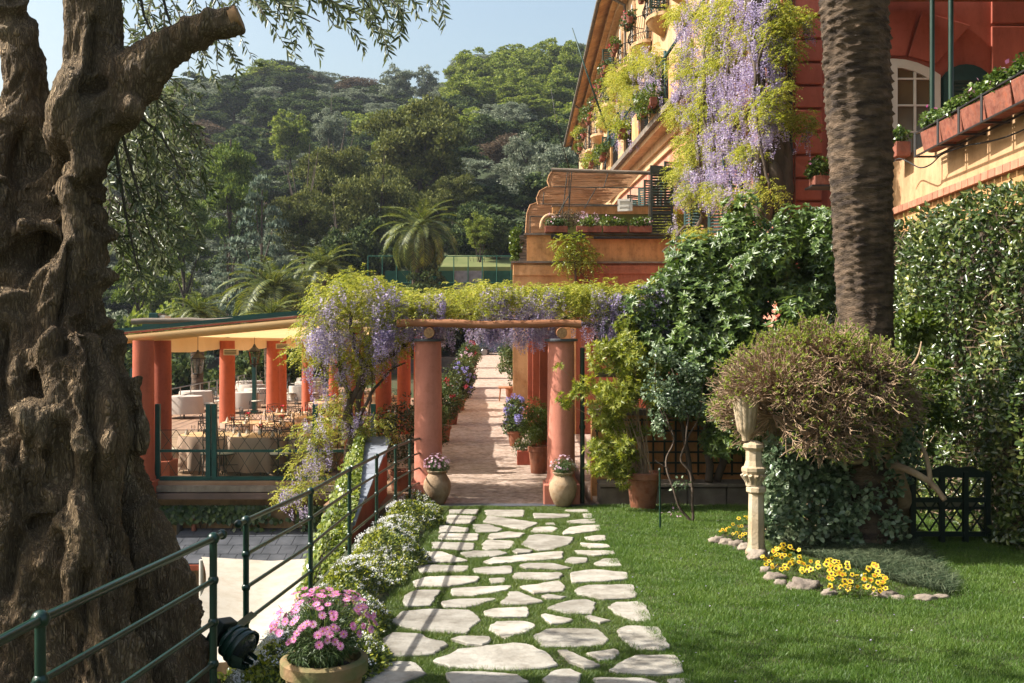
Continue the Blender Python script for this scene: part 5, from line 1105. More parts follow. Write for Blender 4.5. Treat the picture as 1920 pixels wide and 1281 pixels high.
for y in (24.0, 27.4, 30.8, 34.2, 37.6, 41, 44.4, 48, 52, 56): fwindow(y, 5.3 if y < 30 else 5.6, 1.2, 2.6, .35, y < 40, 1.1)
for y in (23.5, 26.7, 29.9, 33.1, 36.3, 39.5, 42.7, 45.9, 49.1, 53, 57, 61): fwindow(y, 9.75, 1.1, 2.3, .3, y > 30, 1.2)
for y in (24, 27, 30, 33.1, 36.1, 39.3, 42.4, 45.4, 48.6, 52, 56, 60, 64): fwindow(y, 13.45, 1.1, 2.45, .5, y in (33.1, 45.4), 1.3)
# main balcony: piers and iron railing
for i, y in enumerate(np.arange(24.6, 45, 3.2)):
    fwall('balcony_pier', 'ochre' if i % 2 else 'cream', y, y+1.35, 9.643, 10.55, .68, -.5, smooth=False)
    if y+3.2 < 46:
        m = MB(); y0, y1 = y+1.36, y+3.19
        for z in (9.74, 10.55): m.sbar((Fx(y0)-.6, y0, z), (Fx(y1)-.6, y1, z), .04, .03)
        for k in range(15): q = y0+(y1-y0)*(k+.5)/15; m.bar((Fx(q)-.6, q, 9.65), (Fx(q)-.6, q, 10.55), .011, 4)
        for k in range(5):
            q = y0+(y1-y0)*(k+.5)/5; c_ = Vector((Fx(q)-.61, q, 10.36)); m.tube([c_+Vector((0, .13*math.cos(a), .13*math.sin(a))) for a in np.linspace(0, 2*PI, 13)], .012, 4)
        m.build('balcony_railing', M['black_iron'], ho)
# top-floor round balconies
for i, y in enumerate((27, 30, 33.1, 36.1, 39.3, 42.4, 45.4, 48.6, 52, 56, 60)):
    x = Fx(y); k = 12; arc = [(x-.62*math.sin(PI*j/k), y-.85*math.cos(PI*j/k)) for j in range(k+1)]
    m = MB(); m.prism(arc[::-1], 13.22, 13.34); b_ = m.build('round_balcony', M['cream'], ho)
    m = MB(); rows = [(1, 13.217), (.8, 13.05), (.5, 12.9), (.2, 12.75)]; V = [(x-.60*math.sin(PI*j/k)*s, y-.83*math.cos(PI*j/k)*s, z) for s, z in rows for j in range(k+1)]
    m.add(V, [(r*(k+1)+j, r*(k+1)+j+1, (r+1)*(k+1)+j+1, (r+1)*(k+1)+j) for r in range(3) for j in range(k)]+[tuple(range(3*(k+1), 4*(k+1)))]); m.build('console', M['ochre'], b_, smooth='auto')
    m = MB()
    for j in range(0, 25):
        a = PI*j/24; bx, by = -.58*math.sin(a), -.82*math.cos(a)
        m.tube([(x+bx, y+by, 13.34), (x+bx*1.28, y+by*1.12, 13.55), (x+bx*1.1, y+by*1.05, 13.85), (x+bx*1.0, y+by, 14.2)], .011, 4, False)
    for z, s in ((13.55, 1.2), (14.2, 1.0)): m.tube([(x-.58*s*math.sin(PI*j/k), y-.82*s*math.cos(PI*j/k), z) for j in range(k+1)], .016, 5)
    m.build('iron_railing', M['black_iron'], b_)
    t = thing('balcony_flowers', 'flower pots hung on the %s round top-floor balcony counted from the wisteria' % ['first', 'second', 'third', 'fourth', 'fifth', 'sixth', 'seventh', 'eighth', 'ninth', 'tenth', 'eleventh'][i], 'flower box', (x-.5, y, 14), 0, 'flower boxes of the round balconies')
    for j in range(3):
        yy_ = y-.5+j*.5; MB().lathe([(.09, 0), (.13, .2), (.11, .2)], (x-.72, yy_, 14.0), 10).build('pot', M['terracotta_red'], t)
    bush(t, (x-.75, y-.1, 14.25), (.22, .75, .20), 420, 'shrub_mid' if i % 2 else 'box_leaf', .11, .07, 14, (.08, .14))
    bush(t, (x-.75, y, 14.3), (.22, .7, .16), 60, 'red_petal', .07, .07, 10, (.08, .12), name='flowers')
# planters and climbers on the main balcony further along
for i, (px, py, w_) in enumerate(((1222, 182, 22), (1165, 240, 22), (1130, 285, 25), (1108, 300, 22), (1095, 215, 15), (1085, 250, 15), (1210, 195, 14))):
    d_ = dF(px, .9); p = P(px, py, d_); t = thing('balcony_plants', ['green plant in a trough nearest the facade wisteria on the main balcony', 'yellow-green climber midway along the main balcony', 'leafy climber low on the main balcony above the reed screens', 'farthest yellow-green climber above the reed screens', 'small plant beside the flagpole on the far balcony', 'small yellow-green plant at the far end under the eaves', 'small plant in a trough next to the iron railing'][i], 'plant', tuple(p), 0, 'climbing plants of the main balcony')
    MB().box((p.x-.1, p.y-.5, p.z-.32), (p.x+.1, p.y+.5, p.z-.1)).build('planter', M['terracotta_red'], t); bush(t, tuple(p), (.35, .9, .3), 800, 'pitto_y' if i % 2 else 'box_leaf', .12, .06, 20, (.12, .2))
fp = thing('flagpole', 'thin slanting pole sticking out from the far end of the facade', 'pole', tuple(P(1135, 240, 41))); m = MB(); m.tube([P(1073, 52, 41), P(1100, 135, 41), P(1137, 240, 41)], [.02, .035, .045], 8); m.build('pole', M['shutter'], fp, smooth=True)
fp = thing('flagpole', 'long thin wire-like rod in front of the silvery trees by the reed screens', 'pole', tuple(P(1070, 300, 34))); m = MB(); m.tube([P(1033, 165, 34), P(1045, 240, 34), P(1068, 318, 34)], [.008, .012, .016], 6); m.build('pole', M['black_iron'], fp, smooth=True)
# balcony awning frame
af = thing('canopy_support', 'dark green awning frame arching over the main balcony behind the wisteria', 'frame', tuple(P(1250, 190, 31)))
m = MB(); m.tube([P(1320, 0, 27), P(1245, 110, 30), P(1240, 200, 31)], .05, 8); m.tube([P(1247, 0+95, 30), P(1250, 200, 30)], .05, 8); m.tube([P(1195, 175, 34), P(1197, 225, 34)], .05, 8); m.tube([P(1245, 110, 30), P(1160, 235, 38), P(1110, 300, 44)], .03, 6); m.build('frame', M['shutter'], af, smooth=True)

# red wing facing the garden
wg = thing('red_wing', 'red rusticated wing wall with loggia behind the palm trunk', 'building', (9, 20.7, 0))
MB().box((5.74, 20.70, 0), (18, 20.98, 12.5)).build('wall', M['rust_red'], wg)
for k in range(22):
    z = 1.2+.48*k
    for x0, x1, o_ in ((5.66, 6.42, 0),): MB().box((x0, 20.57, z), (x1, 20.697, z+.435)).build('quoin', M['rust_red'], wg, bevel=.035)
    MB().box((5.60, 20.72, z), (5.70, 21.2, z+.455)).build('quoin', M['rust_red'], wg, bevel=.02)
for k in range(11):                         # flat rusticated bands
    z = 1.2+1.0*k
    for x0, x1 in ((6.55, 6.78), (9.95, 10.9)): MB().box((x0, 20.64, z), (x1, 20.697, z+.94)).build('wall_block', M['rust_red'], wg, bevel=.02)
wx, wz_, ww, wh = 7.87, 6.15, 1.78, 2.2
def vpoly(pts, y0, y1):
    n = len(pts); m = MB(); V = [(a, y0, b) for a, b in pts]+[(a, y1, b) for a, b in pts]; m.add(V, [tuple(range(n)), tuple(range(2*n-1, n-1, -1))]+[(i, n+i, n+(i+1) % n, (i+1) % n) for i in range(n)]); return m
ang = [(-49, -18), (-15, 15), (18, 49)]
for a0, a1 in ang:
    f = lambda a, r: (wx+math.sin(math.radians(a*.62))*r*1.35, wz_+wh-1.15+math.cos(math.radians(a*.62))*r)
    vpoly([f(a0, 1.34), f(a1, 1.34), f(a1*1.05, 2.3), f(a0*1.05, 2.3)], 20.62, 20.697).build('voussoir', M['rust_red'], wg, bevel=.02)
win = vpoly(arch_poly(ww+.22, wh+.1, .34), 20.655, 20.697).build('window', M['white_paint'], wg)
vpoly([(a+wx, b+wz_) for a, b in arch_poly(ww, wh, .3)], 20.640, 20.654).build('pane', M['window_dim'], win)
for o in (win,): o.data.transform(Matrix.Translation((wx, 0, wz_-.02)))
m = MB()
po, pi_ = arch_poly(ww+.2, wh+.1, .34), arch_poly(ww-.16, wh-.08, .28); n = len(po)
V = [(a+wx, y, b+wz_) for y in (20.58, 20.636) for pl in (po, pi_) for a, b in pl]
m.add(V, [q for i in range(n) for j in [(i+1) % n] for q in ((i, j, n+j, n+i), (2*n+i, 3*n+i, 3*n+j, 2*n+j), (i, 2*n+i, 2*n+j, j), (n+i, n+j, 3*n+j, 3*n+i))])
m.box((wx-.10, 20.575, wz_), (wx+.10, 20.632, wz_+wh-.03)); m.box((wx-.005, 20.57, wz_), (wx+.005, 20.574, wz_+wh-.1))
for s in (-1, 1):
    m.box((wx+s*.47-.022, 20.59, wz_), (wx+s*.47+.022, 20.634, wz_+wh-.15))
    for k in range(4): m.box((wx+(.1 if s > 0 else -.82), 20.592, wz_+.22+k*.55), (wx+(.82 if s > 0 else -.1), 20.633, wz_+.255+k*.55))
m.build('frame', M['white_paint'], win); m = MB(); m.box((wx-.03, 20.54, wz_+.5), (wx+.02, 20.573, wz_+.75)); m.build('handle', M['black_iron'], win)
# dark shutter right of it
sp = vpoly([(a+9.42, b+wz_) for a, b in arch_poly(1.06, wh, .3)], 20.63, 20.66).build('shutter', M['shutter'], wg)
m = MB(); louvre(m, (8.93, 20.58, wz_), .98, wh-.28, (1, 0, 0)); m.build('slats', M['shutter'], sp)
MB().box((10.95, 20.5, 5.9), (11.3, 20.69, 9.6)).build('pilaster', M['orange'], wg)
# loggia: parapet, floor, ceiling
def PX(y): return 7.15+.045*(y-13)            # inner face line of the parapet
def strip(name, mat, y0, y1, z0, z1, o0, o1, par=wg, **kw):
    m = MB(); m.prism([(PX(y0)+o0, y0), (PX(y0)+o1, y0), (PX(y1)+o1, y1), (PX(y1)+o0, y1)], z0, z1); return m.build(name, M[mat], par, **kw)
strip('wall', 'ochre', 7, 20.0, 0, 5.04, 0, .6); strip('wall', 'cream', 7, 20.0, 5.20, 6.12, .04, .3)
MB().box((6.05, 19.85, 0), (PX(20)+.001, 20.58, 5.04)).build('wall', M['ochre'], wg); MB().box((5.98, 19.78, 5.043), (PX(20), 20.57, 5.13)).build('ledge', M['cream'], wg)
MB().box((6.5, 20.0, 5.14), (7.6, 20.2, 6.1)).build('wall', M['cream'], wg)
strip('floor', 'terracotta', 7, 20.57, 5.6, 5.85, .31, 6); strip('ceiling', 'brown_roof', 7, 20.57, 9.62, 9.8, -.25, 6); strip('roof_beam', 'brown_roof', 7, 20.55, 9.50, 9.618, -.2, .1)
y = 7.1
while y < 19.8: strip('brick', 'brick_pale', y+.005, y+.235, 5.043, 5.17, -.10, .32, bevel=.006); y += .245
# planters with geraniums
geo = [(16.05+.0, 'leftmost'), (15.22, 'second'), (14.39, 'third'), (13.56, 'fourth'), (12.7, 'fifth')]
for y, w1 in geo:
    t = thing('planter', '%s terracotta trough of pink geraniums on the ochre parapet at the right' % w1, 'planter', (PX(y)-.2, y+.4, 5.8), 0, 'terracotta troughs on the parapet'); x = PX(y)
    m = MB(); y0, y1 = y+.02, y+.78; V = [(x-.34, y0+.03, 5.80), (x-.10, y0+.03, 5.80), (x-.10, y1-.03, 5.80), (x-.34, y1-.03, 5.80), (x-.39, y0, 6.13), (x-.06, y0, 6.13), (x-.06, y1, 6.13), (x-.39, y1, 6.13)]
    m.add(V, [(3, 2, 1, 0), (4, 5, 6, 7), (0, 1, 5, 4), (1, 2, 6, 5), (2, 3, 7, 6), (3, 0, 4, 7)]); m.build('trough', M['terracotta_red'], t, bevel=.012)
    bush(t, (x-.22, y+.4, 6.28), (.20, .42, .13), 2000, 'pitto', .055, .05, 26, (.07, .12)); bush(t, (x-.26, y+.4, 6.33), (.2, .4, .14), 16, 'pink_petal', .07, .07, 8, (.08, .12), name='flowers')
t = thing('planter_bracket', 'dark iron bracket carrying the terracotta troughs on the parapet', 'bracket', (7, 15, 5.8)); m = MB(); y0, y1 = 12.6, 17.1
for dx, z in ((-.42, 5.77), (-.42, 6.16), (-.08, 5.77)): m.sbar((PX(y0)+dx, y0, z), (PX(y1)+dx, y1, z), .03, .025)
for y in (12.62, 14.38, 15.2, 16.03, 17.05): m.sbar((PX(y)-.43, y, 5.76), (PX(y)-.43, y, 6.18), .03, .03); m.sbar((PX(y)-.43, y, 5.765), (PX(y)-.02, y, 5.765), .03, .03)
m.build('bracket', M['black_iron'], t)
t = thing('planter', 'small terracotta pot on a bracket half hidden right of the palm trunk', 'planter', (7.0, 18.6, 5.9)); x = P(1678, 280, 18.6); MB().box((x.x-.05, 18.4, x.z-.16), (x.x+.22, 18.9, x.z+.12)).build('trough', M['terracotta_red'], t, bevel=.015); bush(t, (x.x+.05, 18.6, x.z+.25), (.16, .22, .14), 700, 'pitto', .06, .05, 14, (.06, .1))
t = thing('planter', 'small planter with pink geranium on a bracket left of the palm trunk', 'planter', (6.2, 19.5, 5.5)); x = P(1535, 345, 19.4); MB().box((x.x-.13, 19.2, x.z-.04), (x.x+.35, 19.6, x.z+.14)).build('trough', M['terracotta_red'], t, bevel=.015); bush(t, (x.x+.02, 19.4, x.z+.32), (.22, .22, .17), 1200, 'box_leaf', .06, .05, 16, (.07, .12)); bush(t, (x.x, 19.35, x.z+.42), (.2, .2, .13), 14, 'pink_petal', .07, .07, 6, (.06, .1), name='flowers')
MB().box((x.x-.2, 19.15, x.z-.08), (x.x+.4, 19.65, x.z-.045)).build('bracket', M['black_iron'], t)
for px, y, lb in ((1748, 17.35, 'left of two green awning poles above the geranium troughs'), (1783, 16.75, 'right of two green awning poles above the geranium troughs')):
    a = P(px, 0, y); t = thing('awning_pole', lb, 'pole', (a.x, y, 5.9)); MB().bar((a.x, y, 5.9), (a.x, y, 9.6), .042, 14).build('pole', M['green_iron'], t, smooth='auto'); MB().lathe([(.06, 0), (.06, .03), (.045, .05)], (a.x, y, 5.9), 14).build('foot', M['green_iron'], t, smooth='auto')
t = thing('cable', 'black irrigation hose sagging below the geranium troughs', 'cable', tuple(P(1700, 300, 17.5))); m = MB(); a, r = smooth_path([P(1668, 308, 18.3), P(1685, 297, 18), P(1705, 304, 17.5), P(1725, 314, 17.2), P(1745, 308, 16.9), P(1765, 290, 16.6), P(1790, 280, 16), P(1815, 272, 15.5), P(1850, 266, 15), P(1890, 255, 14.4), P(1935, 236, 13.8)], [.012]*11); m.tube(a, r, 6); m.build('hose', M['rubber'], t, smooth=True)
# downpipes at the corner
for x, y, mt, r in ((5.62, 20.45, 'terracotta_red', .035), (5.72, 20.5, 'black_iron', .06), (5.83, 20.52, 'terracotta_red', .02)):
    m = MB(); m.bar((x, y, 3), (x, y, 12), r, 12)
    for z in (4.5, 6.5, 8.5): m.lathe([(r+.012, z), (r+.012, z+.06)], (x, y, 0), 12)
    m.build('downpipe', M[mt], wg, smooth='auto')

# reed-screened balcony house
rh = thing('balcony_house', 'ochre two-step balcony building with reed screens above the pergola', 'building', (2.6, 28, 0)); Yh = 28.0
MB().box((.03, Yh, 0), (1.80, 34, 4.80)).build('wall', M['ochre'], rh); MB().box((1.803, Yh+.06, 0), (5.35, 34, 4.80)).build('wall', M['house_red'], rh)
MB().box((-.03, Yh-.10, 4.803), (1.86, 30.5, 4.86)).build('ledge', M['ledge'], rh); MB().box((1.9, Yh-.04, 4.803), (5.3, 30.5, 4.85)).build('ledge', M['ledge'], rh)
MB().box((0.03, Yh-.05, 4.45), (1.82, Yh-.003, 4.75)).build('moulding', M['ochre'], rh, bevel=.02); MB().box((1.9, Yh-.0, 4.5), (5.3, Yh+.057, 4.75)).build('moulding', M['house_red'], rh, bevel=.02)
MB().box((.42, Yh+.12, 4.863), (5.34, 31, 5.60)).build('wall', M['orange'], rh); MB().box((.34, Yh+.04, 5.603), (5.34, 31.0, 5.66)).build('ledge', M['ledge'], rh)
MB().box((1.1, Yh-.12, 5.50), (2.05, Yh+.11, 5.60)).build('bracket', M['black_iron'], rh); MB().box((2.3, Yh-.10, 5.49), (5.2, Yh+.11, 5.55)).build('bracket', M['black_iron'], rh)
pg = P(1100, 395, 29.6); MB().box((1.3, 29.6, 5.663), (5.3, 29.8, pg.z-.1)).build('wall', M['trellis_green'] if 'trellis_green' in M else pm('olive_paint', (.16, .17, .03), (.12, .13, .025), 2, .85), rh)
MB().box((1.2, 29.58, pg.z-.097), (5.3, 29.82, pg.z+.13)).build('wall', M['orange'], rh); MB().box((1.18, 29.56, pg.z+.133), (5.3, 29.84, pg.z+.16)).build('ledge', M['ledge'], rh)
for i in range(9): MB().box((P(963, 0, 28.6).x+.16+.02*(i % 2), 28.3, 4.87+i*.085), (P(963, 0, 28.6).x+.44-.02*(i % 2), 28.7, 4.945+i*.085)).build('brick', M['ledge'], rh, bevel=.01)
for i, (a, b) in enumerate(((1022, 1064), (1081, 1128), (1131, 1176), (1180, 1222))):
    p, q = P(a, 436, Yh-.05), P(b, 428, Yh-.05); t = thing('window_box', '%s long red flower box on the reed-screened balcony' % ['leftmost', 'second', 'third', 'rightmost'][i], 'planter', (p.x, Yh, 5.6), 0, 'long red flower boxes of the reed balcony')
    MB().box((p.x, Yh-.13, 5.665), (q.x, Yh+.11, 5.84)).build('box', M['terracotta_red'], t, bevel=.01); bush(t, ((p.x+q.x)/2, Yh, 5.93), (.34, .14, .09), 700, 'box_leaf' if i else 'shrub_mid', .06, .05, 18, (.06, .11)); bush(t, ((p.x+q.x)/2, Yh, 6.0), (.3, .12, .14), 14, 'pale_pink_petal', .06, .05, 8, (.05, .1), name='flowers')
t = thing('balcony_shrub', 'greyish pink feathery shrub behind the leftmost red flower box', 'shrub', (1.9, 28.6, 5.66)); bush(t, (P(1062, 415, 28.6).x, 28.6, 6.1), (.5, .25, .22), 1200, 'f_brown', .05, .03, 26, (.08, .14)); bush(t, (P(1100, 415, 28.6).x, 28.6, 6.1), (.35, .25, .25), 500, 'pale_pink_petal', .03, .02, 16, (.08, .14), name='flowers')
def reed(px_poly, y0, tilt, lb):
    pts = [P(a, b, y0) for a, b in px_poly]; t = thing('reed_screen', lb, 'screen', tuple(pts[0]), 0, 'reed screens stepping down the balconies'); n = len(pts); zt = max(p.z for p in pts)
    back = [(p.x, p.y+(zt-p.z)*0+tilt*(p.z-zt)*-1, p.z) for p in pts]; V = [tuple(b) for b in back]+[(b[0], b[1]+.03, b[2]) for b in back]
    MB().add(V, [tuple(range(n)), tuple(range(2*n-1, n-1, -1))]+[(i, n+i, n+(i+1) % n, (i+1) % n) for i in range(n)]).build('reed_mat', M['reed'], t)
    m = MB()
    for k in range(160):                      # single canes standing proud
        z = zt-random.random()*(zt-min(p.z for p in pts)); xs_ = []
        for i in range(n):
            p, q = pts[i], pts[(i+1) % n]
            if (p.z > z) != (q.z > z): xs_.append(p.x+(q.x-p.x)*(z-p.z)/(q.z-p.z))
        if len(xs_) < 2: continue
        xa, xb = min(xs_), max(xs_); a = xa+random.random()*(xb-xa)*.5; b = min(xb+.02, a+random.uniform(.3, 1.2)); yk = y0+tilt*(zt-z)-.012; m.bar((a, yk, z), (b, yk, z+random.gauss(0, .01)), .008, 4)
    m.build('canes', M['reed'], t, kind='stuff')
    m = MB()
    edge = [p for p in pts[-4:]]
    m.tube([(p.x, p.y+tilt*(zt-p.z)-.01, p.z) for p in edge], .022, 6); m.build('hem', M['reed'], t, smooth='auto')
reed([(1198, 328), (1178, 352), (1030, 352), (1026, 340), (1030, 328), (1036, 320)], 29.4, -.3, 'topmost reed screen under the grey pole')
reed([(1172, 354), (1132, 384), (1008, 384), (1006, 372), (1012, 358), (1026, 350)], 30.3, -.3, 'middle reed screen of the three stepping down left')
reed([(1130, 386), (1100, 412), (1040, 440), (985, 444), (988, 400), (994, 384), (1006, 380)], 31.2, -.3, 'lowest reed screen beside the round scroll')
t = thing('grey_pole', 'weathered grey pole along the top of the reed screens', 'pole', tuple(P(1036, 319, 29))); m = MB(); m.tube([P(1034, 318, 29), P(1120, 321, 29), P(1219, 324, 29)], .06, 10); m.build('pole', M['log_grey'], t, smooth='auto')
t = thing('screen_support', 'thin dark iron frame carrying the reed screens', 'frame', tuple(P(1068, 430, 28.8))); m = MB()
for a, b in (((1067, 322), (1067, 430)), ((1072, 322), (1064, 430)), ((1217, 322), (1217, 430)), ((1036, 350), (1217, 352)), ((1010, 382), (1160, 384)), ((994, 405), (1100, 407)), ((1140, 324), (1132, 352)), ((1182, 352), (1182, 378)), ((994, 405), (994, 436)), ((1020, 360), (1018, 384)), ((1118, 352), (1096, 390)), ((1064, 322), (1050, 436))): m.bar(P(*a, 28.8), P(*b, 28.8), .014, 6)
m.tube([P(1066, 368, 28.7), P(1055, 385, 28.7), P(1045, 405, 28.7), P(1042, 432, 28.7)], .018, 6); m.build('frame', M['shutter_old'], t)
t = thing('scroll_ornament', 'round cream scroll ornament at the left of the balcony', 'ornament', tuple(P(1030, 428, 28.6))); c_ = P(1032, 424, 28.7); m = MB(); m.tube([c_+Vector((.27*math.cos(a), 0, .33*math.sin(a))) for a in np.linspace(-.4, PI+.2, 20)], .05, 8)
m.tube([c_+Vector((.18*s*math.cos(a), 0, .2*s*math.sin(a))) for a, s in zip(np.linspace(0, 3*PI, 30), np.linspace(1, .15, 30))], .03, 6); m.build('scroll', M['cream'], t, smooth=True)
t = thing('old_shutter', 'tall weathered arched shutter standing open right of the reed screens', 'shutter', (4.0, 28.5, 5.6)); a, b = P(1219, 462, 28.5), P(1262, 312, 28.5); wdt = b.x-a.x
m = MB(); louvre(m, (a.x, 28.5, a.z), wdt, b.z-a.z-.15, (1, 0, 0)); m.build('shutter', M['shutter_old'], t); m = MB(); m.add([(a.x, 28.48, b.z-.15), (b.x, 28.48, b.z-.15), (b.x, 28.48, b.z-.06), (a.x+wdt*.5, 28.48, b.z+.02), (a.x, 28.48, b.z+.04), (a.x, 28.53, b.z-.15), (b.x, 28.53, b.z-.15), (b.x, 28.53, b.z-.06), (a.x+wdt*.5, 28.53, b.z+.02), (a.x, 28.53, b.z+.04)], [(0, 1, 2, 3, 4), (9, 8, 7, 6, 5), (0, 5, 6, 1), (1, 6, 7, 2), (2, 7, 8, 3), (3, 8, 9, 4), (4, 9, 5, 0)]); m.build('arched_top', M['shutter_old'], t)
t = thing('slatted_shutter', 'small white slatted shutter on the balcony', 'shutter', tuple(P(1160, 395, 29))); a, b = P(1158, 396, 29.2), P(1186, 373, 29.2); m = MB(); louvre(m, (a.x, 29.2, a.z), b.x-a.x, b.z-a.z, (1, -.25, 0), 6); m.build('shutter', M['white_paint'], t)
t = thing('climbing_vine', 'small yellow-green vine on the ochre balcony wall', 'vine', tuple(P(1080, 520, 27.8))); Pn, O = px_puffs([(1078, 462, 22, 12, 8), (1095, 485, 22, 10, 6), (1062, 488, 14, 8, 4)], 330, 27.7, .22, .8, .15); wist_leaves(t, Pn, O+.4*rnd_dir(len(Pn)), 5, .2, .07, .035, mat='pitto_y'); vine_stems(t, [([P(1080, 530, 27.9), P(1078, 500, 27.85), P(1082, 470, 27.8)], .04, .02), ([P(1082, 505, 27.9), P(1105, 525, 27.95), P(1130, 545, 27.95)], .015, .01)])
t = thing('ivy_column', 'green creeper hanging at the left end of the balcony', 'vine', tuple(P(972, 490, 28.3))); bush(t, tuple(P(968, 455, 28.4)), (.16, .2, .5), 900, 'box_leaf', .07, .06, 22, (.07, .12))

# wisteria on the facade
fw = thing('facade_wisteria', 'great wisteria cascading with lilac racemes over the pink hotel facade', 'wisteria', (5.4, 20.6, 3))
def zpt(zx, zy, out): px, py = 1220+zx/2.667, zy/2.667; d_ = dF(px, out) if px < 1480 else 19.9; return P(px, py, max(d_, 19.4))
cen, rad = [], []
blobs = [(130, 70, 45, 25), (300, 60, 60, 40), (400, 30, 60, 30), (560, 180, 70, 50), (600, 130, 60, 40), (620, 480, 60, 50), (600, 560, 40, 60), (190, 340, 60, 45), (380, 290, 60, 40), (340, 330, 40, 30), (250, 570, 50, 40), (300, 520, 40, 40), (330, 960, 50, 30), (380, 980, 40, 30), (190, 800, 60, 40), (130, 870, 40, 30), (60, 1120, 50, 60), (110, 1170, 60, 50), (20, 1180, 40, 60), (400, 760, 80, 30), (660, 60, 30, 60), (740, 610, 40, 25), (200, 980, 30, 30), (500, 750, 40, 20), (690, 250, 30, 40), (220, 250, 60, 30), (150, 560, 30, 40), (310, 630, 50, 40), (200, 720, 40, 30), (280, 420, 40, 40), (450, 130, 60, 60), (230, 1190, 40, 30), (570, 950, 50, 30), (450, 550, 40, 30), (330, 160, 60, 40), (760, 100, 40, 15), (-40, 330, 50, 40), (-10, 290, 50, 50), (-140, 420, 60, 50), (-200, 560, 50, 60), (-90, 480, 40, 40), (-120, 380, 50, 30)]
for (bx, by, bw, bh) in blobs:
    for i in range(11): p = zpt(bx+random.uniform(-bw, bw), by+random.uniform(-bh, bh), random.uniform(.35, .85)); cen.append(tuple(p)); rad.append(.2*random.uniform(.7, 1.3)*p.y/22)
Pn, O = puffs(cen, rad, 11500, .8, .4); wist_leaves(fw, Pn, O*np.array([1, 1, .3])+.6*rnd_dir(len(Pn))+np.array([-.3, -.2, 0]), 5, .22, .07, .027)
fl_ = []
zones = [(120, 820, 330, 1040, 60), (300, 880, 500, 1040, 40), (500, 240, 660, 560, 60), (120, 100, 300, 420, 50), (120, 380, 300, 640, 50), (420, 60, 560, 330, 40), (-60, 330, 60, 520, 30), (0, 1080, 130, 1230, 25), (150, 680, 300, 900, 30), (130, 110, 500, 250, 120), (110, 250, 420, 500, 130), (280, 330, 520, 560, 190), (110, 400, 220, 640, 60), (290, 500, 480, 720, 110), (230, 640, 400, 800, 70), (290, 760, 500, 900, 110), (110, 860, 230, 1030, 60), (290, 960, 400, 1040, 30), (500, 0, 640, 250, 50), (500, 560, 620, 720, 60), (600, 560, 700, 700, 16), (360, 0, 560, 120, 60), (-100, 250, 20, 560, 80), (-200, 480, -60, 760, 50), (760, 120, 810, 170, 8), (740, 640, 800, 700, 5), (0, 1130, 160, 1220, 25), (480, 820, 540, 900, 14), (640, 200, 720, 320, 12), (150, 0, 360, 110, 50), (560, 330, 640, 420, 15)]
for (x0, y0, x1, y1, k) in zones:
    for i in range(int(k*.8)): p = zpt(random.uniform(x0, x1), random.uniform(y0, y1)-25, random.uniform(.45, 1.0)); fl_.append(tuple(p))
racemes(fw, fl_, 1.2, 300)
st_ = []
for i in range(14):
    a = random.uniform(-25, 25); b = random.uniform(-22, 22); st_.append(([P(1450+a*.9, 420, 20.3+random.random()*.3), P(1447+a+b*.3, 330, 20.3+random.random()*.25), P(1446+b, 240, 20.3), P(1442+a, 150, 20.3), P(1435+b, 60, 20.3), P(1425+a, -40, 20.4)], .13, .09))
for i in range(6): st_.append(([P(1325+random.uniform(-12, 12), 490, 26), P(1318+random.uniform(-12, 12), 440, 26), P(1322+random.uniform(-10, 10), 380, 26), P(1312+random.uniform(-12, 12), 300, 26.5), P(1316, 200, 27), P(1330, 80, 27)], .06, .03))
st_.append(([P(1310, 440, 26), P(1290, 425, 26), P(1276, 435, 26), P(1265, 455, 26), P(1240, 470, 26)], .06, .02)); st_.append(([P(1440, 70, 20.3), P(1400, 45, 21.3), P(1360, 35, 22.8), P(1330, 20, 24)], .05, .03))
for i in range(9):
    zx = random.uniform(150, 560); st_.append(([zpt(zx+random.uniform(-60, 60), 950-i*60, .7), zpt(zx, 700-i*50, .9), zpt(zx+random.uniform(-60, 60), 450-i*40, .85), zpt(zx+random.uniform(-90, 90), 150-i*20, .7)], .035, .015))
vine_stems(fw, st_)
# ================================================================== RIGHT-HAND GARDEN
# palm trunk
pa = thing('palm_tree', 'tall date palm trunk ringed with old leaf scars at the right', 'palm tree', (4.3, 12.2, .1))
ctrl = [P(1625, 1010, 12.2), P(1622, 600, 12.1), P(1617, 400, 11.75), P(1608, 150, 11.3), P(1600, 0, 11.0), P(1590, -250, 10.6), P(1580, -520, 10.3)]
a, r = smooth_path(ctrl, [.36, .315, .335, .352, .35, .33, .30], 70); nT = len(a); n = 96; V = []
zc = [p.z for p in a]
for i in range(nT):
    for k in range(n):
        th = 2*PI*k/n; z = zc[i]; kk = th/(2*PI)*11; row = z/.085; ph = row+.5*(math.floor(kk) % 2)+.25*math.sin(kk*2*PI)*.3
        fr = ph-math.floor(ph); nz = noise.noise(Vector((math.cos(th)*3, math.sin(th)*3, z*6))); edge = abs((kk % 1)-.5)*2
        rr = r[i]*(1+.062*(1-fr)**1.6*(1-.35*edge**4)*(1+1.6*nz)+.045*nz+.030*noise.noise(Vector((math.cos(th)*13, math.sin(th)*13, z*38)))); V.append((a[i].x+rr*math.cos(th), a[i].y+rr*math.sin(th), z))
F = [(i*n+k, (i+1)*n+k, (i+1)*n+(k+1) % n, i*n+(k+1) % n) for i in range(nT-1) for k in range(n)]
if V[-1][2] > V[0][2]: F = [f[::-1] for f in F]
pm('palm_bark', (0.20, 0.135, 0.088), (0.055, 0.036, 0.025), 3.5, 0.9, 1.0, 26, stretch=(1, 1, 4), c3=(0.13, 0.09, 0.058), stain=.4)
m = MB(); m.add(V, F); m.build('trunk', M['palm_bark'], pa, smooth=True)
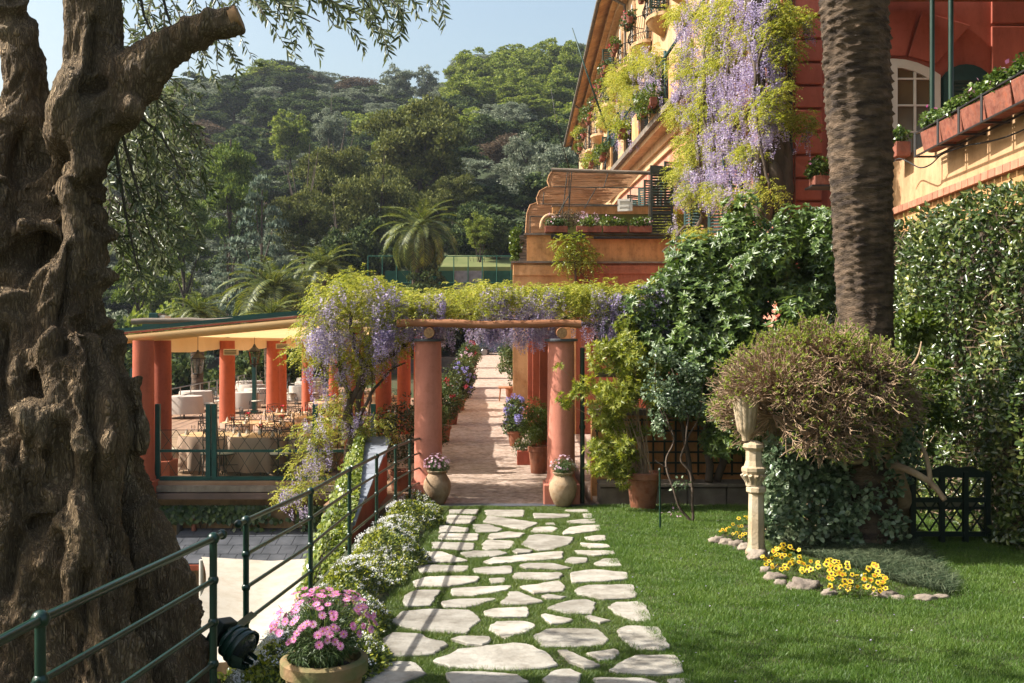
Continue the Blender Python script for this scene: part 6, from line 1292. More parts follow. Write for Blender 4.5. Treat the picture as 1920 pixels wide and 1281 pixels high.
# fronds
def frond_mesh(L, n, curve, seed, lw=.030, ll=.40):
    r = np.random.default_rng(seed); t = np.linspace(0.08, 1, n); ang = curve*t; dz = np.cumsum(np.sin(.9-ang*1.9))*L/n; dx = np.cumsum(np.cos(.9-ang*1.9))*L/n
    base = np.stack([dx, 0*dx, dz], 1); tg = np.gradient(base, axis=0); tg = unit(tg); B = []; D = []; N = []
    side = np.array([0, 1., 0]); up = unit(np.cross(tg, side)); up *= np.sign(up[:, 2:3]+1e-6)
    for s in (-1, 1):
        B.append(base); D.append(side*s*.8+tg*.75+up*.28-np.array([0, 0, .15])+.07*r.normal(size=(n, 3))); N.append(up+s*side*-.5)
    l = ll*np.sin(np.clip(t*1.05+.12, 0, 1)*PI)**.6; l = np.concatenate([l, l])
    V, F = leaf_quads(np.concatenate(B), np.concatenate(D), np.concatenate(N), l, lw, .12)
    # midrib as a narrow triangular strip
    w_ = (.022*(1-t)+.004)[:, None]; A = base-side*w_; Bq = base+side*w_; Cq = base-up*w_*1.2; k0 = len(V); V2 = np.stack([A, Bq, Cq], 1).reshape(-1, 3)
    F2 = [(k0+3*i+a, k0+3*i+b, k0+3*i+3+b, k0+3*i+3+a) for i in range(n-1) for a, b in ((0, 1), (1, 2), (2, 0))]
    me = np_mesh('frond', np.concatenate([V, V2]), np.concatenate([F, F2])); me.materials.append(M['palm_leaf']); return me
FM = [frond_mesh(2.4, 62, 1.05, 1), frond_mesh(2.3, 60, 1.3, 2), frond_mesh(2.2, 58, .8, 3)]
def palm_crown(root, c, nf, s=1.0, low=-.75):
    off = Vector(wloc(root))
    for i in range(nf):
        az_ = i*2.39996+random.uniform(-.15, .15); el = 1.05-(1.05-low)*(i/nf)**.85; o = bpy.data.objects.new('frond', FM[2 if el > .6 else (0 if el > -.1 else 1)]); C.objects.link(o); o.parent = root
        o.location = Vector(c)-off; q = s*random.uniform(.88, 1.08); o.scale = (q, q, q); o.rotation_euler = (random.gauss(0, .12), -(el-.55), az_)
palm_crown(pa, P(1580, -540, 10.3), 42, 1.35)

# hedge
he = thing('hedge', 'tall clipped hedge of glossy leaves along the right edge', 'hedge', (6.3, 13, 0))
def hx(y): return 5.95+.03*(13-y)
def htop(y): return 4.52-.02*(y-12)
MB().box((6.32, 5.0, -.2), (7.0, 19.4, 4.3)).build('branches', M['bark_vine'], he)  # solid box for the inner branches; its dark colour paints the shade inside
n = 62000; y = 4.6+rng.random(n)*15; z = rng.random(n)**.85*4.6; bulge = .10*np.sin(y*1.7+z*.9)+.07*np.sin(z*3.1+y*.7)+.05*np.sin(y*5.3+z*4.1)+.03*np.sin(y*13+z*11)
dep = rng.random(n)**1.5*.28; x = hx(y)-bulge+dep; top = htop(y)+.05*np.sin(y*4); over = z > top; z = np.where(over, top+.02*rng.normal(size=n), z); x = np.where(over, hx(y)+rng.random(n)*.9, x); rt = smoothstep(.35, 0, top-z)*.12; x = x+rt*(~over)
hole = (np.sin(y*2.9+1)*np.sin(z*3.7+y)+.5*np.sin(y*7+z*5) > 1.05) & (rng.random(n) < .75); x, y, z, over = x[~hole], y[~hole], z[~hole], over[~hole]; n = len(x)
Pn = np.stack([x, y, z+gz(y)*.3], 1); D = rnd_dir(n)*.75+np.array([-.45, -.15, .35]); N = np.array([-.8, -.35, .55])+.6*rnd_dir(n)
leaf6_obj('leaves', 'hedge_leaf', he, Pn, D, N, .088*rng.uniform(.6, 1.25, n), .046*rng.uniform(.8, 1.2, n), .18, .12)
n = 5200; y = 6+rng.random(n)*13; z = rng.random(n)*4.4; m_ = rnd_dir(n); B = np.stack([hx(y)+.12+.1*rng.random(n), y, z], 1); leaf_obj('twigs', M['twig'], he, B, m_*np.array([.6, 1, 1])+np.array([-.4, 0, .2]), rnd_dir(n), .22, .010, 0)

# big dark evergreen shrub between facade and lawn
bs_ = thing('evergreen_shrub', 'big dark glossy evergreen shrub filling the space under the facade', 'shrub', (3.6, 16.3, 0))
cen, rad = [], []
def addb(px, py, w_, h_, k, Y0, dep=.5, r0=.3):
    for i in range(k): cen.append(tuple(P(px+random.uniform(-w_, w_), py+random.uniform(-h_, h_), Y0+random.uniform(-dep, dep)))); rad.append(r0*random.uniform(.7, 1.25))
for q in [(1430, 430, 60, 40, 14, 17), (1500, 440, 60, 40, 12, 17), (1380, 500, 90, 40, 20, 16.8), (1480, 530, 80, 60, 26, 16.6), (1300, 560, 70, 50, 22, 16.5), (1240, 610, 50, 50, 16, 16.3), (1350, 620, 90, 60, 32, 16.2), (1450, 640, 80, 60, 18, 16), (1200, 640, 30, 35, 8, 16.2), (1310, 720, 70, 60, 22, 16.0), (1370, 790, 40, 40, 12, 15.7), (1560, 500, 30, 70, 8, 16.8), (1290, 500, 30, 30, 8, 16.9), (1400, 760, 50, 60, 12, 15.8), (1440, 740, 40, 50, 14, 16.4), (1500, 760, 40, 50, 10, 16.6), (1420, 600, 110, 90, 26, 17.5), (1400, 720, 60, 50, 10, 16.8), (1225, 590, 40, 40, 10, 16.6), (1180, 600, 40, 30, 8, 16.9)]: addb(*q)
Pn, O = puffs(cen, rad, 15000, .85, .5)        # rosettes of 5 leaves
n = len(Pn); ax = unit(O+np.array([-.2, -.3, .5])+.3*rnd_dir(n)); q = unit(np.cross(ax, rnd_dir(n))); r_ = np.cross(ax, q); B, D, N = [], [], []
for j in range(6): th = 2*PI*j/6+rng.random(n)*.6; dd = q*np.cos(th)[:, None]+r_*np.sin(th)[:, None]; B.append(Pn); D.append(dd*.85+ax*.35); N.append(ax-dd*.2)
B, D, N = map(np.concatenate, (B, D, N)); nn = len(B); leaf6_obj('leaves', 'pitto', bs_, B, D, N, .115*rng.uniform(.6, 1.15, nn), .040*rng.uniform(.8, 1.2, nn), .2, .12)
vine_stems(bs_, [([P(1330, 900, 16), P(1325, 820, 16.2), P(1340, 720, 16.3), P(1400, 600, 16.5)], .07, .03), ([P(1345, 900, 16.1), P(1375, 800, 16.3), P(1430, 680, 16.4), P(1480, 540, 16.6)], .07, .03), ([P(1300, 900, 16), P(1280, 800, 16.2), P(1260, 700, 16.3)], .05, .02)])
# retaining ledge, trellis wall behind
lg = thing('stone_ledge', 'low rough stone ledge under the trellis wall', 'wall', (3, 16, 0))
xk = 1.40
while xk < 6: w_ = random.uniform(.35, .8); MB().box((xk, 15.93, -.05), (xk+w_-.012, 16.4, random.uniform(.24, .27))).build('stone', M['ledge'], lg, bevel=.02); MB().box((xk, 15.89, .272), (xk+w_-.008, 16.42, .33)).build('coping_slab', M['ledge'], lg, bevel=.012); xk += w_
tw = thing('trellis_wall', 'low ochre wall with dark green lattice behind the potted oleander', 'wall', (3, 16.8, 0))
MB().box((1.35, 16.85, -.1), (6.0, 17.1, 1.35)).build('wall', M['orange'], tw); MB().box((1.3, 16.75, 1.355), (6.0, 17.2, 1.45)).build('coping', M['ledge'], tw)
for k in range(24): MB().box((1.42+k*.19, 16.80, .34), (1.45+k*.19, 16.83, 1.3)).build('lattice_slat', M['trellis'], tw)
for k in range(6): MB().box((1.4, 16.77, .36+k*.18), (5.95, 16.798, .39+k*.18)).build('lattice_slat', M['trellis'], tw)
gp = thing('green_post', 'dark green drainpipe right beside the right entrance column', 'post', (1.13, 16.0, 0)); MB().bar((1.13, 16.0, 0), (1.13, 16.0, 2.5), .038, 12).build('pipe', M['green_iron'], gp, smooth='auto'); MB().lathe([(.05, 1.2), (.05, 1.26)], (1.13, 16, 0), 12).build('collar', M['green_iron'], gp)
t = thing('tree_trunk_bench', 'weathered timber plank on top of the wall behind the oleander', 'plank', tuple(P(1120, 690, 16.9))); MB().box((1.4, 16.7, 2.0), (2.3, 17.0, 2.14)).build('plank', M['log_grey'], t, bevel=.02)
# potted yellow-green plant
yp = thing('potted_oleander', 'loose yellow-green shrub in a terracotta pot right of the column', 'potted shrub', (2.03, 15.45, 0)); pot(yp, 2.03, 15.45, .02, .26, .56, 'terracotta'); soilz(yp, 2.03, 15.45, .5, .2)
cen, rad = [], []
for q in [(1152, 700, 40, 50, 12, 15.4, .3, .15), (1182, 765, 48, 60, 18, 15.4, .35, .16), (1132, 795, 28, 45, 8, 15.3, .3, .14), (1190, 700, 35, 40, 10, 15.5, .3, .16), (1145, 860, 36, 36, 9, 15.2, .25, .13), (1098, 730, 16, 30, 3, 15.3, .2, .10), (1165, 900, 25, 20, 5, 15.1, .1, .12), (1150, 660, 30, 20, 5, 15.5, .3, .13), (1175, 630, 24, 24, 4, 15.8, .3, .14), (1065, 745, 14, 18, 3, 15.1, .1, .08), (1055, 690, 8, 8, 1, 15.1, .1, .07)]: addb(*q)
Pn, O = puffs(cen, rad, 2300, 1, .3); n = len(Pn); ax = unit(O+np.array([-.3, -.2, .2])+.6*rnd_dir(n)); q = unit(np.cross(ax, rnd_dir(n))); r_ = np.cross(ax, q); B, D, N = [], [], []
for j in range(7): th = 2*PI*j/7+rng.random(n)*.6; dd = q*np.cos(th)[:, None]+r_*np.sin(th)[:, None]; B.append(Pn); D.append(dd*.8+ax*.6); N.append(ax-dd*.3)
B, D, N = map(np.concatenate, (B, D, N)); leaf_obj('leaves', 'pitto_y', yp, B, D, N, .10*rng.uniform(.7, 1.15, len(B)), .021, .15)
m = MB()
for i in range(46):
    c_ = Vector(random.choice(cen)); b0 = Vector((2.03+random.gauss(0, .07), 15.45+random.gauss(0, .07), .5)); md_ = b0.lerp(c_, .5)+Vector((0, 0, .25)); m.tube([b0, md_, c_], [.011, .007, .003], 4, False)
m.build('stems', M['twig'], yp, kind='stuff')
# rose
ro = thing('rose_bush', 'leggy rose with two crooked bare stems rising from the lawn', 'rose', tuple(G(1292, 978)))
g0 = G(1294, 978); Yr = g0.y
vine_stems(ro, [([g0, P(1275, 950, Yr), P(1258, 905, Yr), P(1250, 865, Yr+.05), P(1262, 820, Yr+.1), P(1240, 760, Yr+.1)], .021, .010), ([g0+Vector((.03, 0, 0)), P(1299, 930, Yr), P(1296, 890, Yr), P(1278, 865, Yr), P(1284, 830, Yr), P(1290, 790, Yr), P(1280, 740, Yr+.1), P(1260, 690, Yr+.1)], .022, .009), ([P(1256, 880, Yr), P(1235, 868, Yr), P(1228, 862, Yr)], .008, .004), ([P(1284, 830, Yr), P(1310, 780, Yr), P(1318, 720, Yr)], .009, .005), ([P(1262, 820, Yr), P(1230, 740, Yr), P(1232, 660, Yr)], .009, .005)])
cen, rad = [], []
for q in [(1240, 700, 20, 60, 10, Yr, .15, .11), (1270, 760, 30, 50, 8, Yr, .15, .11), (1235, 790, 16, 30, 5, Yr, .1, .1), (1300, 750, 25, 30, 5, Yr, .1, .1), (1222, 660, 18, 20, 4, Yr, .1, .1), (1270, 915, 16, 12, 2, Yr, .05, .07), (1285, 690, 25, 40, 6, Yr, .2, .11)]: addb(*q)
Pn, O = puffs(cen, rad, 1500, 1, .2); n = len(Pn); leaf6_obj('leaves', 'euc_leaf', ro, Pn, O+.8*rnd_dir(n), O+np.array([-.3, -.2, .6])+.4*rnd_dir(n), .055*rng.uniform(.7, 1.2, n), .036)
sk = thing('garden_stake', 'thin dark green stake standing in the lawn beside the rose', 'stake', tuple(G(1238, 990))); b0 = G(1238, 992); tp = P(1237, 880, b0.y); MB().bar(b0-Vector((0, 0, .1)), tp, .013, 8).build('stake', M['green_iron'], sk, smooth='auto'); MB().lathe([(.02, -.02), (.022, .0), (.013, .02)], tuple(tp), 10).build('cap', M['green_iron'], sk)
t = thing('fallen_leaves', 'few pale fallen leaves on the lawn by the rose', 'leaves', tuple(G(1262, 968))); Pn = np.array([tuple(G(1255+random.uniform(-14, 20), 966+random.uniform(-8, 10))+Vector((0, 0, .03))) for i in range(12)]); leaf_obj('leaf', 'pale_pink_petal', t, Pn, rnd_dir(12), np.array([0, 0, 1.])+.3*rnd_dir(12), .05, .03)

# stone lamp pedestal
b0 = G(1418, 1040); x, y, z = b0; sp = thing('stone_lantern', 'pale octagonal stone pillar with a fluted top beside the pansies', 'stone pillar', tuple(b0))
def zpx(py): return CAMZ-(py-640)/FPX*y
k_ = y/FPX
m = MB(); m.lathe([(21*k_, zpx(1046)-.05), (21*k_, zpx(1032)), (17*k_, zpx(1026)), (16*k_, zpx(1020)), (14.5*k_, zpx(925)), (19*k_, zpx(921)), (19*k_, zpx(913)), (15.5*k_, zpx(910))], (x, y, 0), 8); m.build('pillar', M['stone_lamp'], sp, smooth=False, bevel=.004)
m = MB(); m.lathe([(15*k_, zpx(910)), (16*k_, zpx(900)), (20*k_, zpx(888)), (23*k_, zpx(882)), (23*k_, zpx(876)), (18*k_, zpx(873)), (15*k_, zpx(863)), (15*k_, zpx(845)), (21*k_, zpx(838)), (19*k_, zpx(832)), (8*k_, zpx(826))], (x-.03, y, 0), 8); m.build('capital', M['stone_lamp'], sp, smooth=False)
m = MB()
for i in range(12): a_ = 2*PI*i/12; m.tube([(x-.03+.075*math.cos(a_), y+.075*math.sin(a_), zpx(908)), (x-.03+.10*math.cos(a_), y+.10*math.sin(a_), zpx(898)), (x-.03+.135*math.cos(a_), y+.135*math.sin(a_), zpx(889))], [.012, .018, .024], 6)
m.build('leaf_carving', M['stone_lamp'], sp, kind='stuff', smooth='auto')
m = MB(); nfl = 48; pr = [(7, 826), (8, 815), (15, 808), (17, 800), (22, 770), (25, 748), (27, 743), (22, 744), (19, 760)]
V = [((x-.12)+rr*k_*(1-(.07 if (kk % 4) == 0 else 0))*math.cos(2*PI*kk/nfl), y+rr*k_*(1-(.07 if (kk % 4) == 0 else 0))*math.sin(2*PI*kk/nfl), zpx(py)) for rr, py in pr for kk in range(nfl)]
m.add(V, [(i*nfl+k, i*nfl+(k+1) % nfl, (i+1)*nfl+(k+1) % nfl, (i+1)*nfl+k) for i in range(len(pr)-1) for k in range(nfl)]); m.build('fluted_cup', M['stone_lamp'], sp, smooth='auto')

# bare topiary bush
tb = thing('bare_bush', 'wide clipped bush of bare brown twigs with sprouting buds', 'bush', tuple(G(1690, 990)))
Yt = 11.7; base = G(1690, 985); root0 = base
outline = [(1345, 720), (1350, 670), (1385, 640), (1450, 620), (1520, 608), (1600, 605), (1680, 615), (1730, 640)]
m = MB(); buds = []; tips = []
trunk_pts = [base-Vector((0, 0, .1)), P(1690, 930, 12.1), P(1675, 880, 12.0), P(1640, 830, 11.9)]
m.tube(trunk_pts, [.13, .12, .11, .10], 12)
hubs = []
for (px, py, dy) in [(1600, 790, 0), (1560, 750, -.1), (1640, 760, .1), (1510, 760, .1), (1580, 720, .2), (1470, 740, -.1), (1660, 720, 0), (1540, 800, -.2), (1620, 700, -.2), (1450, 780, .1), (1500, 700, .2), (1690, 780, .2), (1560, 680, -.1)]: hubs.append(P(px, py, Yt+dy))
for h_ in hubs:
    s_ = trunk_pts[3].lerp(h_, .0); mid = s_.lerp(h_, .5)+Vector((random.gauss(0, .08), random.gauss(0, .1), random.gauss(-.03, .05))); aa, rr = smooth_path([s_, mid, h_], [.06, .042, .03], 4); m.tube(aa, rr, 7)
for i in range(26):
    h_ = random.choice(hubs); e_ = h_+Vector((random.uniform(-.55, .3), random.uniform(-.75, -.1), random.uniform(-.30, .28))); e_.x = max(e_.x, P(1450, 0, Yt).x); s_ = trunk_pts[3]+Vector((random.gauss(0, .05), -.05, random.gauss(0, .06)))
    aa, rr = smooth_path([s_, s_.lerp(e_, .4)+Vector((0, -.06, random.gauss(-.06, .06))), s_.lerp(e_, .75)+Vector((0, 0, random.gauss(0, .05))), e_], [.042, .030, .022, .012], 4); m.tube(aa, rr, 7)
vecs = rnd_dir(1750); cx_, cz_ = P(1530, 745, Yt).x, P(1530, 745, Yt).z
nb = 0
for v in vecs:
    if v[2] < -.8 or (v[2] < -.35 and random.random() < .45): continue
    ex = 1.17*v[0]*(1.0 if v[0] < 0 else .95); ez = .80*v[2] if v[2] > 0 else .84*v[2]; tip = Vector((cx_+ex, Yt+.95*v[1], cz_+ez-.05*max(0, -v[0])))*1.0
    if tip.x < cx_-.6 and v[2] < -.2: tip.z += .1
    lump = 1+.10*noise.noise(v*2.3)+.05*noise.noise(v*6); tip = Vector((cx_+(tip.x-cx_)*lump, Yt+(tip.y-Yt)*lump, cz_+(tip.z-cz_)*lump))+Vector((random.gauss(0, .05), random.gauss(0, .05), random.gauss(0, .04)))
    if tip.x < P(1450, 0, Yt).x and tip.z < P(0, 752, Yt).z and tip.y < 11.75: continue
    h_ = min(hubs, key=lambda q: (q-tip).length+random.random()*.35); s_ = h_.lerp(tip, random.uniform(.0, .3)); dvec = tip-s_; L_h = dvec.length
    p1 = s_+dvec*.35+Vector((random.gauss(0, .05), random.gauss(0, .05), random.gauss(0, .05)))*L_h*1.4; p2 = s_+dvec*.7+Vector((random.gauss(0, .04), random.gauss(0, .04), random.gauss(0, .04)))*L_h*1.4
    m.tube([s_, p1, p2, tip], [.013, .010, .0075, .004], 5, False); tips.append((tip, dvec.normalized()))
    for j in range(7):                    # side twigs make the clipped shell
        q = p2.lerp(tip, random.uniform(-.5, .85)); dd = (dvec.normalized()+Vector((random.gauss(0, .45), random.gauss(0, .45), random.gauss(.12, .40)))).normalized(); e_ = q+dd*random.uniform(.07, .17); m.tube([q, q.lerp(e_, .5)+Vector((random.gauss(0, .008),)*3), e_], [.0055, .0045, .003], 4, False); tips.append((e_, dd))
m.build('branches', M['twig'], tb, kind='stuff', smooth=True)
sel = [t_ for t_ in tips if random.random() < (.26+.34*smoothstep(.35, .75, (t_[0].z-cz_)))]; B, D = [], []
for p, d_ in sel:
    for j in range(6): B.append(tuple(p)); D.append(tuple(d_+Vector((random.gauss(0, .6), random.gauss(0, .6), random.gauss(0, .6)))))
B = np.array(B); D = np.array(D); leaf_obj('buds', 'bud_leaf', tb, B, D, rnd_dir(len(B)), .036, .015)
m = MB(); aa, rr = smooth_path([P(1660, 870, 11.9), P(1700, 880, 11.6), P(1745, 905, 11.5), P(1772, 938, 11.4)], [.06, .045, .035, .03]); m.tube(aa, rr, 8); aa, rr = smooth_path([P(1745, 905, 11.5), P(1735, 850, 11.6), P(1700, 800, 11.8), P(1680, 770, 11.9)], [.03, .025, .02, .015]); m.tube(aa, rr, 7)
aa, rr = smooth_path([P(1660, 740, 11.8), P(1690, 710, 11.6), P(1720, 670, 11.5), P(1728, 640, 11.5)], [.03, .02, .014, .008]); m.tube(aa, rr, 7); aa, rr = smooth_path([P(1700, 700, 11.6), P(1740, 690, 11.5), P(1770, 700, 11.5)], [.014, .01, .005]); m.tube(aa, rr, 6); m.build('low_limb', M['twig'], tb, smooth=True)
# round-leaved shrub below it
eu = thing('round_leaved_shrub', 'low shrub of round grey-green leaves under the bare bush', 'shrub', tuple(G(1560, 1000)))
cen, rad = [], []
for q in [(1470, 870, 30, 30, 7, 11.9, .3, .17), (1510, 900, 50, 60, 20, 12, .4, .18), (1570, 890, 60, 70, 24, 12, .4, .18), (1640, 910, 50, 60, 14, 12.2, .4, .18), (1480, 950, 40, 40, 12, 11.8, .3, .15), (1600, 970, 70, 30, 14, 12, .3, .16), (1550, 990, 60, 20, 10, 11.8, .2, .13), (1690, 850, 30, 60, 8, 12.4, .3, .16), (1600, 830, 60, 25, 9, 11.5, .2, .13), (1660, 800, 40, 30, 6, 11.6, .2, .13), (1500, 835, 40, 15, 4, 11.6, .2, .11)]: addb(*q)
Pn, O = puffs(cen, rad, 9800, 1, .3); n = len(Pn); leaf6_obj('leaves', 'euc_leaf', eu, Pn, O+.8*rnd_dir(n), O+np.array([-.3, -.3, .7])+.5*rnd_dir(n), .080*rng.uniform(.5, 1.2, n), .058*rng.uniform(.8, 1.1, n), .15, .08)
m = MB()
for i in range(40): b0 = G(random.uniform(1450, 1680), 1010)+Vector((0, .6, 0)); c_ = Vector(random.choice(cen)); m.tube([b0, b0.lerp(c_, .5)+Vector((random.gauss(0, .05), 0, .1)), c_], [.01, .007, .003], 4, False)
m.build('stems', M['twig'], eu, kind='stuff')
t = thing('loquat_shoots', 'bright green leafy shoots between the bare bush and the hedge', 'shrub', tuple(G(1720, 1000))); cen, rad = [], []
for q in [(1720, 790, 30, 50, 8, 12.6, .2, .16), (1700, 620, 40, 25, 7, 12.6, .2, .15), (1760, 740, 20, 60, 7, 13.0, .2, .15), (1690, 680, 30, 30, 5, 12.4, .2, .14)]: addb(*q)
Pn, O = puffs(cen, rad, 2200, 1, .3); n = len(Pn); leaf6_obj('leaves', 'box_leaf', t, Pn, O+.7*rnd_dir(n), O+np.array([-.3, 0, .6]), .085, .045)
m = MB()
for i in range(14): b0 = G(1700, 1000)+Vector((random.gauss(0, .1), .8, 0)); c_ = Vector(random.choice(cen)); m.tube([b0, b0.lerp(c_, .6)+Vector((random.gauss(0, .05), 0, .1)), c_], [.012, .008, .004], 4, False)
m.build('stems', M['twig'], t, kind='stuff')
# bench with lattice side
bn = thing('lattice_bench', 'dark green garden seat with lattice sides in the hedge shade', 'bench', (5.3, 12.6, .1)); a, b = G(1712, 1018), G(1858, 1018); x0, x1, y0 = a.x, b.x+.02, a.y; z0 = gz(y0); zt1, zt2 = P(0, 880, y0).z, P(0, 872, y0).z
for xx, zt in ((x0, zt1-.04), (x0+.36, zt1-.02), (x1-.33, zt1-.03), (x1-.06, zt1-.02)): MB().box((xx-.03, y0-.02, z0-.03), (xx+.03, y0+.04, zt)).build('post', M['dark_green'], bn)
for z in (z0+.08, z0+.5, zt1-.1): MB().box((x0+.03, y0+.003, z), (x1-.09, y0+.03, z+.06)).build('rail', M['dark_green'], bn)
for i in range(6):
    for s in (-1, 1):
        xa = x0+.05+i*.17; za, zb = z0+.14, zt1-.12; xb = xa+s*.45; xa_, xb_ = max(x0+.03, min(x1-.09, xa)), max(x0+.03, min(x1-.09, xb)); zb2 = za+(zb-za)*abs(xb_-xa_)/.45
        if zb2-za > .05: MB().sbar((xa_, y0+.035+.014*(s > 0), za), (xb_, y0+.035+.014*(s > 0), zb2), .02, .012, (0, 1, 0)).build('lattice_slat', M['dark_green'], bn)
MB().box((x0+.03, y0+.06, z0+.40), (x1-.05, y0+.55, z0+.44)).build('seat', M['dark_green'], bn)
m = MB(); k = 12
V = [(x0+(x1-x0)*i/k, yy_, zt1-.06+(.10*(1-abs(i/k*2-1)**2)+.02*math.sin(i*1.6))*(1 if q else 0)+(.0 if q else -.03)) for yy_ in (y0, y0+.035) for q in (0, 1) for i in range(k+1)]
m.add(V, [(i, i+1, k+1+i+1, k+1+i) for i in range(k)]+[(2*(k+1)+i, 3*(k+1)+i, 3*(k+1)+i+1, 2*(k+1)+i+1) for i in range(k)]+[(k+1+i, k+2+i, 3*(k+1)+i+1, 3*(k+1)+i) for i in range(k)]); m.build('curved_top', M['dark_green'], bn)
# flower bed: rocks, pansies, mondo grass
rocks = [(1345, 1018, 14, 9), (1363, 1022, 13, 9), (1382, 1025, 14, 9), (1398, 1031, 14, 9), (1422, 1050, 18, 14), (1436, 1075, 10, 10), (1450, 1088, 18, 10), (1465, 1098, 12, 8), (1508, 1103, 28, 13), (1485, 1102, 8, 8), (1555, 1117, 14, 10), (1660, 1120, 22, 9), (1685, 1124, 14, 6), (1735, 1126, 18, 8), (1765, 1122, 14, 6)]
for i, (px, py, rw, rh_) in enumerate(rocks):
    p = G(px, py); me = bpy.data.meshes.new('edging_stone'); bm = bmesh.new(); bmesh.ops.create_icosphere(bm, subdivisions=3, radius=1); s = p.y/FPX
    for v in bm.verts: d = 1+.38*noise.noise(v.co*1.7+Vector((i*5, 0, 0)))+.25*noise.noise(v.co*4+Vector((i*5, 0, 0)))+.1*noise.noise(v.co*9); v.co = Vector((v.co.x*rw*s*d*1.1, v.co.y*rw*s*d*.8, v.co.z*rh_*s*d))
    for f in bm.faces: f.smooth = True
    bm.to_mesh(me); bm.free(); me.materials.append(M['rock'])
    o = link('edging_stone', me, None, None, label='%s rough stone edging the pansy bed' % ('large reddish' if i == 8 else ('grey, at the foot of the stone pillar' if i == 4 else ('small grey, left of the pillar' if i < 4 else 'small grey, right of the pillar'))), cat='stone', group='edging stones of the pansy bed'); o.location = p+Vector((0, 0, rh_*s*.45))
    if i == 4: o['label'] = 'rough grey stone at the foot of the stone pillar'
    elif i == 8: o['label'] = 'large reddish stone in the front edge of the pansy bed'
    elif i < 4: o['label'] = 'small rough stone edging the bed left of the stone pillar'
    else: o['label'] = 'small rough stone edging the bed right of the stone pillar'
m = MB(); pts = [G(*q) for q in ((1345, 1010), (1400, 1030), (1430, 1055), (1470, 1095), (1560, 1114), (1660, 1120), (1760, 1124), (1790, 1110), (1740, 1040), (1700, 990), (1500, 985), (1380, 985))]
m.add([(p.x, p.y, p.z+.012) for p in pts]+[(p.x, p.y, p.z-.1) for p in pts], [tuple(range(12))]+[(i, 12+i, 12+(i+1) % 12, (i+1) % 12) for i in range(12)]); m.build('flower_bed_soil', M['soil'], kind='structure')
pans = [(1365, 1000), (1385, 995), (1376, 1008), (1355, 1003), (1392, 1012), (1395, 980), (1452, 1038), (1465, 1037), (1478, 1040), (1490, 1050), (1457, 1055), (1447, 1065), (1436, 1063), (1470, 1058), (1480, 1066), (1447, 1075), (1464, 1078), (1492, 1066), (1508, 1075), (1518, 1082), (1504, 1085), (1533, 1068), (1548, 1075), (1556, 1065), (1562, 1078), (1575, 1072), (1590, 1076), (1582, 1092), (1566, 1088), (1572, 1084), (1554, 1105), (1566, 1110), (1580, 1116), (1598, 1114), (1590, 1108), (1615, 1092), (1634, 1080), (1625, 1114), (1638, 1118), (1650, 1105), (1660, 1098), (1645, 1090), (1622, 1100), (1652, 1114)]
lm('pansy_petal', [(0.62, 0.42, 0.01), (0.78, 0.56, 0.015), (0.82, 0.66, 0.05)], .3, .6, tcol=1); pm('pansy_eye', (0.03, 0.005, 0.008), (0.06, 0.01, 0.005), 30, .8); pm('pansy_mid', (0.55, 0.16, 0.01), (0.45, 0.1, 0.01), 30, .8)
for i, (px, py) in enumerate(pans):
    p = G(px, py+6); c_ = np.array([p.x, p.y, p.z+.10+.02*random.random()]); sz_ = random.uniform(.75, 1.3); t = thing('pansy', 'yellow pansy with a dark eye %s' % ('in the clump left of the stone pillar' if px < 1400 else ('in the clump just right of the stone pillar' if px < 1515 else ('in the middle of the front bed' if px < 1605 else 'at the right end of the front bed'))), 'flower', tuple(p), 0, 'yellow pansies in the bed')
    for j in range(3):
        cc = c_+np.array([random.gauss(0, .035), random.gauss(0, .03), random.gauss(0, .018)]); ax = unit(np.array([-.35, -.75, .55])+.35*rng.normal(size=3)); q = unit(np.cross(ax, [0, 0, 1.])); r_ = np.cross(ax, q)
        if j == 0: B0, D0, N0, E0 = [], [], [], []
        for th in (20, 95, 165, 230, 310): th = math.radians(th); dd = q*math.cos(th)+r_*math.sin(th); B0.append(cc); D0.append(dd+.1*ax); N0.append(ax); E0.append(cc+ax*.003)
    leaf_obj('petals', 'pansy_petal', t, np.array(B0), np.array(D0), np.array(N0), .028*sz_, .033*sz_, .05, kind=None)
    leaf_obj('eye', 'pansy_eye' if i % 3 else 'pansy_mid', t, np.array(E0), np.array(D0), np.array(N0), .014*sz_, .011*sz_, .02, kind=None)
    n = 14; leaf_obj('leaves', 'box_leaf', t, np.repeat(c_[None], n, 0)-np.array([0, 0, .05])+.035*rng.normal(size=(n, 3)), rnd_dir(n), rnd_dir(n)+np.array([0, 0, .8]), .04, .025)
bed = [(G(*q).x, G(*q).y) for q in ((1450, 1030), (1530, 1050), (1600, 1070), (1690, 1100), (1780, 1120), (1795, 1100), (1740, 1040), (1700, 990), (1440, 985))]
n = 60000; x = rng.uniform(2.7, 6.2, n); y = rng.uniform(8.5, 13.2, n); k = in_poly(x, y, bed); x, y = x[k], y[k]; n = len(x)
x = np.repeat(x, 1); h = .11+.07*rng.random(n); a = rng.random(n)*2*PI; B = np.stack([x, y, gz(y)+0*x], 1); D = np.stack([np.cos(a)*.6, np.sin(a)*.6, .7+0*a], 1); leaf_obj('mondo_grass', 'mondo', None, B, D, rnd_dir(n)*.4+np.array([0, 0, 1.]), h, .008, .35, label='dark blue-green mondo grass behind the pansies', cat='grass')
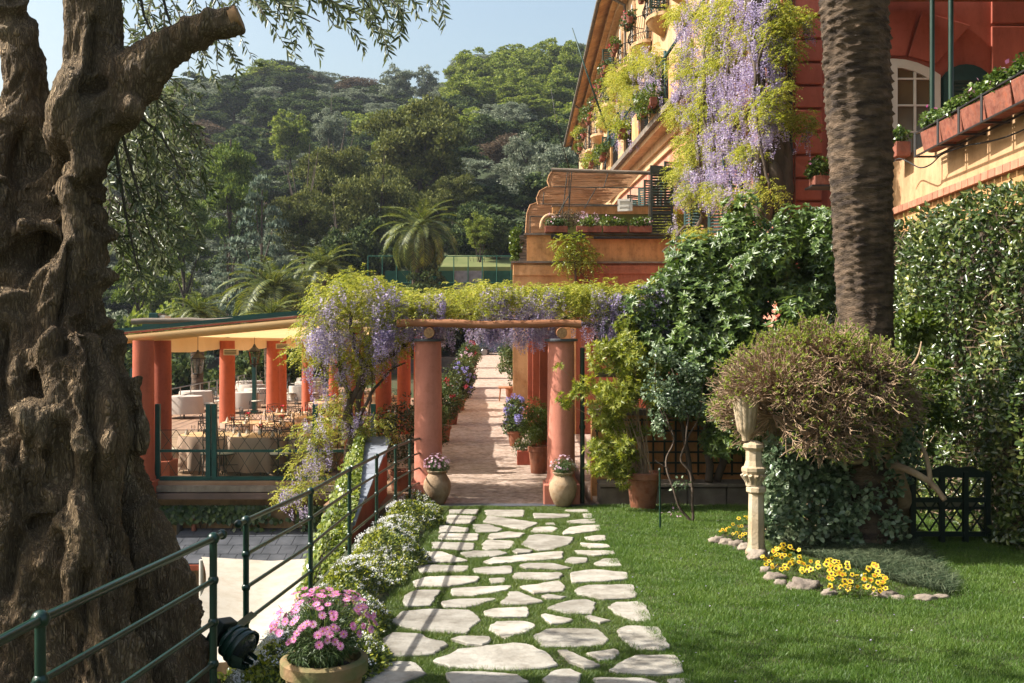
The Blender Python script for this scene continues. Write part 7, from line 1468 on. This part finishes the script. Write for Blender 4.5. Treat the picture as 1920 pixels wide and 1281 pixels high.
# ================================================================== FAR LANDSCAPE
def norm_tree(kind, seed):
    """unit tree: height 1, crown about 1 wide in x,y; two meshes (crown, trunk)"""
    global rng
    keep = rng; rng = np.random.default_rng(seed); random.seed(seed); m = MB()
    if kind == 'pine':      # domed clumps on a branching trunk
        nb = 70; pc, pr = cluster(nb, (.43, .43, .30), (0, 0, .62), .06, .13, .35); n, lf, W, mat, flat = 24000, .024, .009, 'f_pine', .75; tr = (.28, .025)
    elif kind == 'pineg': pc, pr = cluster(75, (.36, .36, .38), (0, 0, .54), .06, .11, .3); pc[:, :2] *= (1.25-.9*np.clip(pc[:, 2:]-.2, 0, 1)); n, lf, W, mat, flat = 22000, .026, .009, 'f_pineg', .8; tr = (.2, .025)
    elif kind == 'oak': pc, pr = cluster(80, (.43, .43, .38), (0, 0, .52), .06, .13, .35); n, lf, W, mat, flat = 13000, .034, .020, 'f_oak', .85; tr = (.2, .025)
    elif kind == 'olive': pc, pr = cluster(80, (.43, .43, .38), (0, 0, .54), .05, .11, .3); n, lf, W, mat, flat = 12000, .030, .012, 'f_olive', .9; tr = (.2, .025)
    elif kind == 'light': pc, pr = cluster(85, (.43, .43, .40), (0, 0, .54), .05, .11, .25); n, lf, W, mat, flat = 11000, .029, .019, 'f_light', .85; tr = (.2, .022)
    elif kind == 'brown': pc, pr = cluster(40, (.42, .42, .34), (0, 0, .5), .09, .16, .3); n, lf, W, mat, flat = 7000, .040, .010, 'f_brown', .8; tr = (.1, .015)
    elif kind == 'cedar':
        pc, pr = [], []
        for lv in range(13):
            z = .12+.8*lv/12; R = .50*(1-lv/13)**.75
            for k in range(max(3, int(9*(1-lv/15)))): a = random.random()*2*PI; q = R*random.uniform(.45, 1.0); pc.append((q*math.cos(a), q*math.sin(a), z-.05*q+random.gauss(0, .008))); pr.append(.055+.06*R)
        pc, pr = np.array(pc), np.array(pr); n, lf, W, mat, flat = 13000, .030, .010, 'f_cedar', .22; tr = (.05, .022)
    Pn, O = puffs(pc, pr, n, flat, .5, up=1)
    keep_ = rng.random(len(Pn)) < (.55+.45*(O[:, 2] > -.1)); Pn, O = Pn[keep_], O[keep_]; nn = len(Pn)
    V, F = leaf_quads(Pn, O+.7*rnd_dir(nn)+np.array([0, 0, .15]), O+.5*rnd_dir(nn), lf*rng.uniform(.6, 1.3, nn), W*rng.uniform(.8, 1.3, nn)*1.8)
    cm = np_mesh('crown', V, F); cm.materials.append(M[mat])
    top = .9 if kind in ('cedar', 'pineg') else .55
    m.tube([(0, 0, -.12), (.01, 0, tr[0]), (0, .01, top)], [tr[1]*1.15, tr[1], tr[1]*.35], 7)
    for i in random.sample(range(len(pc)), min(16, len(pc))): c_ = pc[i]; z0 = min(top*.95, max(.12, c_[2]-.16)); m.tube([(0, 0, z0), (c_[0]*.5, c_[1]*.5, (z0+c_[2])/2-.01), tuple(c_)], [tr[1]*.45, tr[1]*.3, tr[1]*.12], 5, False)
    tm = m.mesh('trunk'); tm.materials.append(M['trunk_far']); rng = keep; return cm, tm
PT = {}
for kind, ns in (('pine', 3), ('pineg', 2), ('oak', 3), ('olive', 3), ('light', 3), ('brown', 2), ('cedar', 2)): PT[kind] = [norm_tree(kind, 100+len(PT)*10+i) for i in range(ns)]
random.seed(11)
NAME = dict(pine='pine_tree', pineg='pine_tree', oak='evergreen_oak', olive='olive_tree', light='leafy_tree', brown='bare_shrub', cedar='cedar_tree')
CAT = dict(pine='pine tree', pineg='pine tree', oak='oak tree', olive='olive tree', light='tree', brown='shrub', cedar='cedar')
def tree(kind, x, y, zb, h, w_, label, group=None, v=None):
    c_, t_ = PT[kind][(v if v is not None else random.randrange(99)) % len(PT[kind])]; r = thing(NAME[kind], label, CAT[kind], (x, y, zb), random.random()*6.28, group); hc = min(h, {'cedar': 1.9, 'pineg': 1.45}.get(kind, 1.2)*w_); r.scale = (w_, w_, hc); e_ = (h-hc)/hc
    for nm, me in (('crown', c_), ('trunk', t_)):
        o = bpy.data.objects.new(nm, me); C.objects.link(o); o.parent = r
        if nm == 'crown': o.location = (0, 0, e_)
        else: o.scale = (1, 1, 1+e_/(.9 if kind in ('cedar', 'pineg') else .55))
    return r
def ptree(kind, px, ytop, Y_, wpx, label, group=None, zb=None, v=None):
    x = (px-960)/FPX*Y_; zb_ = float(plateau(x, Y_)) if zb is None else zb; h = (CAMZ-(ytop-640)/FPX*Y_)-zb_; return tree(kind, x, Y_, zb_, h, wpx/FPX*Y_, label, group, v)
ptree('pine', 790, 172, 104, 262, 'largest domed olive-green pine at the centre of the hillside', v=0)
ptree('pine', 625, 262, 96, 185, 'domed pine left of the largest pine', v=1)
ptree('pine', 712, 292, 92, 210, 'broad pine just in front of the largest pine', v=2)
ptree('pine', 570, 345, 88, 165, 'smaller pine between the cedar and the domed pine', v=0)
ptree('pine', 850, 320, 98, 120, 'low pine right of the date palm crown', v=1)
ptree('pineg', 432, 235, 84, 175, 'tall green pine left of the cedar', v=0)
ptree('pineg', 345, 340, 76, 150, 'green pine behind the hanging olive leaves', v=1)
ptree('pineg', 260, 380, 66, 160, 'dark pine just right of the olive trunk', v=0)
ptree('cedar', 490, 318, 72, 200, 'blue-green tiered cedar above the palms', v=0)
ptree('cedar', 425, 450, 62, 130, 'small tiered cedar at the left of the palms', v=1)
ptree('oak', 700, 400, 80, 150, 'dark oak behind the left of the date palm', v=0)
ptree('oak', 880, 370, 90, 130, 'dark oak right of the date palm', v=1)
ptree('oak', 640, 420, 76, 130, 'dark oak behind the small palms', v=2)
ptree('oak', 930, 395, 82, 90, 'rounded green shrub tree left of the balcony building', v=0)
ptree('light', 900, 396, 80, 70, 'fresh green bush above the tennis court', v=1)
ptree('olive', 1040, 255, 108, 130, 'silvery olive tree against the balcony building', v=0)
ptree('olive', 985, 245, 112, 100, 'silvery olive tree left of the balcony building', v=1)
ptree('olive', 820, 330, 106, 60, 'pale silvery shrub right of the largest pine', v=2)
ptree('light', 545, 200, 140, 100, 'grey-green broad tree high on the left slope', v=0)
ptree('olive', 620, 195, 138, 90, 'rounded silvery tree high on the slope', v=1)
ptree('olive', 745, 115, 226, 80, 'dark feathery tree on the skyline at the middle', v=0)
ptree('olive', 800, 120, 226, 60, 'smaller feathery tree on the skyline', v=1)
ptree('olive', 862, 105, 228, 60, 'feathery skyline tree left of the light green trees', v=2)
ptree('light', 905, 92, 210, 130, 'bright spring-green tree on the skyline', v=0)
ptree('light', 975, 92, 200, 130, 'olive-green broad tree on the right skyline', v=1)
ptree('light', 1040, 68, 205, 120, 'highest tree on the skyline beside the eaves', v=2)
ptree('light', 1085, 78, 190, 90, 'skyline tree touching the hotel eaves', v=0)
# woods: individuals by kind
labs = dict(pine='olive-green pine among the woods of the hillside', pineg='green pine among the woods of the hillside', oak='dark evergreen oak among the woods of the hillside', olive='silvery olive tree among the woods of the hillside', light='light green tree among the woods of the hillside', brown='brownish bare shrub among the woods of the hillside')
pts_ = [(x_, y_, 6.2) for y_ in (64, 68, 72, 76, 80) for x_ in np.arange(-.56*y_, -.09*y_, 4.6)]; pts_ = [(a+random.uniform(-1.2, 1.2), b+random.uniform(-1.2, 1.2), c) for a, b, c in pts_]; y = 82.0
while y < 262:
    step = 5.0+.018*y; x0, x1 = -(.535*y+9), min(.10*y+12, 60); x = x0+random.random()*step
    while x < x1:
        pts_.append((x+random.uniform(-.35, .35)*step, y+random.uniform(-.4, .4)*step, step)); x += step*1.12
    y += step*1.0
random.shuffle(pts_)
for (x, y, step) in pts_:
    z = float(plateau(x, y)); px = 960+x/y*FPX; n1 = noise.noise(Vector((x*.025, y*.03, 4))); n2 = noise.noise(Vector((x*.04+9, y*.05, 1))); u = random.random()
    if px > 840 and y > 150: kind = 'light' if u < .62 else ('olive' if u < .85 else 'oak')
    elif px < 560 and y > 150: kind = 'brown' if u < .16 else ('oak' if u < .6 else ('olive' if u < .85 else 'light'))
    elif n1 > .12: kind = 'olive' if u < .7 else 'oak'
    elif n2 > .18: kind = 'brown' if u < .25 else ('light' if u < .6 else 'oak')
    else: kind = 'oak' if u < .62 else ('olive' if u < .82 else ('light' if u < .92 else 'brown'))
    h = random.uniform(5.0, 8.5)*(1.1 if kind in ('oak', 'light') else .85); h *= (.8 if y > 215 else 1); 
    if y < 82: h = random.uniform(7, 11.5) if px < 640 else random.uniform(4, 6.5)
    elif y < 92 and px > 700: h *= .7
    where = (' near the skyline' if y > 205 else (' on the upper slope' if y > 150 else (' on the lower slope' if y > 90 else ' at the foot of the hill')))+(', left' if px < 480 else (', middle' if px < 780 else ', right'))
    tree(kind, x, y, z, h, step*random.uniform(1.15, 1.65), labs[kind].replace(' among the woods of the hillside', ' in the woods'+where), 'woods on the hillside: '+CAT[kind])
# valley trees seen between and above the terrace pillars
for i, (px, Y_, h, k, w_) in enumerate([(300, 52, 8, 'oak', 7), (250, 60, 9, 'pineg', 8), (380, 56, 7, 'oak', 7), (450, 50, 6.5, 'oak', 6), (520, 58, 7.5, 'oak', 7), (600, 60, 7, 'oak', 7), (560, 66, 8, 'pineg', 8), (640, 64, 7, 'oak', 8), (700, 66, 6.5, 'oak', 7), (160, 50, 9, 'oak', 8), (60, 54, 9, 'oak', 8), (330, 66, 9, 'oak', 9), (450, 66, 8, 'oak', 9), (740, 62, 5.5, 'light', 5), (-40, 48, 8, 'oak', 8), (845, 68, 5.5, 'oak', 6), (800, 72, 6, 'oak', 8), (890, 76, 5.0, 'oak', 6)]):
    x = (px-960)/FPX*Y_; zb = float(plateau(x, Y_)); tree(k, x, Y_, zb, h, w_, 'dark tree in the valley '+('behind the olive trunk' if px < 280 else ('behind the lanterns of the terrace' if px < 560 else ('behind the wisteria' if px < 760 else 'below the tall date palm'))), 'dark valley trees behind the terrace')
for i, (x, y) in enumerate([(-3.2, 70), (-.5, 71.5), (2.5, 70), (5, 72), (-6, 69.5)]): tree('oak', x, y, 1.6, 5+.4*i, 4.2, '%s dark tree across the road behind the parked car' % ['third', 'fourth', 'fifth', 'rightmost', 'leftmost'][i], 'trees behind the parked car')
# date palms
def date_palm(label, px, pyc, Y_, wpx, zb=None, nf=44, low=-.75):
    c_ = P(px, pyc, Y_); zb_ = float(plateau(c_.x, Y_)) if zb is None else zb; t = thing('date_palm', label, 'palm tree', (c_.x, Y_, zb_)); s = wpx/FPX*Y_/3.1; m = MB(); n = 20; V = []
    for i in range(61):
        z = zb_-.3+(c_.z-zb_+.2)*i/60; rr = (.34+.10*smoothstep(40, 60, i))*s*.75*(1+.07*(i % 2)); V += [(c_.x+rr*math.cos(2*PI*k/n), Y_+rr*math.sin(2*PI*k/n), z) for k in range(n)]
    m.add(V, [(i*n+k, i*n+(k+1) % n, (i+1)*n+(k+1) % n, (i+1)*n+k) for i in range(60) for k in range(n)]); m.build('trunk', M['palm_bark'], t); palm_crown(t, c_, nf, s, low); return t
date_palm('tall date palm with drooping crown before the tennis court', 785, 432, 70, 150, None, 58, -.62)
date_palm('large date palm with spreading crown above the terrace awning', 512, 545, 50, 185, None, 48, -.55)
date_palm('date palm behind and right of the large spreading one', 605, 505, 58, 130, None, 44, -.45)
date_palm('small date palm low above the awning at the left', 370, 590, 44, 125, None, 40, -.3)
date_palm('small date palm low above the awning at the right', 508, 598, 42, 130, None, 40, -.3)
# tennis court fence
cf = thing('court_fence', 'green netted tennis court fence behind the tall date palm', 'fence', tuple(P(840, 530, 74)))
z0, z1 = P(0, 545, 74).z, P(0, 480, 74).z
for px in np.linspace(690, 985, 12): x = (px-960)/FPX*74; MB().bar((x, 74, z0-4), (x, 74, z1), .04, 6).build('post', M['net'], cf)
for z in (z1, z0+.6): MB().bar(((690-960)/FPX*74, 74, z), ((985-960)/FPX*74, 74, z), .035, 6).build('rail', M['net'], cf)
for i, (a, b, mt) in enumerate(((722, 850, 'net'), (852, 905, 'slate_pale'), (907, 960, 'net'))): MB().box(((a-960)/FPX*74, 74.06, z0-3), ((b-960)/FPX*74, 74.09, z0+1.5)).build('windbreak', M[mt], cf)
m = MB(); m.add([P(820, 500, 77), P(990, 500, 77), P(990, 480, 84), P(840, 478, 84)], [(0, 1, 2, 3)]); m.add([P(820, 540, 76.9), P(990, 540, 76.9), P(990, 500, 77), P(820, 500, 77)], [(0, 1, 2, 3)]); m.build('grass_bank', M['bank_grass'], kind='structure')
for i, (px, py0, py1, y) in enumerate([(905, 600, 634, 66)]):
    t = thing('carport', 'dark carport roof behind the parked car', 'roof', (-1, 66, 1.6)); a, b = P(880, 632, 65.5), P(1010, 600, 65.5); MB().box((a.x, 65.5, a.z), (b.x+2, 69, a.z+.25)).build('roof', M['teal_iron'], t)
    for xx in (a.x+.1, b.x+1.8): MB().bar((xx, 65.7, 1.6), (xx, 65.7, a.z), .06, 8).build('post', M['teal_iron'], t)
# haze
hz = MB().box((-830, -320, -7), (830, 1530, 92)).build('haze', pm('haze_tmp', (1, 1, 1)), kind='stuff')
mh = bpy.data.materials.new('haze_air'); mh.use_nodes = True; nt = mh.node_tree
for x in list(nt.nodes):
    if x.type != 'OUTPUT_MATERIAL': nt.nodes.remove(x)
pv = _n(nt, 'ShaderNodeVolumePrincipled'); pv.inputs['Density'].default_value = 0.0002; pv.inputs['Color'].default_value = (.80, .88, 1, 1); pv.inputs['Anisotropy'].default_value = .3
nt.links.new(pv.outputs[0], nt.nodes['Material Output'].inputs['Volume']); hz.data.materials.clear(); hz.data.materials.append(mh)
if not USE_HAZE: bpy.data.objects.remove(hz)
